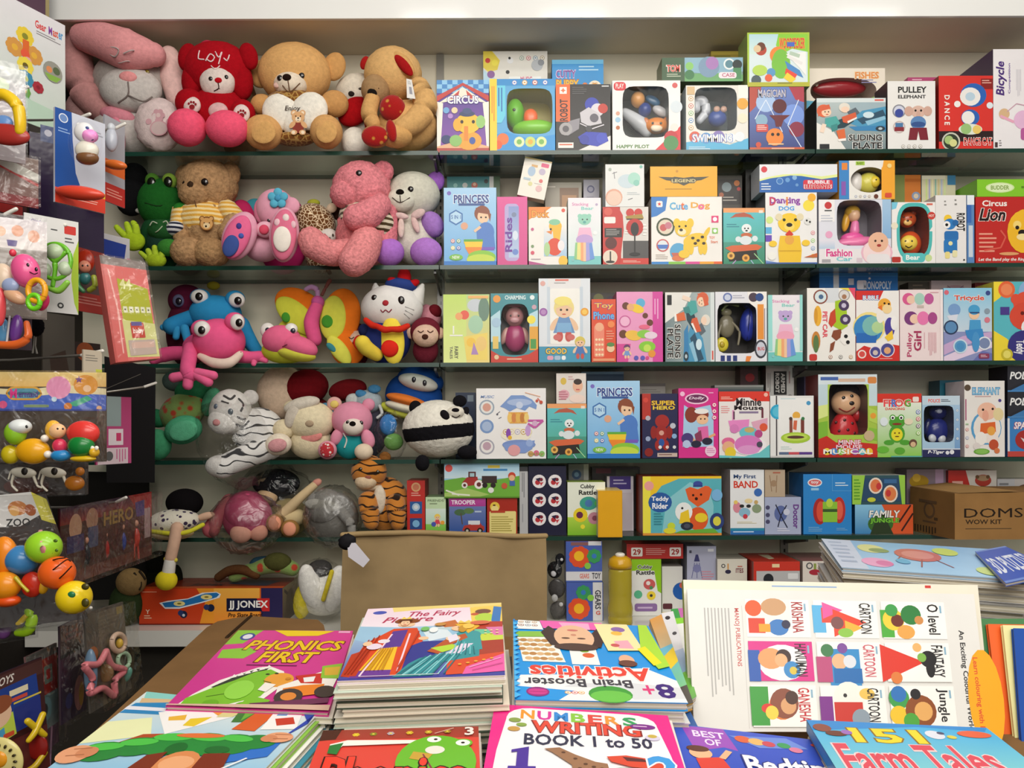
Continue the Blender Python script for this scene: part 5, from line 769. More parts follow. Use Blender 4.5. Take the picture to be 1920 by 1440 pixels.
i13=box('toy_box','blue-lilac box with a sketchy stethoscope picture',1434,932,1502,993,'a8b0cc',shelf=5,d=.1,side='7a8098',top='8a8a98',group=g,ops=O(8,28,6,'4a4a6a')+O(8,48,6,'4a4a6a')+O(8,66,6,'4a4a6a')+O(44,44,18,'5a6aa0',ry=22)+L('20243a',3,30,20,44,50,60,22)+L('20243a',3,44,50,36,80)+L('20243a',3,44,50,62,82)+O(60,40,9,'c8cce0')+T('Doctor',78,20,94,84,'6a3a8a',rot=90,b=.04)+LN(34,84,70,94,2,'d8d8e8'))
i14=box('toy_box','small beige box standing on the lilac box',1434,881,1472,931,'b8a48c',on=i13,d=.08,side='8a7a68',group=g,ops=L('8a6a50',3,24,20,34,80)+L('8a6a50',3,60,20,56,84)+O(44,50,16,'a08468')+LN(40,8,90,20,1,'b0604a'))
i15=box('toy_box','bright blue box with a red and green rolling drum toy',1506,889,1597,996,'2c84cc',shelf=5,d=.13,side='1f68a8',top='1a548a',group=g,ops=
 E(24,14,15,7,'e8f0f4')+E(24,14,13,5,'d86a6a')+T('toy',16,11,32,17,'f0f0f4')+R(16,23,32,27,'9ac8e8')+L('5aa4dc',1,60,0,60,28)+L('5aa4dc',1,60,28,100,28)+LN(66,14,94,22,2,'cfe4f4')+E(34,62,14,22,'a82a2a')+E(36,62,9,17,'d8503a')+E(74,60,13,22,'b8302c')+E(74,60,8,16,'e0604a')+R(40,46,70,80,'8cc23a')+R(40,58,70,63,'3a5a2a')+O(54,48,7,'b8d84a',ry=9)+LN(10,88,40,97,3,'7ab4e0')+LN(68,90,92,95,2,'7ab4e0'))
i16=box('toy_box','blue and orange box with graffiti-like lettering, lowest beside the carton',1603,946,1712,1003,'3f8fc4',shelf=5,d=.12,side='1d4a70',group=g,ops=GR(0,0,60,100,'8ac4e4','3a80b8')+PG('d8582a',46,0,100,0,100,100,64,100,56,40)+L('3a1a14',3,76,60,96,2)+L('3a1a14',3,80,90,100,30)+O(44,66,22,'3a6a2a',ry=16)+PG('2a3a20',26,100,34,60,56,60,66,100)+T('FAMILY',24,20,78,44,'f0f0ea','2a2a2a',.08,.06,sh=.1)+T('JUNGLE',26,46,76,66,'7ac83a','1a3a14',.08,.06))
i17=box('toy_box','green-edged dark box with orange sunglasses on the graffiti-letter box',1598,891,1697,941,'30545c',on=i16,d=.11,side='5a8a3a',top='dfe0da',group=g,ops=PG('9acc4a',0,0,24,0,16,100,0,100)+PG('9acc4a',88,0,100,0,100,100,94,100)+LN(3,14,16,90,7,'5a9a2a')+PG('2a4a6a',24,10,88,10,92,90,18,90)+E(44,36,13,28,'eadccc')+E(44,36,10,22,'e07a4a')+E(50,38,5,12,'c83a3a')+E(72,64,14,30,'eadccc')+E(72,64,11,24,'e0824a')+E(68,62,5,12,'c83a3a')+E(36,84,8,8,'c8d03a')+R(60,14,84,28,'3a6a9a'))
box('toy_box','small grey and blue box behind the green-topped rattle box',1066,870,1104,1003,'8f8f90',shelf=5,d=.06,Y=2.65,group=g,ops=O(40,16,24,'3a5a84')+O(40,16,12,'8ab0d0')+R(76,0,100,30,'cfccc6'))
box('toy_box','dark box far back behind the mustard box',1110,876,1200,1003,'3e3a3c',shelf=5,d=.05,Y=2.68,group=g,ops=R(8,2,40,10,'7a3a4a')+R(50,4,96,14,'55584a'))
box('toy_box','red and white box with a smiling mouth motif above the brown carton',1778,882,1869,1003,'d8d2cc',shelf=5,d=.08,Y=2.61,side='7a1f1c',top='a8302a',group=g,ops=PG('c02f28',0,0,36,0,46,30,44,60,40,100,0,100)+R(8,18,30,24,'e8b0a4')+R(8,24,32,30,'f0ece8')+E(72,17,17,10,'b03a2e')+E(72,13,13,5,'a88a6a')+O(60,11,4,'6a4a2a')+O(82,11,4,'6a4a2a')+E(70,34,13,8,'3a1a18'))
box('toy_box','pale box with a baby face at the right edge above the carton',1870,898,1960,1003,'cfc8c6',shelf=5,d=.07,Y=2.62,group=g,ops=R(0,0,36,50,'c8c8ce')+LN(4,8,30,30,2,'8a8a90')+O(62,30,20,'e0ac8c',ry=22)+O(58,28,2,'2a1a14')+O(70,28,2,'2a1a14')+O(62,18,19,'6a4a34',ry=8))
box('toy_box','lilac edged box beside the sunglasses box',1700,880,1777,1003,'8a7a88',shelf=5,d=.08,Y=2.625,group=g,ops=R(70,0,90,100,'b89aba')+O(30,20,24,'b08a1e',ry=16)+O(24,14,10,'d8b03a'))
# brown corrugated carton
bc=empty('brown_carton',V((1.47,2.33,SHELF[5]+.0006)))
m=M(); fl=P(1790,925,2.39); fr_=P(2010,905,2.39); zb=SHELF[5]+.0006
p=[V((fl.x,2.39,fl.z)),V((fr_.x,2.39,fl.z+.004)),V((fr_.x,2.39,zb)),V((fl.x,2.39,zb))]
bk=[V((fl.x-.03,2.6,fl.z+.005)),V((fr_.x,2.6,fl.z+.005)),V((fr_.x,2.6,zb)),V((fl.x-.03,2.6,zb))]
q=[a-V(bc.location) for a in p+bk]
m.hexa(q,['9c7445','8a663c','7a5832','8a663c',None,'8a663c'])
f=FR(*q[:4])
art(m,f,T('DOMS',8,33,58,53,'2a211a',b=.0)+T('WOW KIT',9,57,40,67,'3a2c20')+LN(9,76,62,80,1,'5a4630')+O(70,40,4,'4a3826')+ST(84,36,6,'4a3826',8)+O(72,72,4,'2a211a')+O(72,72,2,'9c7445')+L('3a2c20',1.5,70,66,66,56)+O(64,34,1.5,'4a3826')+O(94,60,7,'4a3826'))
art(m,FR(q[4],q[0],q[3],q[7]),O(45,46,13,'5a4430')+O(45,46,9,'7a5832')+R(30,70,60,74,'5a4430')+LV(4,82,64,99,9,'33281c')+R(56,60,64,66,'4a3826')+R(22,24,62,30,'5a4430'))
m.build('carton_body','kraft',bc)
m=M(); m.poly([q[0],q[4],q[5],q[1]],'8c6840'); m.add([q[0]+V((.01,-.002,.001)),q[4]+V((0,0,.001)),q[4]+V((.14,.02,.012)),q[0]+V((.2,-.002,.006))],[(0,1,2,3)],'a07c4e'); m.build('carton_flap','kraft',bc)
tag(bc,'open brown corrugated carton with black print at the right end','carton')
# ------------------------------------------------------------------ row 6 (on the white ledge)
g='boxed toys on the white ledge'
j1=box('toy_box','blue box with red and yellow gears, lower of its pair',1062,1092,1131,1165,'4a62b0',shelf=6,d=.09,Y=2.497,side='3a4a8a',group=g,ops=R(72,0,98,100,'dcdce0')+T('GEARS',78,20,94,70,'3a3a44',rot=90,b=.03)+FL(34,68,30,'e0522a','f0b424',9)+O(34,68,14,'f0b424')+FL(46,26,20,'3a9a5a','3a7ac0',8)+O(66,40,9,'8ac84a')+T('G',80,74,92,84,'d8503a'))
j2=box('toy_box','blue box with red and yellow gears, upper of its pair',1061,1015,1129,1091,'4a62b0',on=j1,d=.09,Y=2.497,side='3a4a8a',top='8a5a6a',group=g,ops=R(0,74,100,96,'dcdce0')+T('GEARS',38,79,64,91,'d8604a',b=.02)+T('TOY',72,77,96,92,'3a3a44',b=.05)+R(14,2,62,10,'8a5a5a')+R(62,0,98,10,'d8d8dc')+FL(38,38,30,'e0522a','f0b424',9)+O(36,36,14,'f4bc24')+FL(78,36,20,'3a9a5a','3a7ac0',8)+O(60,60,9,'8ac84a'))
m=M(); bp=P(1163,1168,2.46); s=2.46/F
bt=empty('sipper_bottle',V((bp.x,2.46,LZ+.0005)))
m.lathe((0,0,0),[(20*s,0),(23*s,2*s),(23*s,14*s),(22*s,16*s),(23*s,18*s),(24*s,30*s),(21*s,44*s),(22*s,58*s),(22*s,100*s),(20*s,106*s)],'c8b428'); m.build('bottle_body','bottle_clear' if 'bottle_clear' in MATS else 'plastic',bt)
m=M(); m.lathe((0,0,0),[(22*s,105*s),(22.5*s,112*s),(20*s,122*s),(12*s,127*s)],'d2a01c'); m.build('bottle_cap','plastic',bt)
m=M(); m.lathe((0,0,0),[(9*s,126*s),(9*s,131*s),(6*s,133*s)],'e8e4d8'); m.build('spout','plastic',bt)
tag(bt,'translucent yellow drinking bottle with an amber lid on the ledge','bottle')
j3=box('toy_box','green-topped white box with rattle rings, on the ledge behind the bottle',1184,1049,1240,1142,'e4e4e0',shelf=6,d=.1,Y=2.56,side='9ac22a',group=g,ops=R(0,0,100,20,'8fc41f')+PG('8fc41f',70,0,100,0,100,60,88,56)+T('Cubby',20,10,70,18,'1c1c1c','f4f4f0',.05,.06)+T('Rattle',16,19,78,27,'1c1c1c','f4f4f0',.05,.06)+O(60,44,20,'c85a5a',ry=18)+O(56,42,7,'e8e0dc')+O(66,50,6,'4a8a5a')+O(22,62,14,'5ab48a')+O(66,64,15,'e8cc3a')+O(66,64,5,'3a3a3a')+RR(10,78,86,92,8,'8a6aa0')+R(20,84,70,87,'c8b0d4'))
j4=box('toy_box','white box with a blue round picture beside the green-topped rattle box',1241,1062,1280,1136,'dcdad6',shelf=6,d=.09,Y=2.585,side='a8a49e',group=g,ops=O(94,52,42,'1f5aa8')+O(98,40,14,'c85a4a')+RR(4,78,50,90,6,'5a2a34')+R(0,96,100,100,'e8d8b0'))
j5=box('toy_box','red box with two white number squares lying over the rattle boxes',1175,1020,1281,1049,'b8302c',on=j3,d=.11,Y=2.57,side='8a2420',top='9a2824',group=g,ops=RR(8,24,28,84,2,'f0e8e4')+T('29',11,34,25,74,'a82a26',b=.05)+RR(76,24,96,84,2,'f0e8e4')+T('29',79,34,93,74,'a82a26',b=.05)+LN(34,30,70,80,4,'e0a098'))
j6=box('toy_box','lavender box with a dark spinning-top drawing',1288,1024,1343,1150,'a9abc2',shelf=6,d=.09,Y=2.56,side='8a8ca4',group=g,ops=R(72,4,92,8,'dcdce4')+R(8,6,16,10,'4a4a5a')+PG('3a3a6a',24,22,30,12,38,12,44,22)+L('5a5a8a',2,26,24,16,46)+L('5a5a8a',2,42,24,52,46)+L('5a5a8a',2,34,24,34,46)+O(34,32,14,'7a7ca8')+LN(50,36,94,50,4,'c88a9a')+LN(6,54,60,58,1,'dcdce4'))
j7=box('toy_box','cream box with small dark spinning-top print, low on the ledge',1345,1048,1401,1155,'d4cfc2',shelf=6,d=.1,Y=2.54,side='b0aa9c',top='a8a296',group=g,ops=O(20,12,7,'4a4a4a')+O(20,12,4,'d4cfc2')+O(36,22,10,'2e2a44',ry=7)+R(34,8,38,18,'c88a3a')+T('ITES',62,16,88,24,'7a3a44',b=.04)+R(68,12,84,14,'b86a5a'))
j8=box('toy_box','red and grey box with a hot-air-balloon drawing',1413,1053,1500,1160,'b7b6b6',shelf=6,d=.17,Y=2.5,side='8a241e',top='b23224',group=g,ops=R(0,0,100,16,'c63526')+R(0,16,6,100,'c63526')+R(40,4,56,10,'e8cfa0')+O(32,30,11,'23252a',ry=12)+R(29,40,35,45,'23252a')+LN(46,34,58,38,1,'6a6a6a')+RR(74,20,96,30,2,'dcdcdc'),sops=[('top',PG('d8c8a8',38,20,62,20,58,66,44,74))])
j9=box('toy_box','white box with red heart and flower motifs',1505,1052,1585,1160,'ddd3c8',shelf=6,d=.17,Y=2.5,side='b8aca0',top='8a5a5a',group=g,ops=O(16,8,8,'5a5a5a')+O(16,8,5,'ddd3c8')+R(26,4,32,16,'8a9a4a')+E(29,19,14,5,'a82a3a')+O(72,14,11,'c83a48')+O(84,14,11,'c83a48')+PG('c83a48',62,17,94,17,78,36)+T('GIFT',68,15,90,20,'e8b0b8')+E(52,32,13,4,'9a8a7a'))
m=M(); 
bb=empty('blue_ball',P(1497,1086,2.47)); bb.location.z=LZ+.0006
vs,fs=ico(3); m.add([v*.033+V((0,0,.033)) for v in vs],fs,'2a7ac0',True); m.build('ball_body','plastic',bb); m=M(); m.tube([V((.012,-.03,.05)),V((.03,-.02,.06)),V((.045,-.005,.05))],.006,'3a8ad0'); m.build('handle','plastic',bb); tag(bb,'small glossy blue baby toy in front of the red and grey box','toy')
# ------------------------------------------------------------------ soft toys, top shelf
g1='soft toys on the top shelf'
def PAW(x,y,s,c,rot=0): return D('/paw_print',[(x-s,y-s),(x+s,y-s),(x+s,y+s),(x-s,y+s)],O(50,64,26,c,ry=22)+O(20,34,11,c)+O(42,20,11,c)+O(66,22,11,c)+O(84,40,11,c))
toy('plush_rabbit','big grey rabbit with pink ears, one ear folded over its eyes',2.61,[
 B('body',238,252,62,44,'cbc4c0',rz=48),B('belly_scarf',222,222,34,16,'d98a98',dz=34,rz=16,rot=15),B('scarf_end',222,256,11,38,'d98294',dz=44,rz=8,rot=-8),
 B('head',250,158,72,58,'aaa29c',rz=50),B('muzzle',245,172,56,40,'c9c3be',dz=38,rz=28),S('nose',240,148,16,10,'e89a9a',rot=5),
 W('mouth','7a6f6a',3,[(240,158),(240,182),(222,196)]),W('mouth','7a6f6a',3,[(240,182),(268,194),(285,186)]),S('eye',276,139,4,4,'7a6a1e',mat='eye'),
 K('ear','e39a9c',[(158,74,40,24),(196,82,52,32),(240,98,58,36),(288,106,52,21)]),K('ear','c48c8a',[(147,78,0,22),(146,130,12,28),(165,185,20,28),(196,212,20,22)],shag=.03),
 K('ear_tip','ecc4be',[(318,108,5,17),(326,150,10,25),(336,190,10,22)]),W('embroidery','b8a9a6',2.5,[(192,100),(204,92),(222,96),(216,110),(204,104)]),W('embroidery','c4b0ae',2.5,[(232,104),(250,98),(262,110),(248,114)]),W('embroidery','c4b0ae',2,[(205,118),(222,122),(240,118),(256,124)]),
 B('leg',298,238,42,48,'dcc8c6',dz=50,rz=26,shag=.06),D('/paw_print',[(270,205),(326,205),(326,272),(270,272)],FL(48,22,22,'c99ba2','d8bcba')+O(50,58,30,'c99ba2',ry=26)+O(50,58,26,'c9b2b0',ry=22)+O(16,40,10,'c99ba2')+O(84,40,10,'c99ba2')),
 B('arm',160,215,34,42,'b98f8d',dz=0,rz=30)],base=SHELF[1],group=g1)
toy('plush_dog','bright red dog soft toy with a cream face and pink feet',2.535,[
 B('body',410,228,52,46,'a30d1a',rz=38),B('head',408,148,62,50,'a80f1c',rz=42),B('ear',352,126,17,26,'9c0c18',dz=10,rz=14,rot=12),B('ear',466,124,17,25,'9c0c18',dz=10,rz=14,rot=-12),B('hood_side',362,172,20,34,'9c0c18',dz=4,rz=20),B('hood_side',454,172,20,34,'9c0c18',dz=4,rz=20),
 B('hair_tuft',390,108,16,14,'c0304c',dz=5,rz=10),S('face',408,172,32,31,'dfd0c8',rz=22),S('nose',409,169,7,5,'b8121e'),EY(395,166,4),EY(424,163,4),W('mouth','3a1a1a',2,[(409,174),(410,184),(402,189)]),W('mouth','3a1a1a',2,[(410,184),(420,187),(428,178)]),
 W('stitched_lettering','e8d0d0',2.5,[(374,114),(372,128),(382,130)]),W('stitched_lettering','e8d0d0',2.5,[(386,132),(394,120),(402,126),(396,134),(388,130)]),W('stitched_lettering','e8d0d0',2.5,[(404,116),(410,126),(416,116),(410,138)]),W('stitched_lettering','e8d0d0',2.5,[(420,128),(426,132),(430,122)]),W('stitched_lettering','e8d0d0',2,[(396,142),(404,148),(412,142)]),
 S('bib',409,226,18,15,'d8b0b0'),B('arm',356,212,26,26,'a30d1a',dz=22,rz=22),S('/paw_pad',360,216,16,16,'e0cdc8',rz=8),PAW(360,216,10,'8a1a22'),B('arm',456,232,22,26,'a30d1a',dz=22,rz=22),S('/paw_pad',453,232,15,17,'e0cdc8',rz=8),PAW(453,232,10,'8a1a22'),
 B('leg',351,258,34,33,'ee5877',dz=46,rz=30),B('leg',426,260,38,32,'ee5877',dz=46,rz=30)],base=SHELF[1],group=g1)
toy('plush_bear','beige bear mostly hidden behind the red dog',2.66,[B('head',440,126,34,30,'c4ab80',rz=26),B('ear',463,112,12,12,'c4ab80'),B('body',450,200,36,90,'8a7458',rz=28)],base=SHELF[1],group=g1)
heart=lambda x,y,w,h,col,dz:[B('heart_pillow',x-w*.24,y-h*.1,w*.29,h*.42,col,dz=dz,rz=15,rot=-38),B('heart_pillow_half',x+w*.24,y-h*.12,w*.29,h*.44,col,dz=dz,rz=15,rot=36),B('heart_point',x,y+h*.1,w*.22,h*.36,col,dz=dz,rz=15)]
toy('plush_bear','tan bear holding a white heart pillow with a small bear picture',2.57,[
 B('body',553,232,62,48,'d2a066',rz=40),B('collar',550,202,50,20,'a06a34',dz=22,rz=28,mat='lace'),B('dress_hem',552,272,38,12,'a06a34',dz=34,rz=20,mat='lace'),B('head',553,150,68,56,'d8a76b',rz=48),B('ear',489,150,22,26,'cf9c60',dz=-8,rz=12),B('ear',627,136,21,27,'cf9c60',dz=-8,rz=12,rot=15),
 S('muzzle',545,171,30,22,'e6d7c2',rz=26),S('nose',538,157,8,6.5,'241610',rz=6),EY(525,158,5.5),EY(565,153,6),W('mouth','6a4a34',2,[(540,163),(543,182)]),W('mouth','6a4a34',2,[(530,172),(543,184),(562,168)]),S('cheek',519,171,6,5,'e0b8ac',rz=3),
 B('arm',492,208,21,19,'c8955c',dz=24,rz=18),B('arm',627,206,26,24,'c8955c',dz=24,rz=20)]+heart(553,230,112,82,'ece6da',42)+[
 D('heart_print',[(520,205),(590,205),(590,264),(520,264)],T('Enjoy',20,8,62,28,'3a2a20',sh=.2,b=.01)+BEAR(56,62,52,'d8a878','f0dcc0',shirt='8c3a2e')),
 B('leg',494,260,34,31,'d2a066',dz=48,rz=28),S('/sole',494,260,22,20,'cfa064',rz=4),B('leg',612,259,29,30,'d2a066',dz=48,rz=28),S('/sole',612,259,19,20,'cfa064',rz=4)],base=SHELF[1],group=g1)
toy('plush_bear','cream bear hugging a dark red cushion, between the two tan bears',2.64,[B('body',674,235,40,45,'ddd4c4',rz=32),B('head',672,170,42,36,'e2d9c8',rz=34),B('hat_brim',668,143,26,8,'8a8270',dz=4),S('nose',659,170,6,5,'2a2420'),S('eye',676,161,5,2.5,'4a4038'),B('cushion',664,204,32,24,'a31016',dz=40,rz=15,rot=-35),B('scarf',690,225,7,26,'8c1a1c',dz=40,rz=8,rot=-8),B('leg',666,262,25,27,'eae4d8',dz=44,rz=24)],base=SHELF[1],group=g1)
toy('plush_bear','large tan bear turned sideways with red-lined ears and a paper tag',2.56,[
 B('body',765,248,58,46,'d6a86c',rz=42),B('head',737,152,54,50,'d9ad72',rz=44),B('ear',684,130,8,13,'a81f1e',dz=0,rz=5,rot=20),B('ear',755,133,28,15,'d2a266',dz=34,rz=10,rot=48),S('/ear_lining',757,135,24,9,'a11a1c',rz=6,rot=50),B('snout',704,182,26,28,'a5835c',dz=26,rz=26),S('nose',698,187,9,11,'1c1614'),W('mouth','5a4030',2,[(710,178),(724,192),(728,200)]),
 B('neck_scarf',736,216,24,24,'92241c',dz=34,rz=18,mat='redflower'),K('arm','cfa066',[(698,200,40,14),(692,225,46,15),(700,244,48,13)]),K('arm','d6a96e',[(786,178,26,20),(798,212,34,22),(778,240,44,21),(756,252,50,17)]),
 B('leg',705,268,26,20,'b08050',dz=52,rz=20),S('/sole_patch',703,268,24,18,'8c2a20',rz=10,mat='redflower'),B('leg',742,268,30,20,'d2a266',dz=48,rz=24),S('cuff',734,258,9,20,'9c2820',rz=8,mat='redflower',rot=-10),
 D('paper_tag',[(762,160),(772,162),(779,198),(763,196)],R(0,0,100,100,'e6e4e0')+R(36,40,74,78,'9a9aa4')+LN(20,10,80,30,3,'a8a8a8'),h=4)],base=SHELF[1],group=g1)
# ------------------------------------------------------------------ second shelf
g2='soft toys on the second shelf'
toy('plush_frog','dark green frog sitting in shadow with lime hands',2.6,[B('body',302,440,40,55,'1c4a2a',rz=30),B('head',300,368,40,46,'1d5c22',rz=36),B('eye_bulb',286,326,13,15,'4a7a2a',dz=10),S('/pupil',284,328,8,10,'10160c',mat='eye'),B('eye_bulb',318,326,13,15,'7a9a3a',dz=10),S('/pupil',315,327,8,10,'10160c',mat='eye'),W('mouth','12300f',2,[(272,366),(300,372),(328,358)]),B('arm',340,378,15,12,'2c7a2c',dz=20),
 B('hand',250,438,21,18,'aecb2a',dz=34,rz=12),K('/finger','b5d233',[(240,432,36,7),(226,420,36,6),(219,412,36,5)]),K('/finger','b5d233',[(246,428,36,7),(240,412,36,6),(238,406,36,5)]),K('/finger','b5d233',[(256,424,36,7),(254,410,36,6),(250,404,36,5)]),K('/finger','b5d233',[(238,444,36,6),(222,444,36,5),(208,440,36,5)]),
 B('hand',292,474,19,13,'a8c22c',dz=44,rz=11),K('/finger','b5cf3a',[(284,468,46,6),(278,456,46,5)]),K('/finger','b5cf3a',[(292,464,46,6),(290,450,46,5)]),K('/finger','b5cf3a',[(302,468,46,6),(306,454,46,5)]),K('/finger','b5cf3a',[(276,470,46,5),(264,460,46,4)])],base=SHELF[2],group=g2)
toy('plush_frog','small green frog in a navy and white striped top',2.565,[B('body',306,434,30,36,'214034',rz=24),B('head',304,412,26,20,'26582c',dz=14,rz=20),W('eye_outline','c8ccb8',2,[(281,402,36),(286,395,38),(294,398,38)]),W('eye_outline','c8ccb8',2,[(306,396,38),(312,394,38),(316,402,36)]),W('mouth','b8c4a8',2,[(283,409),(292,415),(304,404)]),B('sleeve',326,408,18,13,'2a2f48',dz=18,rz=14,mat='navy_stripe',rot=-20),B('leg',316,444,20,16,'3d8434',dz=24,rz=14)],base=SHELF[2]+.03,group=g2)
toy('plush_bear','curly brown bear in a yellow striped shirt with a bear badge',2.6,[
 B('body',388,430,50,58,'b08c64',rz=40),B('shirt',386,418,51,40,'e8b45a',rz=43,dz=1,mat='yellow_knit'),B('head',390,350,54,48,'b48e66',rz=44),B('ear',346,335,17,24,'ab855e',dz=-6,rz=12),B('ear',430,330,20,24,'ab855e',dz=0,rz=12,rot=15),B('snout',366,366,30,24,'ad8861',dz=24,rz=24),S('nose',357,349,6,7,'3a2a1e'),EY(346,345,4),EY(384,343,7),W('mouth','6a4a32',2,[(365,378),(368,390)]),
 K('sleeve','edc878',[(342,405,14,20),(338,424,20,18)],mat='yellow_knit'),K('arm','ad8861',[(338,430,22,17),(342,450,28,16)]),K('sleeve','edc878',[(428,396,14,19),(440,410,18,19)],mat='yellow_knit'),K('arm','b08c64',[(440,416,22,18),(430,440,34,20)]),
 D('badge',[(373,407),(402,407),(402,434),(373,434)],O(50,52,46,'8a5a2a')+O(20,18,18,'8a5a2a')+O(80,18,18,'8a5a2a')+O(50,54,40,'d8a464',ry=38)+O(20,18,12,'d8a464')+O(80,18,12,'d8a464')+O(50,66,22,'e8cfa0',ry=18)+O(46,72,7,'2a1a12')+O(34,48,4,'3a2a1a')+O(68,48,4,'3a2a1a')),
 B('leg',352,474,31,27,'b48e66',dz=46,rz=26),B('leg',396,476,34,26,'ae8960',dz=46,rz=26)],base=SHELF[2],mat='shag',shag=.07,group=g2)
toy('plush_elephant','pink soft toy lying back with two big padded soles raised and a blue flower',2.53,[
 B('body',492,476,32,24,'dba3b6',rz=28),B('head',517,402,36,38,'e5a3b8',dz=0,rz=30),B('ear',490,405,14,24,'dc7f9c',dz=6,rz=8),B('nose',497,440,17,15,'e8b4c4',dz=30,rz=12),S('/nose_tip',495,440,9,9,'d8506a'),S('eye',504,422,3,4,'2a1a22',mat='eye'),B('ear',545,395,17,16,'e5a3b8',dz=8,rz=8),
 B('hair_flower',521,381,6,6,'4a9ac0',dz=34,rz=4),B('/petal',521,370,8,8,'5bb0cc',dz=32,rz=4),B('/petal',532,378,8,8,'5bb0cc',dz=32,rz=4),B('/petal',528,391,8,8,'5bb0cc',dz=32,rz=4),B('/petal',514,391,8,8,'5bb0cc',dz=32,rz=4),B('/petal',510,378,8,8,'5bb0cc',dz=32,rz=4),
 B('leg',449,452,30,46,'e3a4ba',dz=40,rz=18,rot=22),S('/sole',444,454,23,41,'e56b96',rz=10,rot=22),S('/sole_pad',433,470,14,21,'3f5496',rz=5,rot=22),S('/toe_pad',448,434,5,6,'4a3f8c',rz=3),S('/toe_pad',452,452,5,5,'4a5fb0',rz=3),S('/toe_pad',437,440,3,4,'6a3f7c',rz=3),
 B('leg',533,450,27,50,'e6a8bc',dz=46,rz=18,rot=4),S('/sole',532,450,23,46,'dd7390',rz=10,rot=4),S('/sole_pad',529,458,16,23,'efe6dc',rz=5),S('/toe_pad',536,418,6,7,'f0e0dc',rz=3),S('/toe_pad',520,427,6,7,'e8c0c8',rz=3),S('/toe_pad',550,431,5,7,'e8c0c8',rz=3)],mat='velour',base=SHELF[2],group=g2)
toy('plush_owl','magenta and teal bird with a round white eye, behind the pink padded soles',2.65,[B('body',530,420,50,75,'c22a70',rz=26),B('head',532,372,34,24,'a8146a',dz=4,rz=22),S('eye',555,374,11,11,'d8dce0',rz=6),S('/pupil',555,376,6,6,'1d2a3a',mat='eye'),B('tuft',518,358,13,8,'b5b434',dz=8),B('tuft',588,360,12,7,'b0b03a',dz=0),B('wing',455,388,24,34,'b82a5c',dz=0,rz=18,rot=-10),B('wing_tip',478,372,20,20,'3f90a0',dz=-8,rz=12)],mat='velour',base=SHELF[2],group=g2)
toy('plush_giraffe','giraffe-spotted soft toy head with white muzzle against the salmon bear',2.595,[B('body',602,455,32,42,'c8a878',dz=-20,rz=22,mat='giraffe'),B('head',590,400,40,34,'d8b888',dz=8,rz=30,rot=25,mat='giraffe'),B('muzzle',615,428,18,16,'ded8d0',dz=20,rz=16,rot=-20),S('nostril',618,430,2,3,'4a4038',rz=2),S('nostril',624,424,2,3,'4a4038',rz=2),B('ear',622,373,10,9,'e4cdb0',dz=14,rz=5,rot=-30),B('ear',560,412,11,6,'e4d8c8',dz=14,rz=5,rot=20),B('mane',632,374,12,22,'4a3026',dz=-8,rz=8)],base=SHELF[2],group=g2)
toy('plush_bear','fluffy salmon pink bear in striped shirt, one foot hanging over the shelf edge',2.535,[
 B('body',682,440,52,62,'d98084',rz=40),B('shirt',690,416,55,40,'d8c8a8',rz=43,mat='stripe_shirt',rot=15),B('head',678,352,54,48,'df868e',rz=44),B('ear',718,322,20,20,'d67c86',dz=2,rz=12),B('snout',650,364,30,28,'dc828a',dz=16,rz=28),S('eye',673,325,6,6,'1a1210',mat='eye'),
 K('arm','df868e',[(712,385,24,22),(690,402,44,26),(668,408,52,24)]),K('arm','d67c86',[(728,400,0,18),(728,440,4,17),(724,468,8,16)]),
 K('leg','de8a8c',[(648,470,38,22),(618,474,48,24),(592,460,54,27),(584,450,56,24)]),K('leg','e08c8e',[(688,452,42,28),(676,476,58,31),(664,490,68,28)])],mat='shag',shag=.06,base=None,group=g2)
toy('plush_bear','white bear with lilac limbs and ears and a satin bow',2.6,[B('body',778,450,40,50,'d9d3c6',rz=34),B('head',775,370,50,44,'d3d1c2',rz=40),B('ear',816,344,17,20,'9a62bc',dz=-6,rz=10,rot=20),B('muzzle',752,378,26,22,'d8d5c6',dz=32,rz=18),S('nose',750,364,7.5,6,'17120f'),EY(732,364,5),EY(770,358,5.5),W('mouth','4a4038',2,[(750,370),(751,382)]),W('mouth','4a4038',2,[(736,374),(750,383),(768,374)]),
 B('bow',752,408,14,6,'d8bcb8',dz=40,rz=5,rot=10),B('bow',784,404,14,8,'d8bcb8',dz=40,rz=5,rot=-25),B('/ribbon_tail',752,430,6,18,'dcc4bc',dz=40,rz=4),B('/ribbon_tail',779,424,6,16,'dcbcb8',dz=40,rz=4,rot=-20),
 B('arm',811,424,20,25,'a67cc6',dz=20,rz=18,rot=-30),B('arm',730,432,10,24,'6a3a8c',dz=10,rz=14),B('leg',730,476,27,25,'ac72ca',dz=44,rz=24),B('leg',799,476,29,26,'b07acc',dz=44,rz=24)],base=SHELF[2],group=g2)
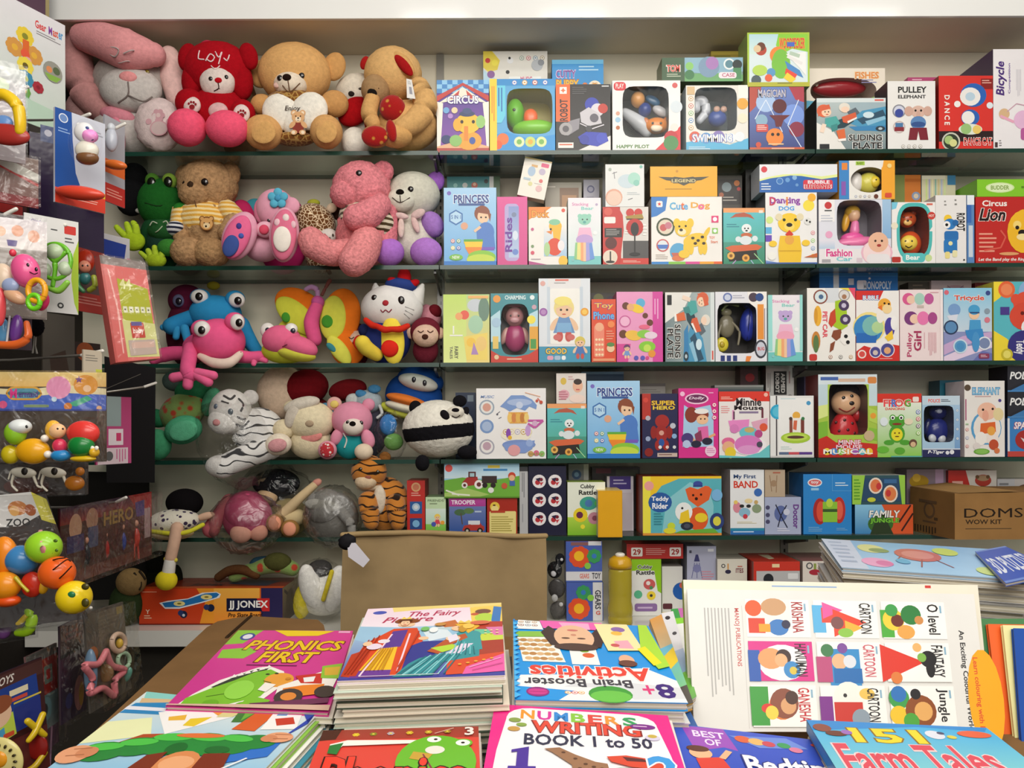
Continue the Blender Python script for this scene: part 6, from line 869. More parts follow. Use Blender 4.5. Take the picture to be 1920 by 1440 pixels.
# ------------------------------------------------------------------ third shelf
g3='soft toys on the third shelf'
toy('plush_frog','blue frog with bulging eyes behind the pink frog',2.63,[B('body',412,630,48,48,'2a84b8',rz=32),B('head',404,578,48,34,'2f90c6',rz=36),B('eye_bulb',376,547,19,15,'2f90c6',dz=12),S('/eye_white',374,547,16,14,'e8e6e2',rz=10,mat='plastic'),S('/pupil',373,546,7,7.5,'15100e',mat='eye'),B('eye_bulb',441,551,18,16,'2f90c6',dz=12),S('/eye_white',444,553,15,14,'e8e6e2',rz=10,mat='plastic'),S('/pupil',446,554,7,7.5,'15100e',mat='eye'),
 K('arm','2b87bc',[(366,584,4,15),(338,594,10,15),(322,602,20,16)]),K('/finger','3592c4',[(322,598,20,7),(306,604,22,6)]),K('/finger','3592c4',[(332,608,24,7),(330,622,26,6)]),K('/finger','3592c4',[(346,606,24,8),(352,630,26,7)]),K('arm','2b87bc',[(452,600,8,16),(468,630,16,14),(486,654,24,10)])],mat='velour',base=SHELF[3],group=g3)
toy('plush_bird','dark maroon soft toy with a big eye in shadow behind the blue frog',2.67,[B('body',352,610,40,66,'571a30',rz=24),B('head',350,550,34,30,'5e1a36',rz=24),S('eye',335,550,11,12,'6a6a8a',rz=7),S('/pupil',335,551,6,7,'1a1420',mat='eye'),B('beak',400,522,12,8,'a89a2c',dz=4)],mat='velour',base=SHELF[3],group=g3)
toy('plush_frog','hot pink frog lying forward with one webbed hand over the edge',2.555,[B('body',400,650,56,30,'e0588a',dz=-10,rz=40),B('head',411,640,47,42,'ea5c8e',dz=20,rz=40),B('eye_bulb',378,617,19,17,'ea5c8e',dz=44,rz=14),S('/eye_white',379,617,15,15,'e9e4e0',rz=9,mat='plastic'),S('/pupil',378,619,6.5,7.5,'15100e',mat='eye'),B('eye_bulb',440,603,18,17,'ea5c8e',dz=40,rz=14),S('/eye_white',445,604,13,15,'e9e4e0',rz=9,mat='plastic'),S('/pupil',448,605,6.5,7.5,'15100e',mat='eye'),
 K('lip','e6cfc0',[(376,668,44,6),(400,680,58,9),(430,680,58,9),(450,664,44,6)]),W('mouth_line','b83a68',2,[(370,662),(396,674),(425,674),(452,660)]),
 K('arm','ea6092',[(358,655,30,14),(352,690,66,13),(356,702,70,14)]),K('/finger','ee6a98',[(346,704,72,8),(326,708,72,9)]),K('/finger','ee6a98',[(354,704,72,9),(352,722,72,9)]),K('/finger','ee6a98',[(366,702,72,8),(390,716,72,9)]),K('/finger','ee6a98',[(370,698,72,8),(400,704,72,8)]),
 K('arm','ea6092',[(448,668,20,12),(470,670,24,11),(488,668,26,10)]),K('/finger','ee6a98',[(478,674,28,6),(476,682,30,5)]),K('/finger','ee6a98',[(488,672,28,6),(498,676,30,5)]),K('leg','d84f80',[(370,666,-10,14),(335,662,-6,13),(305,666,-2,14),(288,676,4,8)])],mat='velour',base=None,group=g3)
toy('plush_duck','pink and lime duck-billed toy with white eyes beneath the butterfly',2.515,[B('body',535,660,44,24,'c6cb3c',rz=30),B('head',528,640,36,28,'e2688e',dz=14,rz=28),B('bill',562,652,34,19,'e2688e',dz=24,rz=22,rot=18),B('lower_bill',556,666,36,13,'cdc94a',dz=22,rz=20,rot=10),S('eye',502,622,14,15,'e8e4de',rz=9,mat='plastic'),S('/pupil',502,621,5,5,'2a2a3a',mat='eye'),S('eye',546,619,12,11,'e8e4de',rz=9,mat='plastic'),S('/pupil',549,622,5,5,'2a2a3a',mat='eye'),W('stitch','8a3a54',2,[(530,652),(538,648)])],mat='velour',base=SHELF[3],group=g3)
toy('plush_butterfly','orange and lime butterfly soft toy with a pink body and curled feelers',2.64,[
 B('wing',563,578,52,34,'ee7a20',dz=0,rz=9,rot=32),B('/wing_panel',556,592,48,24,'d6da48',dz=7,rz=8,rot=42),B('wing',556,630,40,34,'dcd84c',dz=-4,rz=9,rot=30),B('wing',640,592,36,52,'ef7c22',dz=4,rz=10,rot=8),B('/wing_panel',624,596,25,42,'d9dc52',dz=12,rz=8,rot=4),B('wing',652,652,32,34,'ec7620',dz=8,rz=10,rot=-20),B('/wing_panel',636,656,15,32,'dcdc58',dz=17,rz=7,rot=-38),
 K('body','e05a8e',[(594,574,22,11),(584,604,26,14),(590,636,24,13)]),B('head',596,566,12,12,'c85a98',dz=20),K('feeler','b48ab4',[(596,556,20,4),(594,543,20,5),(584,538,20,5),(574,542,20,4)]),K('feeler','7a4a44',[(604,552,16,3),(612,536,14,3),(618,526,12,4)]),
 S('spot',537,594,9,10,'4a9a34',rz=3),S('spot',614,602,11,12,'4a9a34',rz=3),S('drop',622,651,12,6,'3f8a94',rz=3,rot=38)],mat='velour',base=SHELF[3],group=g3)
toy('plush_cat','white cat in a clown costume with red ruff and starry hat',2.56,[
 B('body',724,642,46,44,'24306e',rz=36),S('costume_panel',736,642,22,44,'ecd54a',rz=12,rot=-4),B('head',735,580,58,43,'e3e1dd',rz=42),K('ear','e3e1dd',[(708,562,0,18),(705,546,0,9),(704,537,0,4)]),K('ear','dddbd6',[(778,564,0,19),(787,548,0,10),(792,538,0,4)]),
 B('hat',752,538,30,14,'2c3f80',dz=6,rz=20,rot=6),B('/hat_top',758,523,13,17,'b3161c',dz=8,rz=10),B('/hat_point',738,530,12,7,'b3161c',dz=14,rz=6,rot=20),B('/hat_point',775,534,12,7,'b3161c',dz=12,rz=6,rot=-20),
 EY(702,561,5.5),S('eye',752,566,6.5,8,'140d0a',mat='eye'),S('nose',723,571,6,5.5,'a8323a'),W('mouth','8a3040',2,[(714,584),(718,588),(723,584),(729,588),(734,583)]),W('whisker','9a9a98',1.5,[(760,578),(776,584)]),W('whisker','9a9a98',1.5,[(760,585),(774,593)]),W('whisker','9a9a98',1.5,[(758,591),(768,600)]),
 K('ruff','cf3020',[(686,603,36,5),(697,612,42,6),(708,615,48,5),(721,621,52,6),(735,620,54,5),(750,620,50,6),(764,614,46,5)]),S('pompom',731,656,16,16,'d82c20',rz=8),K('leg','e4cb48',[(706,668,30,12),(688,656,44,14),(680,646,50,14)]),S('/sole',674,645,12,14,'d8281e',rz=6),B('arm',682,622,10,12,'20264e',dz=18)],base=SHELF[3],mat='velour',group=g3)
MK=lambda x,y,s,Y,lab:toy('plush_monkey',lab,Y,[B('body',x,y+34*s,24*s,26*s,'6a2230',dz=-6,rz=20*s),B('head',x,y,29*s,28*s,'6c2230',rz=24*s),B('ear',x-27*s,y+2*s,9*s,11*s,'d8b39c',dz=2,rz=5*s),B('ear',x+27*s,y+2*s,9*s,11*s,'d8b39c',dz=2,rz=5*s),S('face',x,y+7*s,24*s,21*s,'dab8a2',rz=18*s),S('nose',x-1*s,y+9*s,6*s,5*s,'4a2a20'),W('eyelid','5a3a30',2*s,[(x-14*s,y-2*s),(x-9*s,y+1*s),(x-4*s,y-2*s)]),W('eyelid','5a3a30',2*s,[(x+4*s,y-2*s),(x+9*s,y+1*s),(x+14*s,y-2*s)])],base=SHELF[3],group=g3)
MK(798,640,1,2.545,'small maroon sleepy monkey at the right end beside the white cat')
MK(667,552,.95,2.67,'maroon monkey peeping between the butterfly and the white cat')
toy('plush_monkey','pink and maroon soft toy lying behind the small sleepy monkey',2.64,[B('body',800,620,22,58,'cf8a98',rz=20),B('head',806,588,22,24,'cf8a98',rz=20),B('cap',815,576,13,14,'6c1a24',dz=8)],base=SHELF[3],group=g3)
# ------------------------------------------------------------------ fourth shelf
g4='soft toys on the fourth shelf'
toy('plush_bear','green teddy in a flowered suit lying sideways at the left end',2.56,[B('body',342,778,44,34,'6a8a4a',rz=30,rot=-25,mat='flowers'),B('head',362,738,34,26,'2f7a50',dz=-10,rz=26,rot=-20),B('arm',396,760,16,28,'4f9a74',dz=8,rz=14,rot=20),B('arm',292,790,26,17,'2f7a52',dz=4,rz=15,rot=15),B('leg',344,812,34,26,'4ea57c',dz=34,rz=24,rot=-15),B('leg',293,840,27,29,'46996e',dz=30,rz=22),S('/sole',344,814,26,18,'5cb088',rz=4,rot=-15),B('tag_fold',330,720,26,20,'4a5a54',dz=-6,rz=10)],base=SHELF[4],group=g4)
toy('plush_cow','black and white spotted soft toy half hidden at the left end',2.62,[B('body',264,835,28,28,'d8d6d2',rz=20,mat='cowspots'),B('head',262,806,20,20,'d8d6d2',rz=16,mat='cowspots')],base=SHELF[4],group=g4)
toy('plush_tiger','white tiger soft toy in a clear bag with paws over the edge',2.555,[B('body',485,810,48,46,'cfccc8',rz=36,mat='zebra'),B('head',432,772,38,42,'d8d5d0',dz=20,rz=34),B('muzzle',417,790,26,24,'dedbd6',dz=38,rz=20),S('nose',406,792,7,6,'cf9090'),B('ear',470,745,15,14,'c8c4c0',dz=10,rz=8,rot=20),S('eye',405,762,4,5,'5a6a7a',mat='eye'),S('eye',432,772,5,6,'4a5660',mat='eye'),
 W('stripe','4a4848',4,[(448,748),(456,758),(452,770)]),W('stripe','4a4848',4,[(446,782),(458,786),(462,776)]),W('stripe','4a4848',4,[(444,796),(456,800),(466,790)]),W('stripe','4a4848',4,[(420,742),(432,748),(440,742)]),W('stripe','4a4848',3,[(416,752),(428,756)]),
 K('leg','d4d1cc',[(506,838,20,24),(470,852,40,22),(438,866,56,21),(418,876,64,20)],mat='zebra'),B('paw',412,874,25,20,'cfccc8',dz=64,rz=20),W('/toe_line','8a8684',2.5,[(398,868),(398,884)]),W('/toe_line','8a8684',2.5,[(410,866),(410,886)]),B('plastic_bag',440,830,66,86,'fff',dz=30,rz=52,rot=-25,mat='wrap',shag=.1)],base=None,group=g4)
toy('plush_santa','round beige head with a dark red cap lying behind the cream bear',2.64,[B('head',530,728,48,52,'cbb39c',rz=34),B('cap',572,718,44,34,'680f16',dz=4,rz=34,rot=-15),B('body',580,790,50,60,'5a1418',dz=-8,rz=24)],base=SHELF[4],group=g4)
toy('plush_bear','cream bear with a pale scarf and a pink-soled foot',2.56,[B('body',582,830,40,34,'ddcfae',rz=32),B('head',582,792,46,37,'e0d3b2',dz=10,rz=34),S('nose',580,797,8,6,'b09a80'),B('scarf',566,762,34,14,'cfc6b8',dz=24,rz=16,rot=-15),B('/scarf_end',548,782,12,24,'c8beb0',dz=34,rz=8,rot=20),S('blush',584,822,20,10,'d88a84',rz=4,rot=-10),B('arm',532,808,20,19,'ddcfae',dz=22,rz=16),B('leg',522,836,24,20,'e4d8c4',dz=40,rz=18,rot=-10),S('/sole',520,838,17,12,'d0969a',rz=6,rot=-10),B('ear',545,766,13,12,'d8caa8',dz=0)],base=SHELF[4],group=g4)
toy('plush_bear','small pink bear in teal overalls with one red printed foot',2.55,[B('body',656,832,28,28,'259498',rz=24),B('head',660,786,38,34,'dc90a8',dz=6,rz=30),B('ear',627,756,14,13,'d8a8a0',dz=2,rz=8),S('/ear_lining',627,757,8,7,'e0c870'),B('ear',691,758,12,12,'dc90a8',dz=2,rz=8),S('muzzle',662,799,19,16,'e6dace',rz=14),S('nose',661,794,6,5,'17120f'),EY(677,792,4),EY(652,791,3.5),W('ribbon','d8d4cc',3,[(644,812),(650,824),(646,838)]),B('arm',632,818,11,17,'dc90a8',dz=16,rz=10,rot=25),B('arm',690,822,12,18,'dc90a8',dz=16,rz=10,rot=-20),B('leg',614,843,17,17,'dc98aa',dz=30,rz=14),S('/sole',613,843,13,14,'b8323a',rz=6,mat='redprint'),B('leg',682,846,17,15,'e0cdb4',dz=30,rz=14)],base=SHELF[4],mat='velour',group=g4)
toy('plush_dog','pale blue and grey soft toy with a dark red cap above the pink bear',2.64,[B('body',690,780,40,60,'4a4a58',dz=-8,rz=22),B('cap',652,712,36,20,'6e141a',dz=0,rz=20,rot=-10),B('head',690,734,26,22,'a9b6bd',dz=8,rz=20),B('hand',662,732,14,14,'c8ccca',dz=14,rz=10),B('bow',702,710,12,8,'4a8ab8',dz=20,rz=6),B('bow',678,720,12,8,'4a8ab8',dz=20,rz=6,rot=20),K('strap','d0d4d4',[(712,742,18,3),(716,756,18,3),(708,764,18,3)]),B('scarf',612,752,18,16,'5a90b0',dz=4,rz=10)],base=SHELF[4],group=g4)
toy('plush_car','blue toy car soft toy with eyes on its windscreen and an orange band',2.66,[B('body',776,744,54,46,'1c4992',rz=36,rot=14),B('cab',788,714,44,26,'1c4992',dz=4,rz=32,rot=10),S('windscreen',784,717,37,15,'cfcdc6',rz=20,rot=14),S('/eye',776,712,4,5.5,'1a1a22',mat='eye'),S('/eye',796,718,4,5.5,'1a1a22',mat='eye'),S('band',762,750,38,10,'e07a34',rz=22,rot=14),S('band',758,764,36,10,'dcd8c4',rz=20,rot=14),S('band',754,776,30,8,'d6da5a',rz=14,rot=14),B('bumper',748,768,38,12,'cfd24e',dz=10,rz=18,rot=14)],mat='velour',base=None,group=g4)
def pand(q):
    z=q.z-.12*q.x
    return '17161a' if -.36<z<.1 else 'e6e2d6'
toy('plush_panda','round ball-shaped panda with a black band around its middle',2.53,[B('body',822,804,67,54,pand,rz=54,rot=0),B('ear',779,764,12,13,'17161a',dz=12,rz=8),B('ear',862,752,13,11,'17161a',dz=16,rz=8),S('eye_patch',834,779,8,11,'1a181c',rz=7,rot=-30),S('eye_patch',872,772,7,10,'1a181c',rz=7,rot=30),S('snout',853,774,17,12,'e4ded0',rz=14,rot=-10),S('/nose',854,769,7,4,'1a181c',rz=4),W('/mouth','2a2426',2,[(848,780),(855,783),(862,779)]),B('leg',792,868,13,15,'17161a',dz=46,rz=12),B('leg',876,848,18,13,'17161a',dz=30,rz=14)],base=None,group=g4)
toy('toy_bag','small clear bag with a blue and green toy beside the panda',2.56,[B('toy_piece',728,800,16,20,'3f7fc0',rz=12),B('toy_piece',738,832,18,16,'6a9a52',rz=12),B('plastic_bag',732,820,32,44,'fff',rz=22,mat='wrap',shag=.12)],cat='toy bag',base=SHELF[4],group=None)
# ------------------------------------------------------------------ fifth shelf and below
g5='dolls and soft toys on the fifth shelf'
toy('rag_doll','doll with a black hat and spotted skirt, one leg dangling over the edge',2.5,[B('hat',346,942,34,26,'0f0c0e',dz=0,rz=26),B('skirt',325,978,48,23,'d8d0bc',dz=20,rz=32,rot=-5,mat='dots'),K('skirt_trim','d4cf3a',[(284,996,40,4),(315,1000,54,4),(350,998,52,4),(380,984,40,4)]),B('under_skirt',322,1000,40,12,'c8b488',dz=26,rz=24),K('leg','dcb49a',[(332,990,52,11),(326,1020,58,10),(320,1046,58,10)]),K('/sock','e2ded6',[(319,1052,58,10),(316,1072,58,11)]),K('/sock_band','d8c84a',[(311,1048,58,4),(329,1050,58,4)]),B('/shoe',312,1088,19,18,'e3cf2a',dz=60,rz=16),B('arm',385,968,18,7,'dcb49a',dz=16,rz=6,rot=-15)],cat='doll',mat='velour',base=None,group=g5)
toy('rag_doll','doll in a deep pink suit with peach face, in a cloudy plastic bag',2.53,[B('body',464,970,46,46,'b0486a',rz=34),B('hood',462,960,40,40,'b84a6e',dz=8,rz=32),S('face',452,1000,20,18,'e2a894',rz=14),S('hand',484,998,18,16,'e0a08c',rz=12),K('arm','b8606a',[(430,940,4,14),(410,968,10,13),(396,992,14,16)]),B('plastic_bag',462,980,68,58,'fff',dz=14,rz=46,mat='haze',shag=.1)],cat='doll',mat='velour',base=None,group=g5)
toy('rag_doll','black-haired doll lying in a clear bag at the back of the shelf',2.63,[B('hair',518,906,44,27,'16171c',rz=28),B('face',500,932,20,16,'d2b088',dz=14,rz=16),B('body',540,970,40,36,'9a8a62',dz=-4,rz=24),B('plastic_bag',515,930,74,58,'fff',dz=10,rz=40,mat='wrap',shag=.12)],cat='doll',mat='velour',base=None,group=g5)
toy('rag_doll','beige doll lying with two peach round feet toward the front',2.555,[K('arm','d0b890',[(530,975,10,11),(560,945,14,9),(590,918,10,7)]),B('/hand',594,914,10,7,'cf9080',dz=10,rz=6,rot=-30),B('body',545,978,30,18,'cbb78c',rz=20),B('leg',516,990,16,17,'a8804e',dz=26,rz=16),S('/sole',515,990,12,14,'e0987a',rz=6),B('leg',544,1000,17,16,'96703e',dz=28,rz=16),S('/sole',543,1001,12,13,'e0987a',rz=6)],cat='doll',mat='velour',base=SHELF[5],group=g5)
toy('plush_elephant','grey elephant soft toy in a cloudy bag beside the tiger',2.545,[B('body',626,970,46,48,'7f7d79',rz=36),B('head',610,950,36,34,'8a8884',dz=18,rz=30),B('ear',604,948,32,12,'98968f',dz=42,rz=6,rot=8),K('trunk','8a8884',[(640,960,30,11),(656,980,40,9),(660,998,44,7)]),B('plastic_bag',624,968,56,58,'fff',dz=12,rz=46,mat='haze',shag=.08)],base=None,group=g5)
toy('plush_tiger','orange tiger soft toy sitting upright at the right of the dolls',2.565,[B('body',725,968,44,54,'c07a34',rz=34,mat='tiger'),B('head',692,905,33,31,'c2803a',dz=18,rz=28,mat='tiger'),B('muzzle',686,924,20,14,'d8c0a0',dz=34,rz=14),S('nose',690,916,6,4,'9a5a4a'),B('ear',722,878,11,11,'8a5a2c',dz=6,rz=6),B('ear',664,882,10,8,'6a4426',dz=6,rz=6),S('eye',676,901,4,4,'2a200c',mat='eye'),S('eye',708,906,4,4,'2a200c',mat='eye'),K('leg','c58a48',[(690,960,34,18),(694,985,44,17),(696,1000,48,14)],mat='tiger'),K('leg','c58a48',[(742,965,32,18),(744,988,42,17),(746,1002,46,13)],mat='tiger'),S('chest',712,958,12,26,'d8cbb8',rz=10),B('ruff',694,934,26,8,'c8b8a0',dz=18,rz=16)],base=SHELF[5],group=g5)
g6='things on the white ledge'
jx=box('skateboard_box','long orange skateboard box with a blue board picture on the ledge',261,1103,530,1170,'d8641e',shelf=6,Y=2.47,d=.17,side='6a4a34',top='7a2a16',cat='skateboard box',ops=
 GR(0,0,60,100,'c8381a','d04a1c')+R(40,0,84,100,'e8962a')+GR(52,0,84,100,'f0b048','e88a2c')+PG('c8401c',0,0,40,0,46,40,42,100,0,100)+R(85,0,100,100,'2a2450')+PG('e8ecf0',14,40,20,34,34,28,44,12,54,10,57,16,56,26,44,40,28,56,18,56)+PG('2472b4',16,40,34,30,46,14,54,12,56,17,54,25,43,38,28,52,18,52)+E(28,42,4,7,'e8d88a')+E(47,24,4,7,'e8d88a')+E(28,42,1.5,2.5,'8a7a2a')+E(47,24,1.5,2.5,'8a7a2a')+O(31,72,2.6,'1c2440')+O(29,68,2,'2a3a6a')+O(50,54,2.6,'1c2440')+O(47,52,2,'2a3a6a')+O(31,74,1,'c8ccd8')
 +R(61,28,91,64,'161838')+PG('c8282a',82,28,91,28,91,64,86,64)+T('JJ JONEX',62.5,34,90,60,'f4f2ee',b=.028)+T('Pro Skate Board',62,68,86,80,'2a140c',sh=.2)+T('Y',4.5,58,7.5,70,'f0d8c0')+LN(3.5,74,9,86,2,'f0c8a8')+LN(2,8,16,14,1,'f0a080')+R(0,97,100,100,'7a1e12'),sops=[('top',R(0,0,100,30,'8a2a18')+PG('2a3040',60,20,92,30,86,80,56,60)+T('Jonex',30,50,56,84,'2a1a20',sh=.3)+R(0,84,100,100,'c8501c')),('right',GR(0,0,100,100,'8a7a5a','4a3a34')+L('3a2a2a',6,10,10,80,60)+O(50,60,30,'5a4a3a'))])
toy('plush_snake','tangle of olive and brown soft toys lying on the skateboard box',2.56,[K('body','4d5a2c',[(440,1092,0,12),(480,1078,6,14),(520,1070,10,17),(548,1078,6,14)],mat='flowers'),K('tail','5a3a22',[(410,1094,4,8),(430,1082,10,9),(455,1080,14,9),(480,1090,14,8)]),K('fin','2a4a5c',[(500,1062,0,8),(480,1066,4,9),(470,1080,4,8)]),B('head',520,1066,26,18,'4a4a26',dz=14,rz=16)],base=TOP[jx.name],group=None)
toy('plush_penguin_or_filler','white soft toy with yellow trim, upside down in a bag on the ledge',2.5,[B('body',606,1106,46,40,'e2e0d8',rz=34),B('wing',568,1118,17,34,'d8c83c',dz=10,rz=20,rot=8),B('leg',582,1092,20,42,'e6e4de',dz=24,rz=16,rot=-14),B('leg',628,1096,20,44,'e6e4de',dz=24,rz=16,rot=14),K('trim','d8c436',[(622,1064,38,4),(614,1090,44,4),(606,1116,42,4)]),B('scarf',600,1058,22,16,'3f3d3c',dz=6,rz=22),B('plastic_bag',600,1100,50,60,'fff',dz=8,rz=44,mat='wrap',shag=.08)],base=LZ,group=None)
# ------------------------------------------------------------------ packs hanging on the left wall
gl='toy packs hanging on the left wall'
def quadpack(name,label,cs,ops=(),col='e8e6e2',cat='toy pack',t=.004,mat='card',group=None,part='card',bag=None):
    c=flatten([P(*q) for q in cs]); ctr=(c[2]+c[3])/2
    root=empty(name,ctr); tag(root,label,cat,group)
    l=[q-ctr for q in c]; m=M(); f=FR(*l); n=f.n
    m.hexa(l+[q-n*t for q in l],[col]*6); art(m,f,ops); m.build(part,mat,root)
    if bag:
        m=M(); x=[q+n*bag for q in l]; m.hexa(x+[q+n*.002 for q in l],['fff']*5+['fff']); m.build('clear_bag','wrap',root)
    root['_f']=0; del root['_f']; root_f[root.name]=f
    return root
root_f={}
def pk(label,x0,y0,x1,y1,Ya,Yb,ops=(),col='e8e6e2',name='blister_pack',**k):
    a=P(x0,y0,Ya);b=P(x0,y1,Ya)
    def py(z,x,Y):   # photo row of height z
        return HZ+(EYE-z)*F/Y-ROLL*(x-960)
    return quadpack(name,label,[(x0,y0,Ya),(x1,py(a.z,x1,Yb),Yb),(x1,py(b.z,x1,Yb),Yb),(x0,y1,Ya)],ops,col,**k)
# large white gear-toy box high at the left
ga=P(122,48,2.2); gd=V((.055,.132,0)).normalized(); g0=ga-gd*.36; hz=.32
gb=empty('toy_box',(g0+ga)/2-V((0,0,hz)))
l=[V((g0.x,g0.y,ga.z)),ga,ga-V((0,0,hz)),V((g0.x,g0.y,ga.z-hz))]; l=[q-V(gb.location) for q in l]; f=FR(*l); m=M(); m.hexa(l+[q-f.n*.05 for q in l],['e6e6e6','d8d8d8','d8d8d8','efe6e2','dcdcdc','d0d0d0'])
art(m,f,GR(0,0,100,100,'e8e6ea','ccdcd0')+T('Gear',75,8,84,15,'d83a3a',b=.028)+T('M',86,8,89,15,'8a3aa0',b=.028)+T('ast',89.5,8.5,94,15,'d8503a',b=.028)+T('er',94.3,9,98,15,'4a9ad0',b=.028)+LN(76,17,97,21,2,'8a8488')+FL(67,27,7,'eccf3a','8a8a2a',8)+FL(59,40,7,'d89a48','e8b43c',8)+FL(74,40,7,'d89a48','e8b43c',8)+PG('e06a2a',65,30,70,30,70,44,65,44)+O(67,42,3.5,'e85a3a')+O(69,47,3,'e8b0a8')+FL(67,52,6.5,'f0dc4a','6a5a1a',8)+FL(67,63,6.5,'3f8fb0','c8cc5a',8)+FL(77,66,4.5,'a82a3a','8a1a2a',8)+FL(66,74,5,'6aa84a','e0b03a',8)+E(89,47,8,9,'9a9a90')+PG('8ab84a',82,50,96,50,92,55,86,55)+O(86,46,2.5,'e0905a')+O(92,45,3,'5a6a4a')+O(66,88,9,'7cc88a')+PG('bcd8c4',55,78,100,82,100,100,55,100))
m.build('carton','card',gb); tag(gb,'large white box with toy gears stacked like flowers, top left corner','toy box')
pk('dark purple picture box in the top left corner above the gear box',20,-90,92,52,2.3,2.42,GR(0,0,100,100,'4a2a4a','6a4a5a')+O(60,70,18,'8a6a7a')+O(30,80,14,'2a1a2e')+R(90,0,100,100,'a89a6a'),'3a2a3a',name='toy_box',cat='toy box')
h=pk('clear pack with a yellow arched toy handle over a red base at far left',-50,110,48,290,1.62,1.68,R(0,0,100,100,'b8b0b4')+GR(0,0,100,30,'c8d0cc','a8a0a8')+O(52,20,16,'c8d8b8')+L('8a7a8a',4,20,30,96,44),'a8a0a4',bag=.03)
toy('','',1.6,[K('handle','e8bf1e',[(-20,182,14,10),(8,178,16,11),(32,198,16,11),(38,228,16,10),(38,246,14,9)]),B('base',12,252,44,20,'a8322c',dz=10,rz=12,rot=8),B('dial',6,230,18,14,'6a94d0',dz=8,rz=8)],mat='plastic',root=h)
pk('brownish clear pack with torn red-edged insert under the yellow handle pack',-40,276,72,372,1.66,1.74,GR(0,0,100,100,'9c8478','7a4a44')+PG('c0302a',0,10,100,50,100,56,0,16)+PG('d8d4c8',0,4,50,12,100,30,100,46,60,36,0,12)+R(0,80,100,100,'8a1a1e'),'7a4a44',bag=.02)
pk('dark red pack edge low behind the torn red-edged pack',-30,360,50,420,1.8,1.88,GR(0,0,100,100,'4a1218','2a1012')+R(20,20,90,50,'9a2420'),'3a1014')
pp=pk('deep purple glossy bag hanging behind the cow toy pack',55,246,195,470,1.9,2.02,GR(0,0,100,100,'3a2250','2a1a38')+R(0,0,36,100,'2a1c3c')+R(14,-8,32,6,'2a3a6a')+O(24,-2,5,'a8a8b8'),'2e1a40',name='hanging_bag_or_dark_sheet',cat='bag',mat='vinyl')
cw=pk('blue white and red blister pack holding a white toy cow on a drum',103,200,197,378,1.72,1.82,R(0,0,100,100,'c9ccd8')+PG('1f4f9c',0,0,32,0,34,30,40,64,54,84,0,84)+RING(16,9,9,'dfe4ee','6a8ac0')+LN(6,20,30,26,2,'8aa8d8')+PG('d8b62c',40,80,70,84,100,78,100,90,54,92)+LN(76,12,96,18,2,'a0a4b0')+R(0,84,100,100,'d8402c')+LN(12,87,88,94,3,'f0b0a0'),'c9ccd8',t=.006)
toy('','',1.735,[B('drum',163,282,21,18,'e4e0d2',dz=20,rz=14),B('/drum_base',164,296,20,13,'7a5232',dz=20,rz=14),B('head',158,248,18,18,'e9e8ea',dz=22,rz=13),B('/muzzle',169,255,14,12,'ef92d4',dz=26,rz=12),B('/horn',148,236,5,6,'f0eef0',dz=24),S('/nostril',172,261,4,3,'5a2a6a'),S('/spot',163,240,4,3,'3a4a8a'),S('drum_spot',158,274,3,2.5,'2a2a3a'),B('blister',160,268,30,44,'fff',dz=20,rz=22,mat='pane'),B('base_tray',150,362,46,13,'d8452f',dz=14,rz=16,rot=6)],mat='plastic',root=cw)
cw2=pk('second blister pack with orange wedge, behind the toy cow pack',196,214,234,376,1.95,2.02,R(0,0,100,100,'a8a8b0')+R(0,50,100,66,'e0682c')+R(0,78,100,100,'c0342c')+LN(10,84,90,94,3,'e89a8a'),'9a9aa4')
toy('','',1.95,[B('toy_bird',209,262,11,22,'b8bcc8',dz=10,rz=10),B('toy_head',209,240,7,9,'c8ccd4',dz=10,rz=8),B('wedge',216,309,22,9,'e0702c',dz=8,rz=10,rot=8)],mat='plastic',root=cw2)
rc=pk('white card with a lime green ring rattle of three clear balls',45,398,147,580,1.6,1.68,RR(0,0,100,100,6,'d9d8d6')+PG('a8c43a',100,20,100,100,92,88,86,62,90,36)+T('Giggles',12,5,36,10,'7a5aa8',sh=.2)+RR(73,6,95,15,2,'c83a34')+LN(74,19,92,26,2,'5a5a5a')+LN(48,12,64,15,1,'4a4a4a')+O(66,92,6,'3a3a3a')+O(66,92,3,'d9d8d6'),'d9d8d6',t=.004)
def ringpts(cx,cy,r,rot0=0,n=14,dz=14,w=5,a=360,ry=None): return [(cx+r*math.cos(math.radians(rot0+a*i/n)),cy+(ry or r)*math.sin(math.radians(rot0+a*i/n)),dz,w) for i in range(n+1)]
toy('','',1.615,[K('rattle_ring','6ab82c',ringpts(103,490,30,w=4,dz=18,ry=33)),K('spoke','6ab82c',[(103,496,18,5),(103,510,18,4),(99,535,18,4)]),K('spoke','6ab82c',[(103,490,18,5),(85,474,18,4)]),K('spoke','6ab82c',[(103,490,18,5),(122,474,18,4)]),B('rattle_ball',103,472,17,15,'b4c8a4',dz=18,rz=12),B('rattle_ball',84,506,12,14,'b4c4a8',dz=18,rz=11),B('rattle_ball',122,504,12,14,'b4c4a8',dz=18,rz=11),K('handle','8cc84a',[(92,540,16,5),(110,545,16,6),(126,530,16,5)])],mat='plastic',root=rc)
bt_=pk('clear pack with baby rattles and a pink cube-faced toy at far left',-40,402,88,592,1.5,1.56,GR(0,0,100,30,'dcd4d8','e0d8d4')+O(30,14,9,'e8b08a')+O(56,12,9,'e8a888',ry=10)+O(80,16,9,'e0a080',ry=11)+PG('5a4a8a',40,22,56,22,54,28,42,28)+R(0,31,100,100,'8a8078'),'b8b0ac',bag=.035)
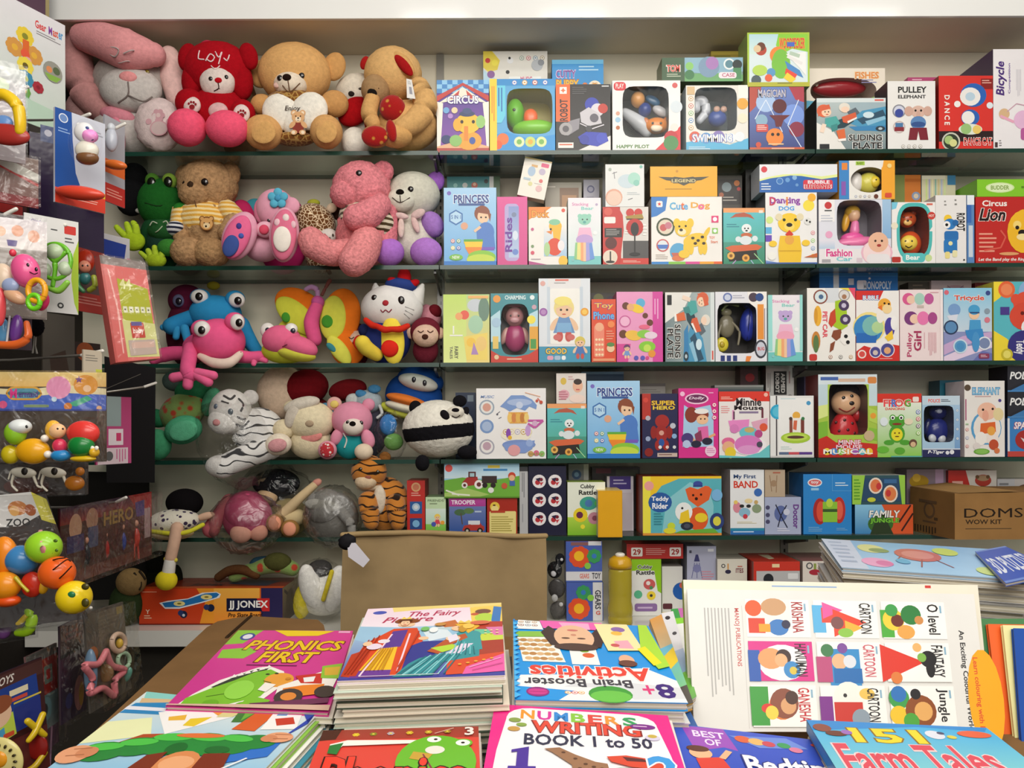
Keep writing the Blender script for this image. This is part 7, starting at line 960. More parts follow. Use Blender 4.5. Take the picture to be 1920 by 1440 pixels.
toy('','',1.47,[B('toy_cube',48,508,25,32,'e85c94',dz=16,rz=20,rot=-14),B('/cube_ear',24,474,6,7,'d83a50',dz=16),S('/eye',52,497,3,4,'2a1020',mat='eye'),S('/eye',68,505,3,4,'2a1020',mat='eye'),W('/smile','3a1020',2,[(56,510),(64,514),(70,512)]),K('ring','eda41e',ringpts(69,545,16,w=5,dz=38,ry=20)),K('ring','6fcc22',ringpts(64,566,11,w=4.5,dz=40,ry=13)),B('doll_arm',28,556,22,12,'d8a884',dz=20,rz=10,rot=30),B('doll_body',4,520,20,26,'dfc8b0',dz=14,rz=12),B('doll_dress',20,535,16,14,'9aa8cc',dz=22,rz=8),B('pink_piece',80,566,11,17,'d02a60',dz=24,rz=9,rot=20),B('red_piece',0,575,10,36,'d84a50',dz=20,rz=9)],mat='plastic',root=bt_)
dp=pk('blister pack with a red-haired mermaid doll, behind the rattle card',143,462,196,582,1.86,1.94,R(0,0,100,70,'5a4440')+R(0,0,100,8,'8a2a20')+R(0,70,100,100,'b03028')+LN(4,76,96,90,3,'d88a80'),'6a3a34')
toy('','',1.87,[B('hair',160,490,17,22,'a82c14',dz=8,rz=9),B('face',159,500,11,12,'d88a70',dz=14,rz=8),B('bodice',160,522,10,12,'3a7a7a',dz=10,rz=8),K('tail','a8b43a',[(176,520,10,5),(178,536,12,5),(168,544,12,5)]),K('tail','4a8a5a',[(148,518,10,5),(146,534,12,5),(156,546,12,4)]),EY(155,498,2),EY(164,498,2)],mat='plastic',root=dp)
quadpack('towel_pack','tilted coral pink baby towel in a clear bag with lime label',[(186,478,1.78),(272,492,1.86),(300,672,1.86),(217,680,1.78)],R(0,0,100,8,'8a7e78')+R(0,8,100,100,'e0706a')+GR(0,8,28,100,'e8827c','d8605a')+L('f4b8b0',3,14,12,24,60)+L('f4b8b0',3,22,40,20,92)+PG('b4b81c',30,20,96,28,97,64,84,66,30,62)+PG('d9d88e',28,60,100,64,100,98,28,96)+T('44',34,20,60,30,'e4e4a0',b=.028)+sum([RR(34+13*i,47,43+13*i,53,1,'e8e6c8')+O(38+13*i,50,2,'5a5a3a') for i in range(5)],[])+RR(44,63,74,78,2,'c8402c')+R(46,62,70,66,'6a5a9a')+T('baby',48,68,72,75,'f4e4d8',b=.02)+R(34,80,94,95,'c4b0a4')+RR(40,82,92,88,4,'d8b4a4'),'d86a64',cat='towel',t=.03,bag=.012)
tp=pk('orange scoop tray with purple and blue pieces below the baby rattles',-40,590,60,652,1.52,1.58,GR(0,0,100,100,'5a4a54','3a2a34'),'4a3a40')
toy('','',1.5,[K('tray','e0662a',[(-10,646,20,7),(30,646,22,8),(52,632,22,7),(50,606,20,5)]),B('piece',30,616,12,26,'6a3a90',dz=14,rz=8,rot=8),B('piece',4,620,14,24,'5a9ac8',dz=14,rz=8),K('rod','c8c8cc',[(18,594,24,2),(12,648,24,2)])],mat='plastic',root=tp)
toy('plush_pompom','small black furry toy hanging under the baby rattle pack',1.7,[B('body',68,612,14,18,'17171b',dz=0,rz=12),K('cord','a8a49c',[(62,632,0,1.5),(62,660,0,1.5)]),K('cord','a8a49c',[(67,632,0,1.5),(68,662,0,1.5)])],cat='toy',shag=.1)
pk('grey card strip hanging behind the towel pack',80,585,140,720,1.9,1.98,GR(0,0,100,100,'5a564e','4a443c')+PG('3a2a20',20,60,70,50,90,100,30,100),'4a443c')
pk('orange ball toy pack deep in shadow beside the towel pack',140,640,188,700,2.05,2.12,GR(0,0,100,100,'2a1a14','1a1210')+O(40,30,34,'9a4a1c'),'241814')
pk('small beige price card with lime clip on a hook beside the mermaid bag',156,655,191,702,1.66,1.7,R(0,0,100,100,'c4b8a4')+LN(12,20,80,50,3,'8a8478')+R(66,76,100,100,'c8d04a'),'c4b8a4')
mb=pk('hanging clear bag with mermaid picture header and three bath toys',-60,697,199,868,1.5,1.54,R(0,42,100,100,'4a3e34')+GR(0,0,100,16,'f0d48a','ecc070')+PG('4a6ac8',0,18,24,22,48,26,70,22,100,24,100,42,0,42)+PG('e8dcb0',0,16,40,20,70,14,100,18,100,25,70,23,46,27,0,22)+O(85,14,9,'e09a3a',ry=8)+O(65,17,9,'eb9ac0',ry=9)+E(86,18,3,4,'f0c8a0')+PG('4ab08a',70,36,86,26,90,30,78,38)+ST(80,8,3,'7a4a8a')+RR(27,16,53,31,6,'e0a83a')+RR(28.5,18,51.5,29,5,'5a9ab0')+T('M',30,18.5,35,29,'e0308a',b=.028)+T('ermaid',36,21,50,28,'5a3a8a',b=.02)+O(25,36,3,'e05a8a')+RR(40,36,58,39,2,'b8d0a0')+O(72,38,3,'d8843a')+O(95,40,2,'e8b080')+O(62,30,2,'c8e0f0')+R(0,41,100,43,'3a4a9a'),'4a3e34',cat='toy bag',bag=.05)
toy('','',1.47,[B('caterpillar_body',62,846,31,24,'e4a516',dz=18,rz=18),B('caterpillar_body',20,852,16,18,'c8b41c',dz=18,rz=14),B('caterpillar_head',29,812,19,22,'8cc02a',dz=24,rz=16),B('/cap',38,800,20,14,'dfe4e4',dz=26,rz=16),S('/eye',50,800,2.5,3,'2a2a2a',mat='eye'),B('foot',84,822,7,7,'ece4d8',dz=24),B('foot',90,852,7,7,'ece4d8',dz=24),
 B('mermaid_head',108,808,15,14,'f0bd8a',dz=22,rz=12),B('/hair',100,806,14,18,'eab23c',dz=17,rz=12),S('/eye',108,804,2,2,'2a1a12',mat='eye'),S('/eye',118,804,2,2,'2a1a12',mat='eye'),B('mermaid_body',112,836,13,14,'d8385a',dz=20,rz=11),B('mermaid_tail',114,854,18,11,'2a86c4',dz=22,rz=12),
 B('snail_shell',156,812,30,23,'dc3a34',dz=18,rz=16),B('snail_shell',152,836,24,20,'187a34',dz=24,rz=16),B('snail_foot',156,860,24,6,'d8b422',dz=24,rz=10),B('snail_head',177,848,9,9,'e0b02a',dz=26),S('/eye',173,840,4,4,'efeade'),S('/eye',181,840,4,4,'efeade')],mat='plastic',root=mb)
pk('pink and white toy card behind the mermaid bag',180,742,246,872,1.8,1.9,GR(0,0,100,100,'a83a6a','b8487c')+R(10,0,70,44,'8a9a9a')+R(34,48,76,72,'e0d4da')+R(56,54,70,66,'c83a6a')+R(4,76,90,100,'d8c4cc')+O(36,88,11,'5a5a5a')+LV(56,78,88,98,4,'c86a94'),'a83a6a',cat='toy card')
quadpack('hanging_bag_or_dark_sheet','black cloth bag hanging in the dark gap left of the soft toys',[(196,668,2.3),(292,690,2.38),(290,905,2.38),(200,905,2.3)],GR(0,0,100,100,'141114','0c0a0b')+L('6a645c',1,0,26,70,8),'100d0e',cat='bag',mat='matte')
cp=pk('clear pack of small toy animals with white cows and an orange lion',-30,870,165,932,1.56,1.62,GR(0,0,100,100,'4a3a30','3a2c26')+O(40,70,22,'5a2a1c',ry=9),'3a2e26',bag=.03)
CW=lambda x,y:[B('cow_body',x,y,24,10,'dcd6c6',dz=18,rz=8,rot=6),K('/leg','dcd6c6',[(x-18,y+4,18,3),(x-22,y+22,18,2),(x-12,y+34,18,2)]),K('/leg','dcd6c6',[(x+18,y+4,18,3),(x+26,y+24,18,2),(x+34,y+28,18,2)]),S('/patch',x+2,y-2,6,7,'2a2420'),K('/tail','dcd6c6',[(x-24,y-2,18,1.5),(x-28,y+12,18,1.5)])]
toy('','',1.545,CW(44,886)+CW(100,886)+[B('lion',140,906,18,14,'b06a20',dz=16,rz=10),B('/mane',150,884,8,8,'c87a2a',dz=18,rz=7)],mat='plastic',root=cp)
hp=pk('dark red hero figure pack seen edge-on with gold lettering and small figures',112,954,284,1104,1.66,2.1,GR(0,0,100,100,'3a1418','4a1a20')+GR(0,0,100,22,'2a1a40','8a1a1c')+PG('b02420',70,0,100,0,100,40,84,30)+T('HERO',42,16,76,36,'a8843a','2a1208',.03,.028)+O(14,28,6,'d0a080',ry=7)+R(6,38,22,60,'3a3468')+O(30,22,6,'b88a70')+R(26,32,36,60,'4a5478')+R(0,84,100,100,'6a2a28')+PG('3a3a86',78,12,90,10,90,34,80,34)+R(90,24,98,70,'b8a0a0'),'3a1418',cat='toy pack',bag=.03)
def HF(x,y,c,Y): return [B('figure_body',x,y,9,20,c,dz=10,rz=6),B('/figure_head',x,y-27,6,7,'c89078',dz=10,rz=5),K('/leg',c,[(x-3,y+14,10,3.5),(x-4,y+38,10,3)]),K('/leg',c,[(x+3,y+14,10,3.5),(x+5,y+38,10,3)])]
toy('','',1.88,HF(160,1040,'23242c',1)+HF(196,1030,'a02420',1)+HF(228,1015,'2c3f86',1)+HF(254,1008,'b0342a',1),mat='plastic',root=hp,dY=.00256,xm=198)
bb_=quadpack('toy_bag','clear net bag of toy balls with a tilted lion-picture header card',[(-20,930,1.5),(86,926,1.54),(165,1160,1.56),(-20,1180,1.5)],PG('d8d6d4',0,0,74,-2,80,16,30,28,0,20)+PG('d8d04a',74,-2,98,4,100,24,80,20)+O(46,10,16,'c87a30',ry=11)+O(66,12,9,'a8541f')+O(40,12,8,'e0a85a')+T('ZOO',24,18,62,24,'1c1a1a',sh=.1)+R(0,24,100,100,'3a3230'),'3a3230',cat='toy bag',bag=.045)
toy('','',1.46,[B('ball',82,1026,32,30,'9ad42e',dz=20,rz=28),W('/stripe','e8a0a0',10,[(76,998),(80,1026),(86,1054)]),S('/spot',104,1014,4,3,'4a6a1a'),S('/spot',106,1032,3,3,'4a6a1a'),S('/spot',96,1036,3,3,'4a6a1a'),B('ball',40,1050,30,27,'3f82bc',dz=8,rz=24,rot=20),
 B('basketball',107,1074,32,30,'ee6420',dz=34,rz=28),W('/seam','3a1a0c',2.5,[(80,1082),(100,1068),(124,1050),(132,1052)]),W('/seam','3a1a0c',2.5,[(90,1096),(112,1084),(134,1062)]),W('/seam','3a1a0c',2.5,[(86,1062),(100,1050),(122,1046)]),
 B('football',139,1120,31,30,'f0d01c',dz=40,rz=28),S('/patch',134,1115,7,6,'2a7a4a',rz=3),S('/patch',160,1100,7,6,'4a4418',rz=3),S('/patch',160,1130,7,8,'4a4418',rz=3),S('/patch',127,1140,7,5,'4a4418',rz=3),S('/patch',112,1115,4,6,'4a4418',rz=3),
 B('elephant_toy',8,1042,24,36,'ef8a1c',dz=12,rz=16),B('toy_ball',8,1098,30,26,'ef9418',dz=26,rz=20),B('toy_base',12,1126,26,12,'e85418',dz=24,rz=16),B('red_block',60,1096,20,24,'d03420',dz=10,rz=12),K('whistle','c8b42a',[(30,1084,36,4),(40,1096,36,3),(52,1108,36,3)]),B('yellow_piece',80,1100,10,14,'e0a820',dz=8,rz=8)],mat='plastic',root=bb_)
cr=pk('clear pack with a lime crescent toy and purple ball at far left',-30,1130,66,1205,1.56,1.62,GR(0,0,100,100,'2a2624','3a3630'),'2a2624',bag=.03)
toy('','',1.545,[K('crescent','a8d826',[(48,1140,16,6),(60,1160,18,10),(52,1182,18,10),(34,1186,16,7)]),K('banana','d8b82a',[(18,1160,22,5),(34,1168,22,7),(48,1156,22,5)]),B('ball',6,1182,14,16,'7a4a8a',dz=14,rz=10),B('block',16,1140,16,10,'3a7a94',dz=14,rz=8)],mat='plastic',root=cr)
toy('plush_lion','tan soft toy paw with dark claw lines on the ledge left of the skateboard box',2.45,[B('paw',246,1098,27,26,'8a7048',rz=22),W('toe_line','2a2014',4,[(252,1082),(264,1098),(262,1112)]),W('toe_line','2a2014',4,[(262,1078),(272,1092)]),B('body',236,1140,30,40,'2c3a20',dz=-8,rz=24)],base=LZ)
sp=quadpack('toy_pack','clear hanging pack with a pink star frame and pastel ring toys',[(158,1150,1.62),(230,1128,1.76),(247,1290,1.76),(170,1338,1.62)],GR(0,0,100,100,'5f5a54','4a4844')+LN(30,8,90,24,4,'6a645c')+O(14,44,12,'a8643a')+O(12,54,9,'d0b8a0')+R(80,4,96,12,'8a7a4a'),'55504a',cat='toy pack',bag=.03)
def starpts(cx,cy,r,k,rot): return [(cx+(r if i%2==0 else r*k)*math.cos(-pi/2+rot+pi*i/5),cy+(r if i%2==0 else r*k)*1.12*math.sin(-pi/2+rot+pi*i/5),26,6) for i in range(11)]
toy('','',1.68,[K('star_frame','d87c84',starpts(195,1266,40,.55,.1)),B('star_picture',197,1262,16,17,'7a5a3a',dz=18,rz=5),K('ring','d8b8a0',ringpts(222,1205,12,w=5,dz=18,ry=16)),B('ring_center',224,1206,7,9,'d8b03a',dz=18,rz=6),K('ring','a8c8a8',ringpts(232,1238,11,w=4,dz=18,ry=14)),B('teal_piece',236,1266,10,18,'5a9a8a',dz=10,rz=7,rot=30),B('blue_piece',170,1262,12,44,'6a86a0',dz=8,rz=8),B('purple_piece',228,1256,7,6,'8a4a8a',dz=20)],mat='plastic',root=sp,dY=.00194,xm=195)
quadpack('toy_pack','dusky purple toy pack beside the star frame pack',[(112,1175,1.62),(162,1150,1.74),(162,1330,1.74),(115,1360,1.62)],GR(0,0,100,30,'6a5450','5a4440')+R(0,30,100,34,'2a2224')+GR(0,34,100,100,'5a3a50','3a2a4a')+O(70,78,20,'b87a7a',ry=32)+O(78,80,10,'c89a3a',ry=22)+O(30,80,14,'4a4a8a')+LN(20,10,80,22,2,'8a4a4a'),'4a3a44',bag=.02)
quadpack('toy_pack','red headed hanging pack with a grey-blue rattle ring',[(48,1232,1.55),(106,1205,1.66),(110,1390,1.66),(70,1420,1.55)],R(0,0,100,10,'7a7870')+R(0,10,100,46,'b8322a')+RR(52,18,82,36,3,'8a9a8a')+RR(60,22,74,32,3,'c83a34')+GR(0,46,100,80,'7a9a98','8a9a9a')+O(52,60,22,'8ab4b8')+O(46,60,12,'4a4a4a')+GR(0,80,100,100,'6a4a60','5a3a54')+L('b88aa8',8,70,80,50,120),'7a5a5a',bag=.02)
gm=quadpack('game_pack','blue game pack with a cartoon boy picture and yellow cross sticks',[(-30,1275,1.4),(78,1232,1.5),(94,1440,1.5),(-20,1500,1.4)],R(0,0,100,100,'3a1a1a')+R(0,2,100,14,'4a2a26')+T('TOYS',16,4,50,11,'d8d0c8',sh=.3)+PG('1e3a86',0,14,88,12,92,54,0,56)+R(40,18,72,23,'e0d4b0')+R(42,25,70,28,'c84a3a')+PG('24307a',46,34,92,32,92,52,48,54)+L('d0b84a',3,46,30,94,30)+PG('b8cc4a',0,40,44,36,48,56,0,60)+O(22,34,20,'e0b898',ry=22)+O(22,26,22,'8a4a2c',ry=15)+O(18,36,3,'2a1a12')+PG('4a9ac0',4,50,28,46,30,56,4,58)+RR(26,52,44,56,2,'c84a2c')+R(0,60,100,100,'5a2420'),'2a2030',cat='game')
toy('','',1.44,[K('cross_stick','d8b81e',[(52,1352,14,6),(76,1372,16,6),(84,1378,16,5)]),K('cross_stick','d8b81e',[(80,1340,14,6),(66,1372,18,6),(54,1388,16,5)]),K('cross_stick','c8a81e',[(84,1412,14,5),(66,1436,16,6),(50,1446,16,5)]),B('red_disc',70,1400,20,26,'8a1c16',dz=6,rz=5)],mat='plastic',root=gm,dY=.0009,xm=30)
toy('toy_clock','cream toy clock dial with an orange centre at the bottom left corner',1.3,[B('rim',-2,1428,46,46,'dccf86',dz=0,rz=10),B('center',-2,1424,16,16,'e89a1e',dz=8,rz=6)]+[B('tick',-2+30*math.cos(t),1428+30*math.sin(t),2.5,4,'3a3016',dz=9,rz=2,rot=math.degrees(t)+90) for t in [pi*i/8-pi/2 for i in range(-1,9)]],mat='plastic',cat='toy')
# display hooks carrying the packs
for (x0,y0,Y0,x1,y1,Y1,lab) in ((-60,170,1.75,52,163,1.75,'over the yellow handle pack'),(95,222,1.83,168,214,1.8,'above the toy cow pack'),(160,248,1.95,234,232,1.95,'beside the second blister pack'),(-60,412,1.55,30,392,1.55,'over the baby rattle pack'),(40,430,1.72,122,422,1.66,'over the rattle card'),(20,672,1.75,192,658,1.7,'through the beige price card'),(60,715,1.6,104,700,1.56,'through the mermaid header'),(190,734,2.1,292,718,2.25,'across the dark gap'),(160,948,1.9,236,933,1.85,'over the hero figure pack'),(140,1156,1.7,170,1140,1.62,'over the star frame pack')):
    a=P(x0,y0,Y0);b=P(x1,y1,Y1); c=a.lerp(b,.78)-V((0,0,.006)); rt=empty('display_hook',a); tag(rt,'white-tipped wire display hook '+lab,'hook','display hooks on the left wall')
    m=M(); m.tube([V((-1.53,a.y,a.z-.004))-a,V((0,0,-.004)),c-a],.003,'b8b4ac',n=8,sub=1); m.build('wire','metal',rt)
    m=M(); m.tube([c-a,b-a],.004,'e6e2da',n=8); m.build('tip','plastic',rt)
# ------------------------------------------------------------------ kraft sack and the small clear bag behind the table
Yk=2.2; a=P(637,1006,Yk); b=P(1024,1006,Yk)
rt=empty('kraft_sack',V(((a.x+b.x)/2,Yk+.05,.001))); W_=(b.x-a.x)/2; H=a.z
m=M(); nx,nz=36,40
def kz(u,v): return .012*noise.noise(V((u*2.2,v*2.5,1)))+.006*noise.noise(V((u*6,v*6,5)))-.03*math.sin(pi*u)*min(1,(1-v)*4)
for side in (0,1):
    vs=[];fs=[]
    for j in range(nz+1):
        for i in range(nx+1):
            u=i/nx;v=j/nz; k=.055-.05*v**3
            vs.append((-W_+2*W_*u+.006*math.sin(v*9)*(u-.5),(-k+kz(u,v) if side==0 else k-kz(u,v)),H*v+.006*math.sin(u*5)*v))
    for j in range(nz):
        for i in range(nx): q=j*(nx+1)+i; fs.append((q,q+1,q+nx+2,q+nx+1) if side==0 else (q,q+nx+1,q+nx+2,q+1))
    m.add(vs,fs,'9b835e',True)
m.build('sack_body','kraft',rt)
m=M(); m.tube([V((-W_+2*W_*i/12,-.012+.004*math.sin(i*1.7),H-.002+.006*math.sin(i/12*5))) for i in range(13)],.008,'a58c64',n=8); m.build('top_hem','kraft',rt)
tag(rt,'large brown kraft sack with folded top standing behind the books','sack')
t0=V(rt.location)
fr=[P(651,1018,2.13),P(666,1018,2.13),P(693,1050,2.13),P(681,1064,2.13),P(653,1044,2.13)]
m=M(); m.poly([q-t0 for q in fr],'d9d6e0'); m.poly([q-t0+V((0,.003,0)) for q in fr][::-1],'d9d6e0'); o=m.build('price_tag','paper',rt); o['label']='white paper tag hanging from the black bow'
m=M(); vs,fs=ico(3); m.add([V((v.x*.024,v.y*.014,v.z*.022))*(1+.25*noise.noise(v*4))+P(651,1016,2.14)-t0 for v in vs],fs,'17161a',True); m.build('bow','matte',rt)['label']='black bow at the top corner'
toy('toy_bag','clear bag of black and white toy animals behind the kraft sack',2.52,[B('animal',1040,1075,14,16,'18181a',rz=12),B('animal',1050,1055,9,11,'202024',rz=9),B('spot',1038,1082,5,6,'dcdce0',dz=10,rz=3),B('spot',1053,1056,3,3,'dcdce0',dz=8,rz=3),B('animal',1044,1110,16,18,'4a4848',rz=12),B('spot',1040,1128,6,7,'c8c8c8',dz=10,rz=4),B('animal',1046,1150,15,16,'5a5856',rz=12),B('spot',1052,1140,4,4,'d8d8d8',dz=11,rz=3),B('plastic_bag',1044,1108,20,60,'fff',rz=20,mat='wrap',shag=.06)],cat='toy bag',base=LZ)

pk('blue and white card pack just left of the lime frog hands',190,436,243,486,2.25,2.33,GR(0,0,100,100,'d8d8dc','c8c8d0')+PG('1f3f9c',0,20,88,26,80,90,0,80)+O(96,90,12,'d88aa0'),'c8c8d0')
toy('plush_penguin_or_filler','added black filler shape in the dark area above the lime frog hands',2.64,[B('body',245,365,30,40,'141416',rz=22),B('head',252,330,24,24,'161618',rz=20),B('beak',262,395,8,5,'c8c4bc',dz=20,rz=5),B('wing',282,380,14,30,'3a2a34',dz=4,rz=12,rot=-10)],base=None,group=None)  # black filler added for a dark area read as a bag
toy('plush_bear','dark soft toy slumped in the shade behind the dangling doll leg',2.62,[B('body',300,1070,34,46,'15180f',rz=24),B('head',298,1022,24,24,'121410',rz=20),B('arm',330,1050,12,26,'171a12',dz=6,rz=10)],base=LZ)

quadpack('hanging_bag_or_dark_sheet','added dark sheet standing in for the shade behind the hero figure pack',[(150,884,2.62),(280,886,2.66),(277,1122,2.66),(150,1126,2.62)],GR(0,0,100,100,'15120f','0e0d0b'),'12100e',cat='bag',mat='matte')  # flat sheet added to darken the bare wall here, not a real bag
# ------------------------------------------------------------------ table and books in front
TH=.452; TZ=EYE-TH
rt=empty('display_table',(.5,1.1,.0)); o_=V(rt.location)
pts=[tuple(PZ(x,y,TZ).xy) for x,y in ((40,1500),(227,1325),(388,1176),(408,1165),(436,1159),(470,1155),(596,1162),(607,1172),(612,1192))]+[(1.6,1.6),(1.7,.5)]
pts=[(pts[0][0]-.05,.5)]+pts
m=M(); top=[V((x,y,TZ))-o_ for x,y in pts]; bot=[q-V((0,0,.03)) for q in top]
m.poly(top,'80603c'); m.poly(bot[::-1],'5a4028')
for i in range(len(pts)): j=(i+1)%len(pts); m.add([top[i],top[j],bot[j],bot[i]],[(0,3,2,1)],'6a4c2e')
m.build('tabletop','kraft',rt)
m=M(); m.tube([PZ(470,1156,TZ)-o_,PZ(452,1172,TZ)-o_,PZ(425,1196,TZ)-o_],.004,'33220f',n=6); m.build('board_seam','matte',rt)
for x in (-.52,1.6):
    for y in (.56,1.6): m=M(); m.box(x-.02-o_.x,y-.02-o_.y,0,x+.02-o_.x,y+.02-o_.y,TZ-.031,'5a4028'); m.build('leg','matte',rt)
tag(rt,'brown board table under the piles of books','table')
def book(label,q,h,t,ops=(),cover='fff',pages='dcd4c2',group=None,spine=None,Ys=None,name='book',cat='book'):
    h=[h]*4 if isinstance(h,(int,float)) else h
    c=[P(x,y,Ys[i]) if Ys else PZ(x,y,EYE-h[i]) for i,(x,y) in enumerate(q)]
    c=flatten(c)
    return book3(label,c,t,ops,cover,pages,group,spine,name,cat)
def book3(label,c,t,ops=(),cover='fff',pages='dcd4c2',group=None,spine=None,name='book',cat='book'):
    ctr=sum(c,V((0,0,0)))/4; f=FR(*c); n=f.n; rt=empty(name,ctr-n*t); O_=V(rt.location); tag(rt,label,cat,group)
    l=[q-O_ for q in c]; m=M(); f=FR(*l); ct=min(.0012,t*.15)
    m.hexa(l+[q-n*ct for q in l],[cover]*6); lo=[q-n*(t-ct) for q in l]
    m.hexa(lo+[q-n*t for q in l],[cover]*6)
    if spine: m.add([l[0],l[3],l[3]-n*t,l[0]-n*t],[(0,1,2,3)],spine)
    art(m,f,ops); m.build('cover','card',rt)
    cc=sum(l,V((0,0,0)))/4; ins=[q+(cc-q)*.012 for q in l]; m=M()
    k=max(1,min(5,int(t/.0025)))
    for i in range(k):
        a=ct+.0001+(t-2*ct-.0002)*i/k; b=ct+.0001+(t-2*ct-.0002)*(i+1)/k; s=.004*math.sin(i*2.3)
        I=[q+(cc-q)*s for q in ins]
        col=['dfd8c6','cfc6b2','e4ddcc','d6cdb8','dcd4c2'][i%5] if pages=='dcd4c2' else pages
        m.hexa([q-n*a for q in I]+[q-n*b for q in I],[col]*6)
    m.build('page_block','paper',rt)
    return rt,c,n
def pile(c,n,t0,cnt,t,label,group,cols,jit=.006,seed=1,shift=(0,0),name='book'):
    r=random.Random(seed); d=t0; ctr=sum(c,V((0,0,0)))/4
    nn=n
    for k in range(cnt):
        tt=t*r.uniform(.8,1.2); dx,dy=r.uniform(-jit,jit)+shift[0]*(k+1),r.uniform(-jit,jit)+shift[1]*(k+1); a=r.uniform(-.02,.02)
        cc=[]
        for q in c:
            v=q-ctr; cc.append(ctr+V((v.x*math.cos(a)-v.y*math.sin(a),v.x*math.sin(a)+v.y*math.cos(a),v.z))+V((dx,dy,0))-nn*(d+.0006))
        book3(label,cc,tt,(),cols[k%len(cols)],group=group,name=name); d+=tt+.0006
    return d
# --- fairy picture book on its stack
h=.333
rt,c,n=book('picture storybook with prince and reclining princess on a tall stack',[(690,1142),(940,1130),(947,1266),(632,1277)],[.282,.282,.30,.30],.004,
 GR(0,0,100,34,'f4dcea','efe4ee')+PG('f0d882',18,0,100,0,100,6,50,5,20,8)+E(10,8,5,3,'4a5ab8')+T('The Fairy',32,9,70,20,'b8325a',sh=.35)+T('Picture',14,17,50,26,'b8325a',sh=.35)+PG('f2d060',76,6,100,4,100,32,78,30)+O(86,14,6,'7a4a3a')+E(87,24,7,7,'b8d84a')+O(80,18,3,'c85a3a')+PG('3a7ac0',94,6,100,8,98,36,92,30)
 +GR(0,34,100,100,'a8cce8','3a3c98')+PG('9ac4e0',0,30,40,36,60,34,76,44,40,60,20,60,0,50)+PG('dce8f0',44,40,58,34,66,50,50,56)+PG('c8703a',54,30,66,26,70,36,60,38)+PG('b8d0d8',50,38,72,36,66,42)+PG('30388e',34,56,60,56,50,92,28,96)
 +PG('d84a24',8,56,24,36,40,36,46,56,38,62,36,96,12,98,2,96)+PG('5a3a94',24,40,34,38,32,62,20,64)+PG('f0c02c',18,64,30,62,30,92,10,92)+PG('6a3a94',8,90,30,90,30,98,6,98)+L('f4d8e8',1.2,24,44,12,96)+L('f4d8e8',1.2,36,44,34,92)+L('c89a1c',1,22,66,16,90)+L('c89a1c',1,26,66,24,90)+PG('b83a20',2,70,14,62,10,96,1,96)+O(32,30,6,'f0c8a0')+E(32,25,9,4,'8a4a24')+O(20,54,4,'e8e0e8')+O(46,52,3.5,'f0c8a0')
 +PG('b83a2c',74,30,100,32,100,54,80,46)+PG('6ac4a0',80,42,100,44,100,56,82,58)+PG('c8d84a',82,50,100,48,100,58,86,60)+PG('e07ab0',88,40,100,40,100,52,94,52)+PG('a83a28',70,60,100,58,100,94,66,94)+PG('d84a28',64,80,100,74,100,96,64,98)+PG('e860a8',76,90,100,76,100,96,74,98)
 +PG('2f8f98',46,78,70,70,84,66,84,78,60,84,56,98,32,99,40,84)+L('7ac4c8',1.2,52,80,38,97)+L('7ac4c8',1.2,58,82,48,98)+L('1f6a74',1,46,82,36,97)+O(76,50,9,'3a9aa0')+PG('3a9aa0',68,50,84,48,86,70,70,72)+PG('b8542c',50,70,62,54,74,48,76,54,66,62,58,74)+PG('b4d840',52,66,66,62,72,66,60,72)+PG('e8d8ec',72,62,80,62,72,74,62,74)+O(70,40,6,'f0c8a0')+PG('e8b43a',66,34,78,30,84,38,76,48,72,40)+O(66,54,5,'eec8a4')+PG('e8e0f0',62,52,68,48,70,56,64,60)
 +sum([L('8fd4d8' if i%2 else '22707c',.9,50+3*i,76-i,34+3.6*i,97) for i in range(9)],[])+sum([L('1f6f7c' if i%2 else '6fc0c8',.8,70+2*i,56+2*i,66+3*i,76) for i in range(6)],[])+sum([L('c88a14',.7,20+1.5*i,64,12+2.6*i,91) for i in range(6)],[])+sum([L('a83018',.8,10+3*i,52-3*i,3+2*i,94) for i in range(3)],[])+sum([L('b83a20',.8,42,42+4*i,34,94-6*i) for i in range(2)],[])
 +E(31,29,3.2,4.5,'f0c8a0')+O(30,29,.5,'2a1a12')+O(32.5,29,.5,'2a1a12')+E(31,32,1.2,.7,'c86a5a')+PG('6a3a1c',26,26,36,26,34,22,28,22)+PG('f0d060',27,23,29,19,31,22,33,19,35,23)+E(15,62,5,4,'e8d8e8')+E(10,58,3,3,'f0c8a0')
 +O(69,39,.5,'2a1a12')+E(72,42,3,5,'c8922a')+E(76,38,4,4,'f0c85a')+PG('f0d060',68,33,70,29,73,32,76,29,79,34)+sum([O(88+4*(i%3),46+4*(i//3),1,'f4e4a0') for i in range(6)],[])+sum([O(72+5*i,88-1.4*i,1.2,'f0a83a') for i in range(5)],[])+L('f4b0d8',.8,78,92,98,82)+L('c83a88',.8,80,95,99,88)+E(84,34,7,3,'d86a4a')+E(56,34,4,2.5,'c8904a')+E(52,42,3,4,'f0f4f4')+E(46,40,3,3,'7ac06a')+L('f4f0e0',.6,12,98,60,98),'f2e4ee')
d=pile(c,n,.004,9,.0074,'unlabelled book in the stack beneath the prince and princess storybook','books under the storybook',['e8e2d4','c8d8c8','efe8da','3a4a3a','e8dcc8'],seed=3)
d=pile([q+V((.012,.0,0)) for q in c],n,d+.001,5,.007,'lower book in the storybook stack, set back to the right','lower books of the storybook stack',['e8e2d4','26282a','dfd8c8'],seed=5)
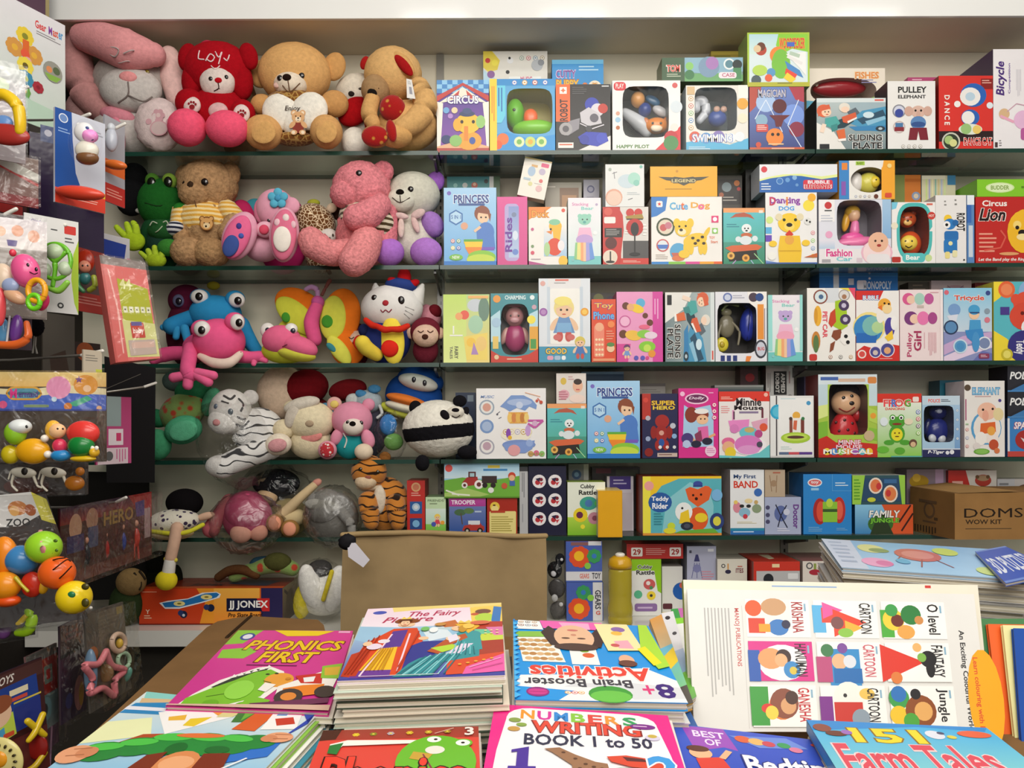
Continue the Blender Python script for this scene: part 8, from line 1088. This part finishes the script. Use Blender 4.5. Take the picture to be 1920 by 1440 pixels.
# --- PHONICS FIRST
rt,c,n=book('pink phonics workbook with a green dinosaur and orange tractor',[(447,1182),(662,1183),(616,1336),(310,1325)],.345,.005,
 GR(0,0,100,100,'dc3f96','c8368c')+PG('8cc83a',0,0,22,0,14,22,0,24)+PG('8cc83a',2,32,22,28,30,34,24,44,4,44)+E(13,11,6,6,'3a4a9a')+E(13,11,4,4,'e8e8f0')+PG('f2d21c',32,0,84,1,72,9,46,10)+R(88,1,98,4,'f4b0d4')+T('PHONICS',18,17,96,32,'f0c81c','6a2a10',.03,.028,sh=.25)+T('FIRST',34,34,80,49,'f0c81c','6a2a10',.03,.028,sh=.25)+LN(30,52,80,55,1,'7a1a5a')
 +PG('f4f0e8',10,88,20,72,30,64,40,56,48,54,60,60,66,72,56,92,30,99,6,99)+PG('2a3a2c',18,80,30,66,40,58,48,57,46,64,36,72,26,82)+PG('7cc02c',8,92,18,82,30,72,40,62,50,58,60,64,58,74,54,88,34,98,8,98)+E(60,70,10,8,'e8a03a')+O(50,64,1.5,'1c1c1c')+O(56,63,1.5,'1c1c1c')+L('2a4a1a',.8,20,90,32,86)+sum([PG('f4f0e8',26+4*i,70-2.4*i,27+4*i,65-2.4*i,30+4*i,68-2.4*i) for i in range(6)],[])+E(38,82,9,10,'94d84a')+E(66,69,2,1.5,'c8842a')+L('3a6a1a',.8,50,72,56,74)+E(26,96,5,3,'6ab020')+E(48,97,6,3,'6ab020')+PG('f4f0e8',52,74,60,76,56,84,50,82)+PG('7cc02c',48,88,62,92,60,98,44,98)
 +PG('f4f0e8',62,78,96,54,100,60,98,78,90,84,64,92)+PG('e8842a',66,80,78,76,92,74,92,84,68,90)+PG('c8302a',70,66,88,62,90,74,76,74)+PG('f0f0f0',76,68,84,66,84,72,78,73)+E(72,88,9,8,'3a3634')+E(72,88,5,4,'e08a3a')+E(94,82,7,6,'3a3634')+PG('8cc03a',86,54,100,50,100,68,88,68)+PG('d8b03a',88,56,99,54,99,64,90,65)+PG('6a3054',50,96,98,88,98,93,60,100)+PG('d8b4a0',0,99,100,95,100,100,0,100),'d83a92')
pile(c,n,.005,8,.009,'book beneath the pink phonics workbook','books under the phonics workbook',['e0d8cc','3a6a7a','d8d0c0','2a4a8a'],seed=8,jit=.004)
# --- green strongman activity book
rt,c,n=book('white colouring book with a green-sleeved strongman, bottom left',[(275,1297),(604,1331),(440,1500),(20,1494)],[.35,.35,.352,.352],.005,
 GR(0,0,100,100,'dfe8e4','6ab4dc')+PG('8ad0c8',0,0,24,0,34,8,4,10)+PG('d8b88a',2,8,34,4,40,12,4,14)+PG('2a86c0',2,14,28,8,26,24,0,26)+PG('e8e8f0',0,18,30,16,28,20,0,22)+PG('e8ecb8',0,36,20,28,30,46,0,58)+PG('c8d0e4',4,60,30,46,40,60,4,76)+PG('f4f2f0',20,22,50,6,60,20,36,44)+PG('e8b43a',28,26,36,22,38,28,30,30)+PG('e8c82c',40,26,50,22,46,34,40,34)+PG('e89a3a',44,14,54,12,52,20)+PG('d8d090',54,4,66,2,60,20,52,22)+PG('3a7a38',60,10,70,2,76,6,72,24,62,26)+PG('6ab03c',64,12,68,6,70,10,66,24)+PG('3a1a2c',66,0,78,0,76,6)
 +PG('d8602a',70,10,80,8,78,34,66,34)+PG('f4f2f0',78,6,92,6,97,28,80,32)+PG('4a9ad0',81,8,86,8,86,13,81,14)+PG('c8402c',82,18,90,14,94,22,86,26)+PG('2a4ab0',92,6,99,8,94,40,100,20)+PG('2a70c8',74,46,96,34,96,60,76,70)
 +PG('b04a24',18,56,26,46,36,44,30,58)+sum([E(x,y,rx,ry,c,r) for x,y,rx,ry,c,r in ((16,64,12,9,'1f8438',-12),(30,58,12,9,'1f8438',-12),(44,54,14,11,'238a3a',-8),(60,52,14,12,'238a3a',0),(74,50,12,11,'1f8438',4),(84,46,10,8,'1f8438',-8),(15,60,9,3.5,'4cc24a',-12),(29,54,9,3.5,'4cc24a',-12),(43,47,10,4,'4cc24a',-8),(60,45,9,4,'4cc24a',0),(74,44,8,3.5,'4cc24a',4),(50,58,5,6,'166a2c',0),(70,57,6,4,'166a2c',0))],[])+E(55,44,12,2.5,'e0743a',-6)+E(5,68,8,8,'e2a078')+E(10,66,5,5,'d08860')+L('a86a48',.8,2,64,10,62)+L('a86a48',.8,2,70,10,68)+E(93,40,7,6,'e2a078')+E(89,42,4,4,'d08860')+L('a86a48',.8,90,37,98,36)+L('a86a48',.8,91,42,98,41)+E(58,76,11,16,'d88a54')+E(58,72,8,7,'e8a878')+PG('7a2f18',40,66,48,62,50,100,34,100)+PG('7a2f18',66,62,78,60,84,84,70,100)+L('f4f0ee',1.2,70,92,88,64)+PG('4ab4e0',0,86,14,84,30,100,0,100),'e8ecea')
pile(c,n,.005,7,.0075,'thin book stacked beneath the strongman colouring book','books under the strongman colouring book',['8cc04a','f0eee8','3a8aa0','e8e4d8','c8d84a'],seed=11,jit=.006,shift=(.004,0))
# --- Brain Booster (seen upside down)
rt,c,n=book('blue activity book lying upside down with child face and picture tiles',[(1290,1318),(965,1311),(962,1163),(1216,1174)],[.338,.338,.31,.31],.011,
 R(0,0,100,100,'1f94e0')+PG('f0f0ee',0,0,74,0,64,10,100,14,96,26,66,28,60,34,16,38,0,24)+PG('d8dade',0,4,30,2,40,14,70,14,64,18,28,20,0,16)+T('8',4,4,15,20,'3a1f78',b=.028)+T('+',16,8,23,18,'d83a7a',b=.02)+E(43,7,13,9,'3f9a3a')+E(43,5,12,6,'6ac04a')+IC(68,8,60,8,3,2,['e8a03a','d84a5a'])+E(86,8,7,5,'8a2a7a')+RR(80,5,92,11,4,'c83a8a')+T('Brain Booster',28,14,94,23,'3a3a44')+T('Activities',14,22,90,38,'e04434','f4f2f0',.03,.028)
 +PG('f2f0ec',44,40,62,40,62,62,44,62)+O(50,52,4,'d8602c')+O(52,58,3,'8ab04a')+PG('f4f0e8',66,42,94,42,98,82,72,84)+sum([O(70+5*(i%5)+2*(i//5),46+6*(i//5),2.6,['c89a5a','d8b080','b8844a'][i%3]) for i in range(25)],[])+PG('8ac04a',72,76,98,74,98,82,72,84)+PG('f4f4f2',78,86,98,86,96,100,80,99)+IC(84,92,94,92,3,2.2,['8a4a3a','5a7a9a'])+IC(84,97,94,97,3,2,['b88a5a','5a5a5a'])
 +PG('e860b0',36,88,78,88,80,100,34,100)+PG('f0a8cc',44,88,62,86,66,98,44,98)+PG('3a2620',40,62,74,64,80,82,74,92,68,84,44,82,38,92,34,82)+E(57,76,14,18,'e4b894',n=24)+E(57,62,15,5,'4a3228')+E(52,74,3,1.2,'5a3a2a')+E(63,74,3,1.2,'5a3a2a')+E(57,79,2,1.5,'c88a70')+E(57,86,4,1.4,'c86a64')+PG('f0e4a8',12,60,36,58,40,98,16,99)+PG('e8a8b8',18,62,28,62,30,72,20,74)+O(24,90,5,'8a6aa8')+O(26,84,4,'e8b84a')+O(30,66,3,'c85a5a')+PG('a8d83a',0,40,8,36,14,60,8,99,2,99)+PG('e8e020',4,44,10,40,16,62,10,66)+E(26,46,5,7,'e0b090')+E(26,42,6,4,'6a4030')+R(98.5,0,100,100,'1a80cc')+sum([PG('4ab4f0',96,3+6*i,100,6*i,100,6*i+6) for i in range(16)],[]),'2a98e0',spine=None)
pile(c,n,.011,6,.012,'book in the pile under the upside-down blue activity book','books under the blue activity book',['d8d4c8','dfe0dc','2a5a9a','e8e4da'],seed=15,jit=.006,shift=(.004,-.002))
book('narrow orange-edged story book fanned out right of the activity book',[(1218,1162),(1240,1152),(1300,1318),(1278,1326)],[.33,.33,.36,.36],.01,GR(0,0,100,40,'e0a04a','c8b48a')+GR(0,40,100,100,'6ab8d8','7ac04a')+PG('e8c82c',0,50,100,44,100,60,0,66)+R(0,84,100,100,'3a3028'),'d8a04a')
book('white story book with a cow picture fanned out beside the colouring cover',[(1240,1150),(1262,1146),(1306,1306),(1290,1318)],[.34,.34,.38,.38],.01,R(0,0,100,100,'e8e8ec')+O(40,8,22,'2a2a2e',ry=30)+O(60,30,20,'4a4a50',ry=24)+GR(0,50,100,76,'b8c8e0','8ab4d8')+GR(0,74,100,100,'7ac04a','5aa03a'),'e8e8ec')
book('green and pink story book fanned out farthest right beside the colouring cover',[(1258,1142),(1284,1140),(1302,1296),(1296,1302)],[.35,.35,.4,.4],.01,R(0,0,100,14,'3aa04a')+PG('c86ab0',50,0,100,0,100,14,60,16)+R(0,14,100,22,'8cd83a')+R(0,22,100,60,'f0f2ee')+GR(0,60,100,100,'8ac84a','4a8a3a'),'8cc84a')
# --- red Phonics 3
rt,c,n=book('red phonics book numbered 3 with a green frog',[(606,1370),(897,1362),(902,1500),(556,1500)],[.352,.352,.36,.36],.008,
 GR(0,0,100,100,'d84a3c','e04238')+GR(0,0,100,17,'9a3a2c','a83c30')+PG('4a2a20',0,0,12,0,10,16,0,18)+sum([FL(x,9,2.4,cc,'f0d84a') for x,cc in ((22,'e0c02c'),(33,'8a8a2c'),(44,'b8a8b0'),(56,'d8b02c'),(68,'c8a030'),(80,'a8802c'))],[])+L('d8b0a0',.8,72,12,84,4)+T('3',91,3,97,16,'f4e4dc',b=.028)+PG('f0ece4',8,26,18,20,62,22,60,27,16,29,12,40,8,40)+PG('2a7a3a',8,28,16,24,14,42,8,40)+E(74,54,24,38,'6ab82c',n=26)+E(72,22,6,6,'6ab82c')+E(90,28,6,6,'6ab82c')+E(72,22,4.5,4.5,'f0f0ea')+E(90,28,4.5,4.5,'f0f0ea')+O(73,22,1.2,'1c1c1c')+O(90,28,1.2,'1c1c1c')+E(73,38,6,6,'e8e4d8')+PG('c8a03a',60,40,72,44,68,54,58,50)+L('8a2a4a',1,66,44,72,64)
 +T('Phonics',8,46,92,98,'e83a2c','2a1410',.03,.028)+T('Phonics',9,47,91,97,'e8402f',b=.02),'d84a3c')
pile(c,n,.008,6,.013,'book in the pile under the red phonics book','books under the red phonics book',['e0dcd4','c8c0b4','e8e4da'],seed=21,jit=.006)
# --- numbers writing book
rt,c,n=book('pink-bordered number writing book with giraffe and red car',[(928,1320),(1252,1342),(1296,1480),(900,1480)],[.346,.346,.35,.35],.006,
 R(0,0,100,100,'e8268a')+RR(8,3,92,40,14,'f1eff2')+PG('f1eff2',8,20,5,60,4,100,97,100,95,60,92,20)+sum([T(ch,16+9.6*i,6+i*.4,24+9.6*i,19+i*.4,cc,b=.028) for i,(ch,cc) in enumerate(zip('NUMBERS',['f09a2a','d8309a','2a8ad8','8ac83a','e0483a','f0983a','2aa05a']))],[])+T('WRITING',23,21,82,37,'e04a34','8a2418',.03,.028)+T('BOOK 1 to 50',19,39,87,53,'2a2f4a')+E(84,22,7,4,'7a2a8a')+LN(79,21,89,24,1,'e8c8e8')+E(13,22,3.5,3,'8aa04a')+E(17,28,3,2.5,'8aa84a')+E(13,34,3.5,3,'c89a4a')+E(88,38,4,4,'d8d0e8')+E(88,36,2.5,2.5,'c8b04a')
 +PG('4a2f9a',13,60,22,56,22,78,26,78,26,81,12,81,12,78,16,78,16,62,13,63)+R(8,84,34,97,'c8ccd8')+R(9,85,16,96,'f1eff2')+R(17.5,85,25,96,'f1eff2')+R(26,85,33,96,'f1eff2')+PG('9a7050',30,58,38,56,46,64,56,72,62,74,64,99,60,99,58,86,52,84,50,99,46,99,44,76,34,62)+sum([O(x,y,1.1,'5a3a24') for x,y in ((40,62),(46,69),(51,75),(55,78),(59,80),(48,80),(60,90),(47,90))],[])+PG('d84a30',62,66,72,64,84,68,92,76,88,80,74,78,64,72)+PG('5a2a2a',70,66,80,68,84,72,72,71)+E(70,86,12,7,'4a8a4a')+T('2',82,64,97,98,'3a9ae0','f1eff2',.03,.028),'e8268a')
pile(c,n,.006,7,.012,'book in the pile under the number writing book','books under the number writing book',['e8e0d8','d83a8a','e0dcd4'],seed=25,jit=.005)
# --- bedtime and farm tales
rt,c,n=book('deep blue bedtime story book with a boy reading in red shirt',[(1262,1357),(1566,1392),(1650,1510),(1302,1500)],[.37,.37,.375,.375],.012,
 GR(0,0,100,100,'3a5ac8','2a48b8')+PG('9a4ab8',5,2,32,0,36,34,28,30,16,36,9,36)+T('BEST',11,7,31,17,'f0dcf4',b=.02)+T('OF',17,19,27,29,'f0dcf4',b=.02)+PG('6a8ad8',34,10,70,4,80,20,50,26)+O(42,14,5,'d8603a')+O(50,16,5,'e8b46a')+O(57,18,4,'c84a5a')+O(66,18,4,'3a9a5a')+O(72,24,4,'d87a9a')+E(90,12,7,4,'d84a3a')+O(12,42,7,'e8b48a')+O(11,36,7,'5a2a1a',ry=4)+PG('d83a2c',8,50,24,46,28,66,10,72)+L('e8b48a',4,24,48,30,36)+PG('f0f0f4',14,78,32,62,36,82,22,96)+T('Bedtime',37,40,97,66,'f4f2f6','1a2a7a',.03,.028)+T('Stories',48,70,92,92,'d8d84a','1a2a7a',.03,.028)+E(30,90,10,8,'e8c8a0'),'2a4ab8',spine='3a6ad0')
pile(c,n,.012,4,.016,'book under the deep blue bedtime book','books under the bedtime book',['e0dcd4','3a4a9a'],seed=31,jit=.004)
rt,c,n=book('turquoise farm tales book with yellow number and red lettering',[(1512,1350),(1850,1365),(2010,1490),(1604,1500)],[.35,.35,.352,.352],.014,
 GR(0,0,100,100,'3aa8e0','8ad0c8')+PG('2a88d0',0,0,100,0,96,8,60,4,0,16)+T('151',20,10,58,32,'f0d42c','8a6a1a',.03,.028)+T('Farm Tales',6,34,84,76,'d84a5a','f4d0d0',.03,.02)+E(66,17,5,7,'d8dce8')+O(70,14,2,'4a4a6a')+O(74,20,2.5,'d8c84a')+E(88,14,9,6,'e0603a')+O(6,12,5,'8a4a3a')+E(12,20,6,4,'6a3a2a')+O(18,18,3,'9a6ab8')+E(24,82,14,9,'9acc4a')+E(34,88,12,8,'6ab83a')+E(62,86,12,7,'e8f0f0')+E(80,84,10,6,'d0e4dc')+O(74,78,3,'6a3a24')+PG('7ac04a',0,92,40,86,100,94,100,100,0,100),'4aa8d8',spine='2a8ac8')
pile(c,n,.014,5,.015,'book in the pile under the turquoise farm tales book','books under the farm tales book',['e0dcd4','d8d4c8','4a9ac0'],seed=33,jit=.004)
# --- colouring book back cover leaning up
def MINI(x,y,w,h,bg,bl,title,tc):   # a small pictured cover, printed sideways
    return R(x,y,x+w,y+h,'f2f0ec')+bg(x,y,w,h)+T(title,x+w*.72,y+h*.06,x+w*.9,y+h*.88,tc,rot=90,b=.015)+LN(x+w*.92,y+h*.1,x+w*.96,y+h*.6,1,bl)
qs=lambda c:(lambda x,y,w,h:sum([f_(x+w*a,y+h*b,w*s) for f_,a,b,s in c],[]))
el=lambda c,ry=1:(lambda x,y,s:O(x,y,s,c,ry=s*ry))
tri=lambda c:(lambda x,y,s:[(c,[(x,y,-s,-s*.8),(x,y,s,0),(x,y,-s,s*.9)])])
blk=lambda c,k=1:(lambda x,y,s:[(c,[(x,y,-s,-s*k),(x,y,s,-s*k),(x,y,s,s*k),(x,y,-s,s*k)])])
minis=[(20,7,'KRISHNA','a8323a',[(blk('f0ece4',.8),.4,.4,.3),(el('e05a2a'),.12,.24,.13),(el('c89a70',.7),.44,.2,.2),(el('3a7ac0',.8),.5,.74,.16),(blk('d8402a',.9),.16,.7,.13),(blk('e8a02a',.7),.28,.76,.09),(el('2a2a4a'),.62,.66,.07)]),
 (43.5,7,'CARTOON','1c1a1c',[(blk('5ab0e0',2.2),.08,.5,.1),(blk('d84a3a',1.2),.22,.4,.1),(tri('e05aa0'),.3,.26,.16),(tri('e0432a'),.56,.58,.26),(tri('f0b03a'),.62,.72,.14),(el('7a4a4a'),.36,.6,.1),(el('8ac04a',.6),.48,.86,.12)]),
 (67,7,'O level','1c1a1c',[(blk('4aa83a',2.2),.08,.6,.1),(el('e8cc3a'),.18,.5,.17),(el('6a2a1a'),.24,.52,.1),(el('2a7a3a'),.46,.36,.16),(el('e0a04a',.8),.36,.82,.14),(el('3a9a4a'),.16,.24,.1),(el('c8884a'),.58,.5,.07)]),
 (20,38,'HANUMAN','1c1a1c',[(blk('d8308a',.6),.5,.5,.5),(el('f2eef0',.72),.52,.54,.38),(blk('2a5ab0',2.6),.08,.62,.09),(el('e8a068',.8),.34,.44,.2),(el('3a2420'),.54,.4,.12),(el('e8b080'),.5,.48,.1),(el('3a8ac8'),.66,.72,.13),(el('d8c04a'),.68,.74,.06)]),
 (43.5,38,'CARTOON','c85a6a',[(blk('2f8ac8',1.2),.42,.66,.24),(blk('b84a7a',1.6),.1,.7,.12),(el('e8b48a'),.34,.5,.12),(el('3a7a4a'),.16,.22,.1),(el('7a4a9a'),.4,.16,.08),(el('d8dce4'),.5,.5,.1),(blk('1f6ab0',.5),.46,.86,.22)]),
 (67,38,'FANTASY','1c1a1c',[(blk('3a5a8a',2.2),.04,.5,.06),(tri('d83424'),.26,.5,.34),(el('1c1a1c'),.66,.42,.13),(el('1c1a1c',2),.68,.66,.07),(el('7ab04a'),.56,.38,.07),(el('e8b06a'),.5,.12,.07),(el('d87a3a'),.14,.9,.09)]),
 (20,69,'GANESHA','c02a34',[(blk('3a9a3a',2),.12,.5,.14),(el('e0803a'),.46,.5,.2),(el('8a4a34'),.5,.44,.22),(el('d8a070'),.56,.5,.12),(el('d8342a',.7),.24,.56,.1),(el('e8d04a'),.3,.66,.1),(el('4a2a20'),.62,.3,.1)]),
 (43.5,69,'CARTOON','1c1a1c',[(blk('7a2a8a',2),.08,.6,.1),(el('f0ece4'),.44,.3,.24),(blk('c83024',.7),.42,.66,.22),(el('2a2a2a'),.38,.24,.03),(el('8a9aa8'),.6,.8,.14),(el('e8c05a',.7),.72,.2,.12)]),
 (67,69,'Jungle','1c1a1c',[(el('3a9a4a'),.14,.3,.16),(el('2a70b8'),.14,.2,.12),(el('e8c02a'),.12,.72,.14),(el('8a4a1f'),.46,.62,.24),(el('e0a860'),.5,.62,.14),(el('1c1a1c'),.4,.2,.08),(el('4aa03a'),.3,.86,.12)])]
ops=R(0,0,100,100,'e0dfdb')+R(18.6,12,18.8,98,'c8c4c0')+T('MANOJ PUBLICATIONS',15.6,14,17.6,56,'c03a34',rot=90,b=.01)+LV(5.5,14,15,80,8,'b0aeac')+T('An Exciting Colourful World',92.6,28,95,99,'3a3838',rot=90)+E(100,78,6,36,'f2a81e')+T('Learn colouring with Fun',96.4,48,98.6,104,'d8502a',rot=90)
for x,y,ti,tc,cc in minis: ops+=MINI(x,y,22,28,qs(cc),'8ab0c8',ti,tc)
bk=[(1288,1104),(1826,1114),(1856,1372),(1302,1372)]
book('white sheet of nine small colouring book covers printed sideways',bk,None,.004,ops,'eeedea',Ys=[1.17,1.17,1.08,1.08],name='colouring_book')
book('cream colouring book right behind the sheet of nine small covers',[(1281,1087),(1833,1097),(1860,1368),(1294,1368)],None,.012,R(0,0,100,100,'e4dfce')+R(30,3,52,4,'8aa8d0')+R(82,1,84,3,'c83a34'),'e4dfce',Ys=[1.195,1.195,1.105,1.105],name='colouring_book',spine='a8c46a')
# --- card sheets and wrapped puzzle packs at right
for k,(x0,y0,x1,y1,x2,y2,x3,y3,col,lab) in enumerate(((1838,1160,1990,1160,2000,1390,1868,1384,'4f8a58','green framed card sheet standing at the right edge behind the orange one'),(1852,1170,1990,1172,2000,1392,1878,1388,'ee6a30','orange card sheet standing at the right edge'),(1880,1172,1990,1174,2004,1394,1904,1392,'efe9a8','pale yellow card sheet standing beside the orange one'),(1900,1178,1996,1180,2010,1400,1916,1396,'1f50a8','deep blue card sheet standing nearest at the right edge'))):
    book(lab,[(x0,y0),(x1,y1),(x2,y2),(x3,y3)],None,.006,R(0,0,100,100,col),col,pages=col,Ys=[1.2-.012*k,1.2-.012*k,1.13-.012*k,1.13-.012*k],name='card_sheet',cat='card sheet')
rt,c,n=book('wrapped insect jigsaw pack on top of the pile at right',[(1540,1010),(1862,1030),(1930,1088),(1578,1064)],[.255,.255,.25,.25],.006,
 GR(0,0,100,100,'8ab8e0','a8d0f0')+PG('c8d4e8',0,0,18,0,16,100,0,100)+LN(3,10,14,90,6,'a8b8d0')+E(27,30,8,16,'d8dc9a')+E(31,36,6,8,'8aa06a')+E(24,78,9,14,'e8a8d0')+E(28,80,5,8,'d87ab0')+E(52,44,13,22,'c8706a')+E(52,44,9,14,'d8908a')+L('a85a54',.8,42,50,36,70)+L('a85a54',.8,52,60,48,84)+L('a85a54',.8,60,58,66,80)+E(70,26,7,14,'c8d86a')+E(84,84,7,12,'c8dc8a')+E(40,70,4,8,'6ab0d8'),'a8c8e4',pages='c4c0ba',name='puzzle_pack',cat='puzzle')
pile(c,n,.006,16,.0108,'clear-wrapped puzzle pack in the pile at right','wrapped puzzle packs',['c8c6c2','b4b0ac','d4d2ce','a8a6a4'],seed=41,jit=.01,name='puzzle_pack')
book('blue puzzle pack with white lettering overlapping the insect jigsaw',[(1828,1034),(1884,1024),(1990,1072),(1886,1094)],[.246,.246,.24,.24],.005,R(0,0,100,100,'2450b4')+T('3D PUZZLES',6,30,96,78,'dfe6f4',b=.02,rot=0)+R(0,0,100,5,'6a8ad0')+R(0,95,100,100,'6a8ad0'),'2450b4',name='puzzle_pack',cat='puzzle')
book('pink card peeping at the right edge beside the blue puzzle pack',[(1896,1046),(1960,1030),(1990,1060),(1930,1072)],[.256,.256,.252,.252],.004,R(0,0,100,100,'d85a74'),'d85a74',name='card_sheet',cat='card sheet')
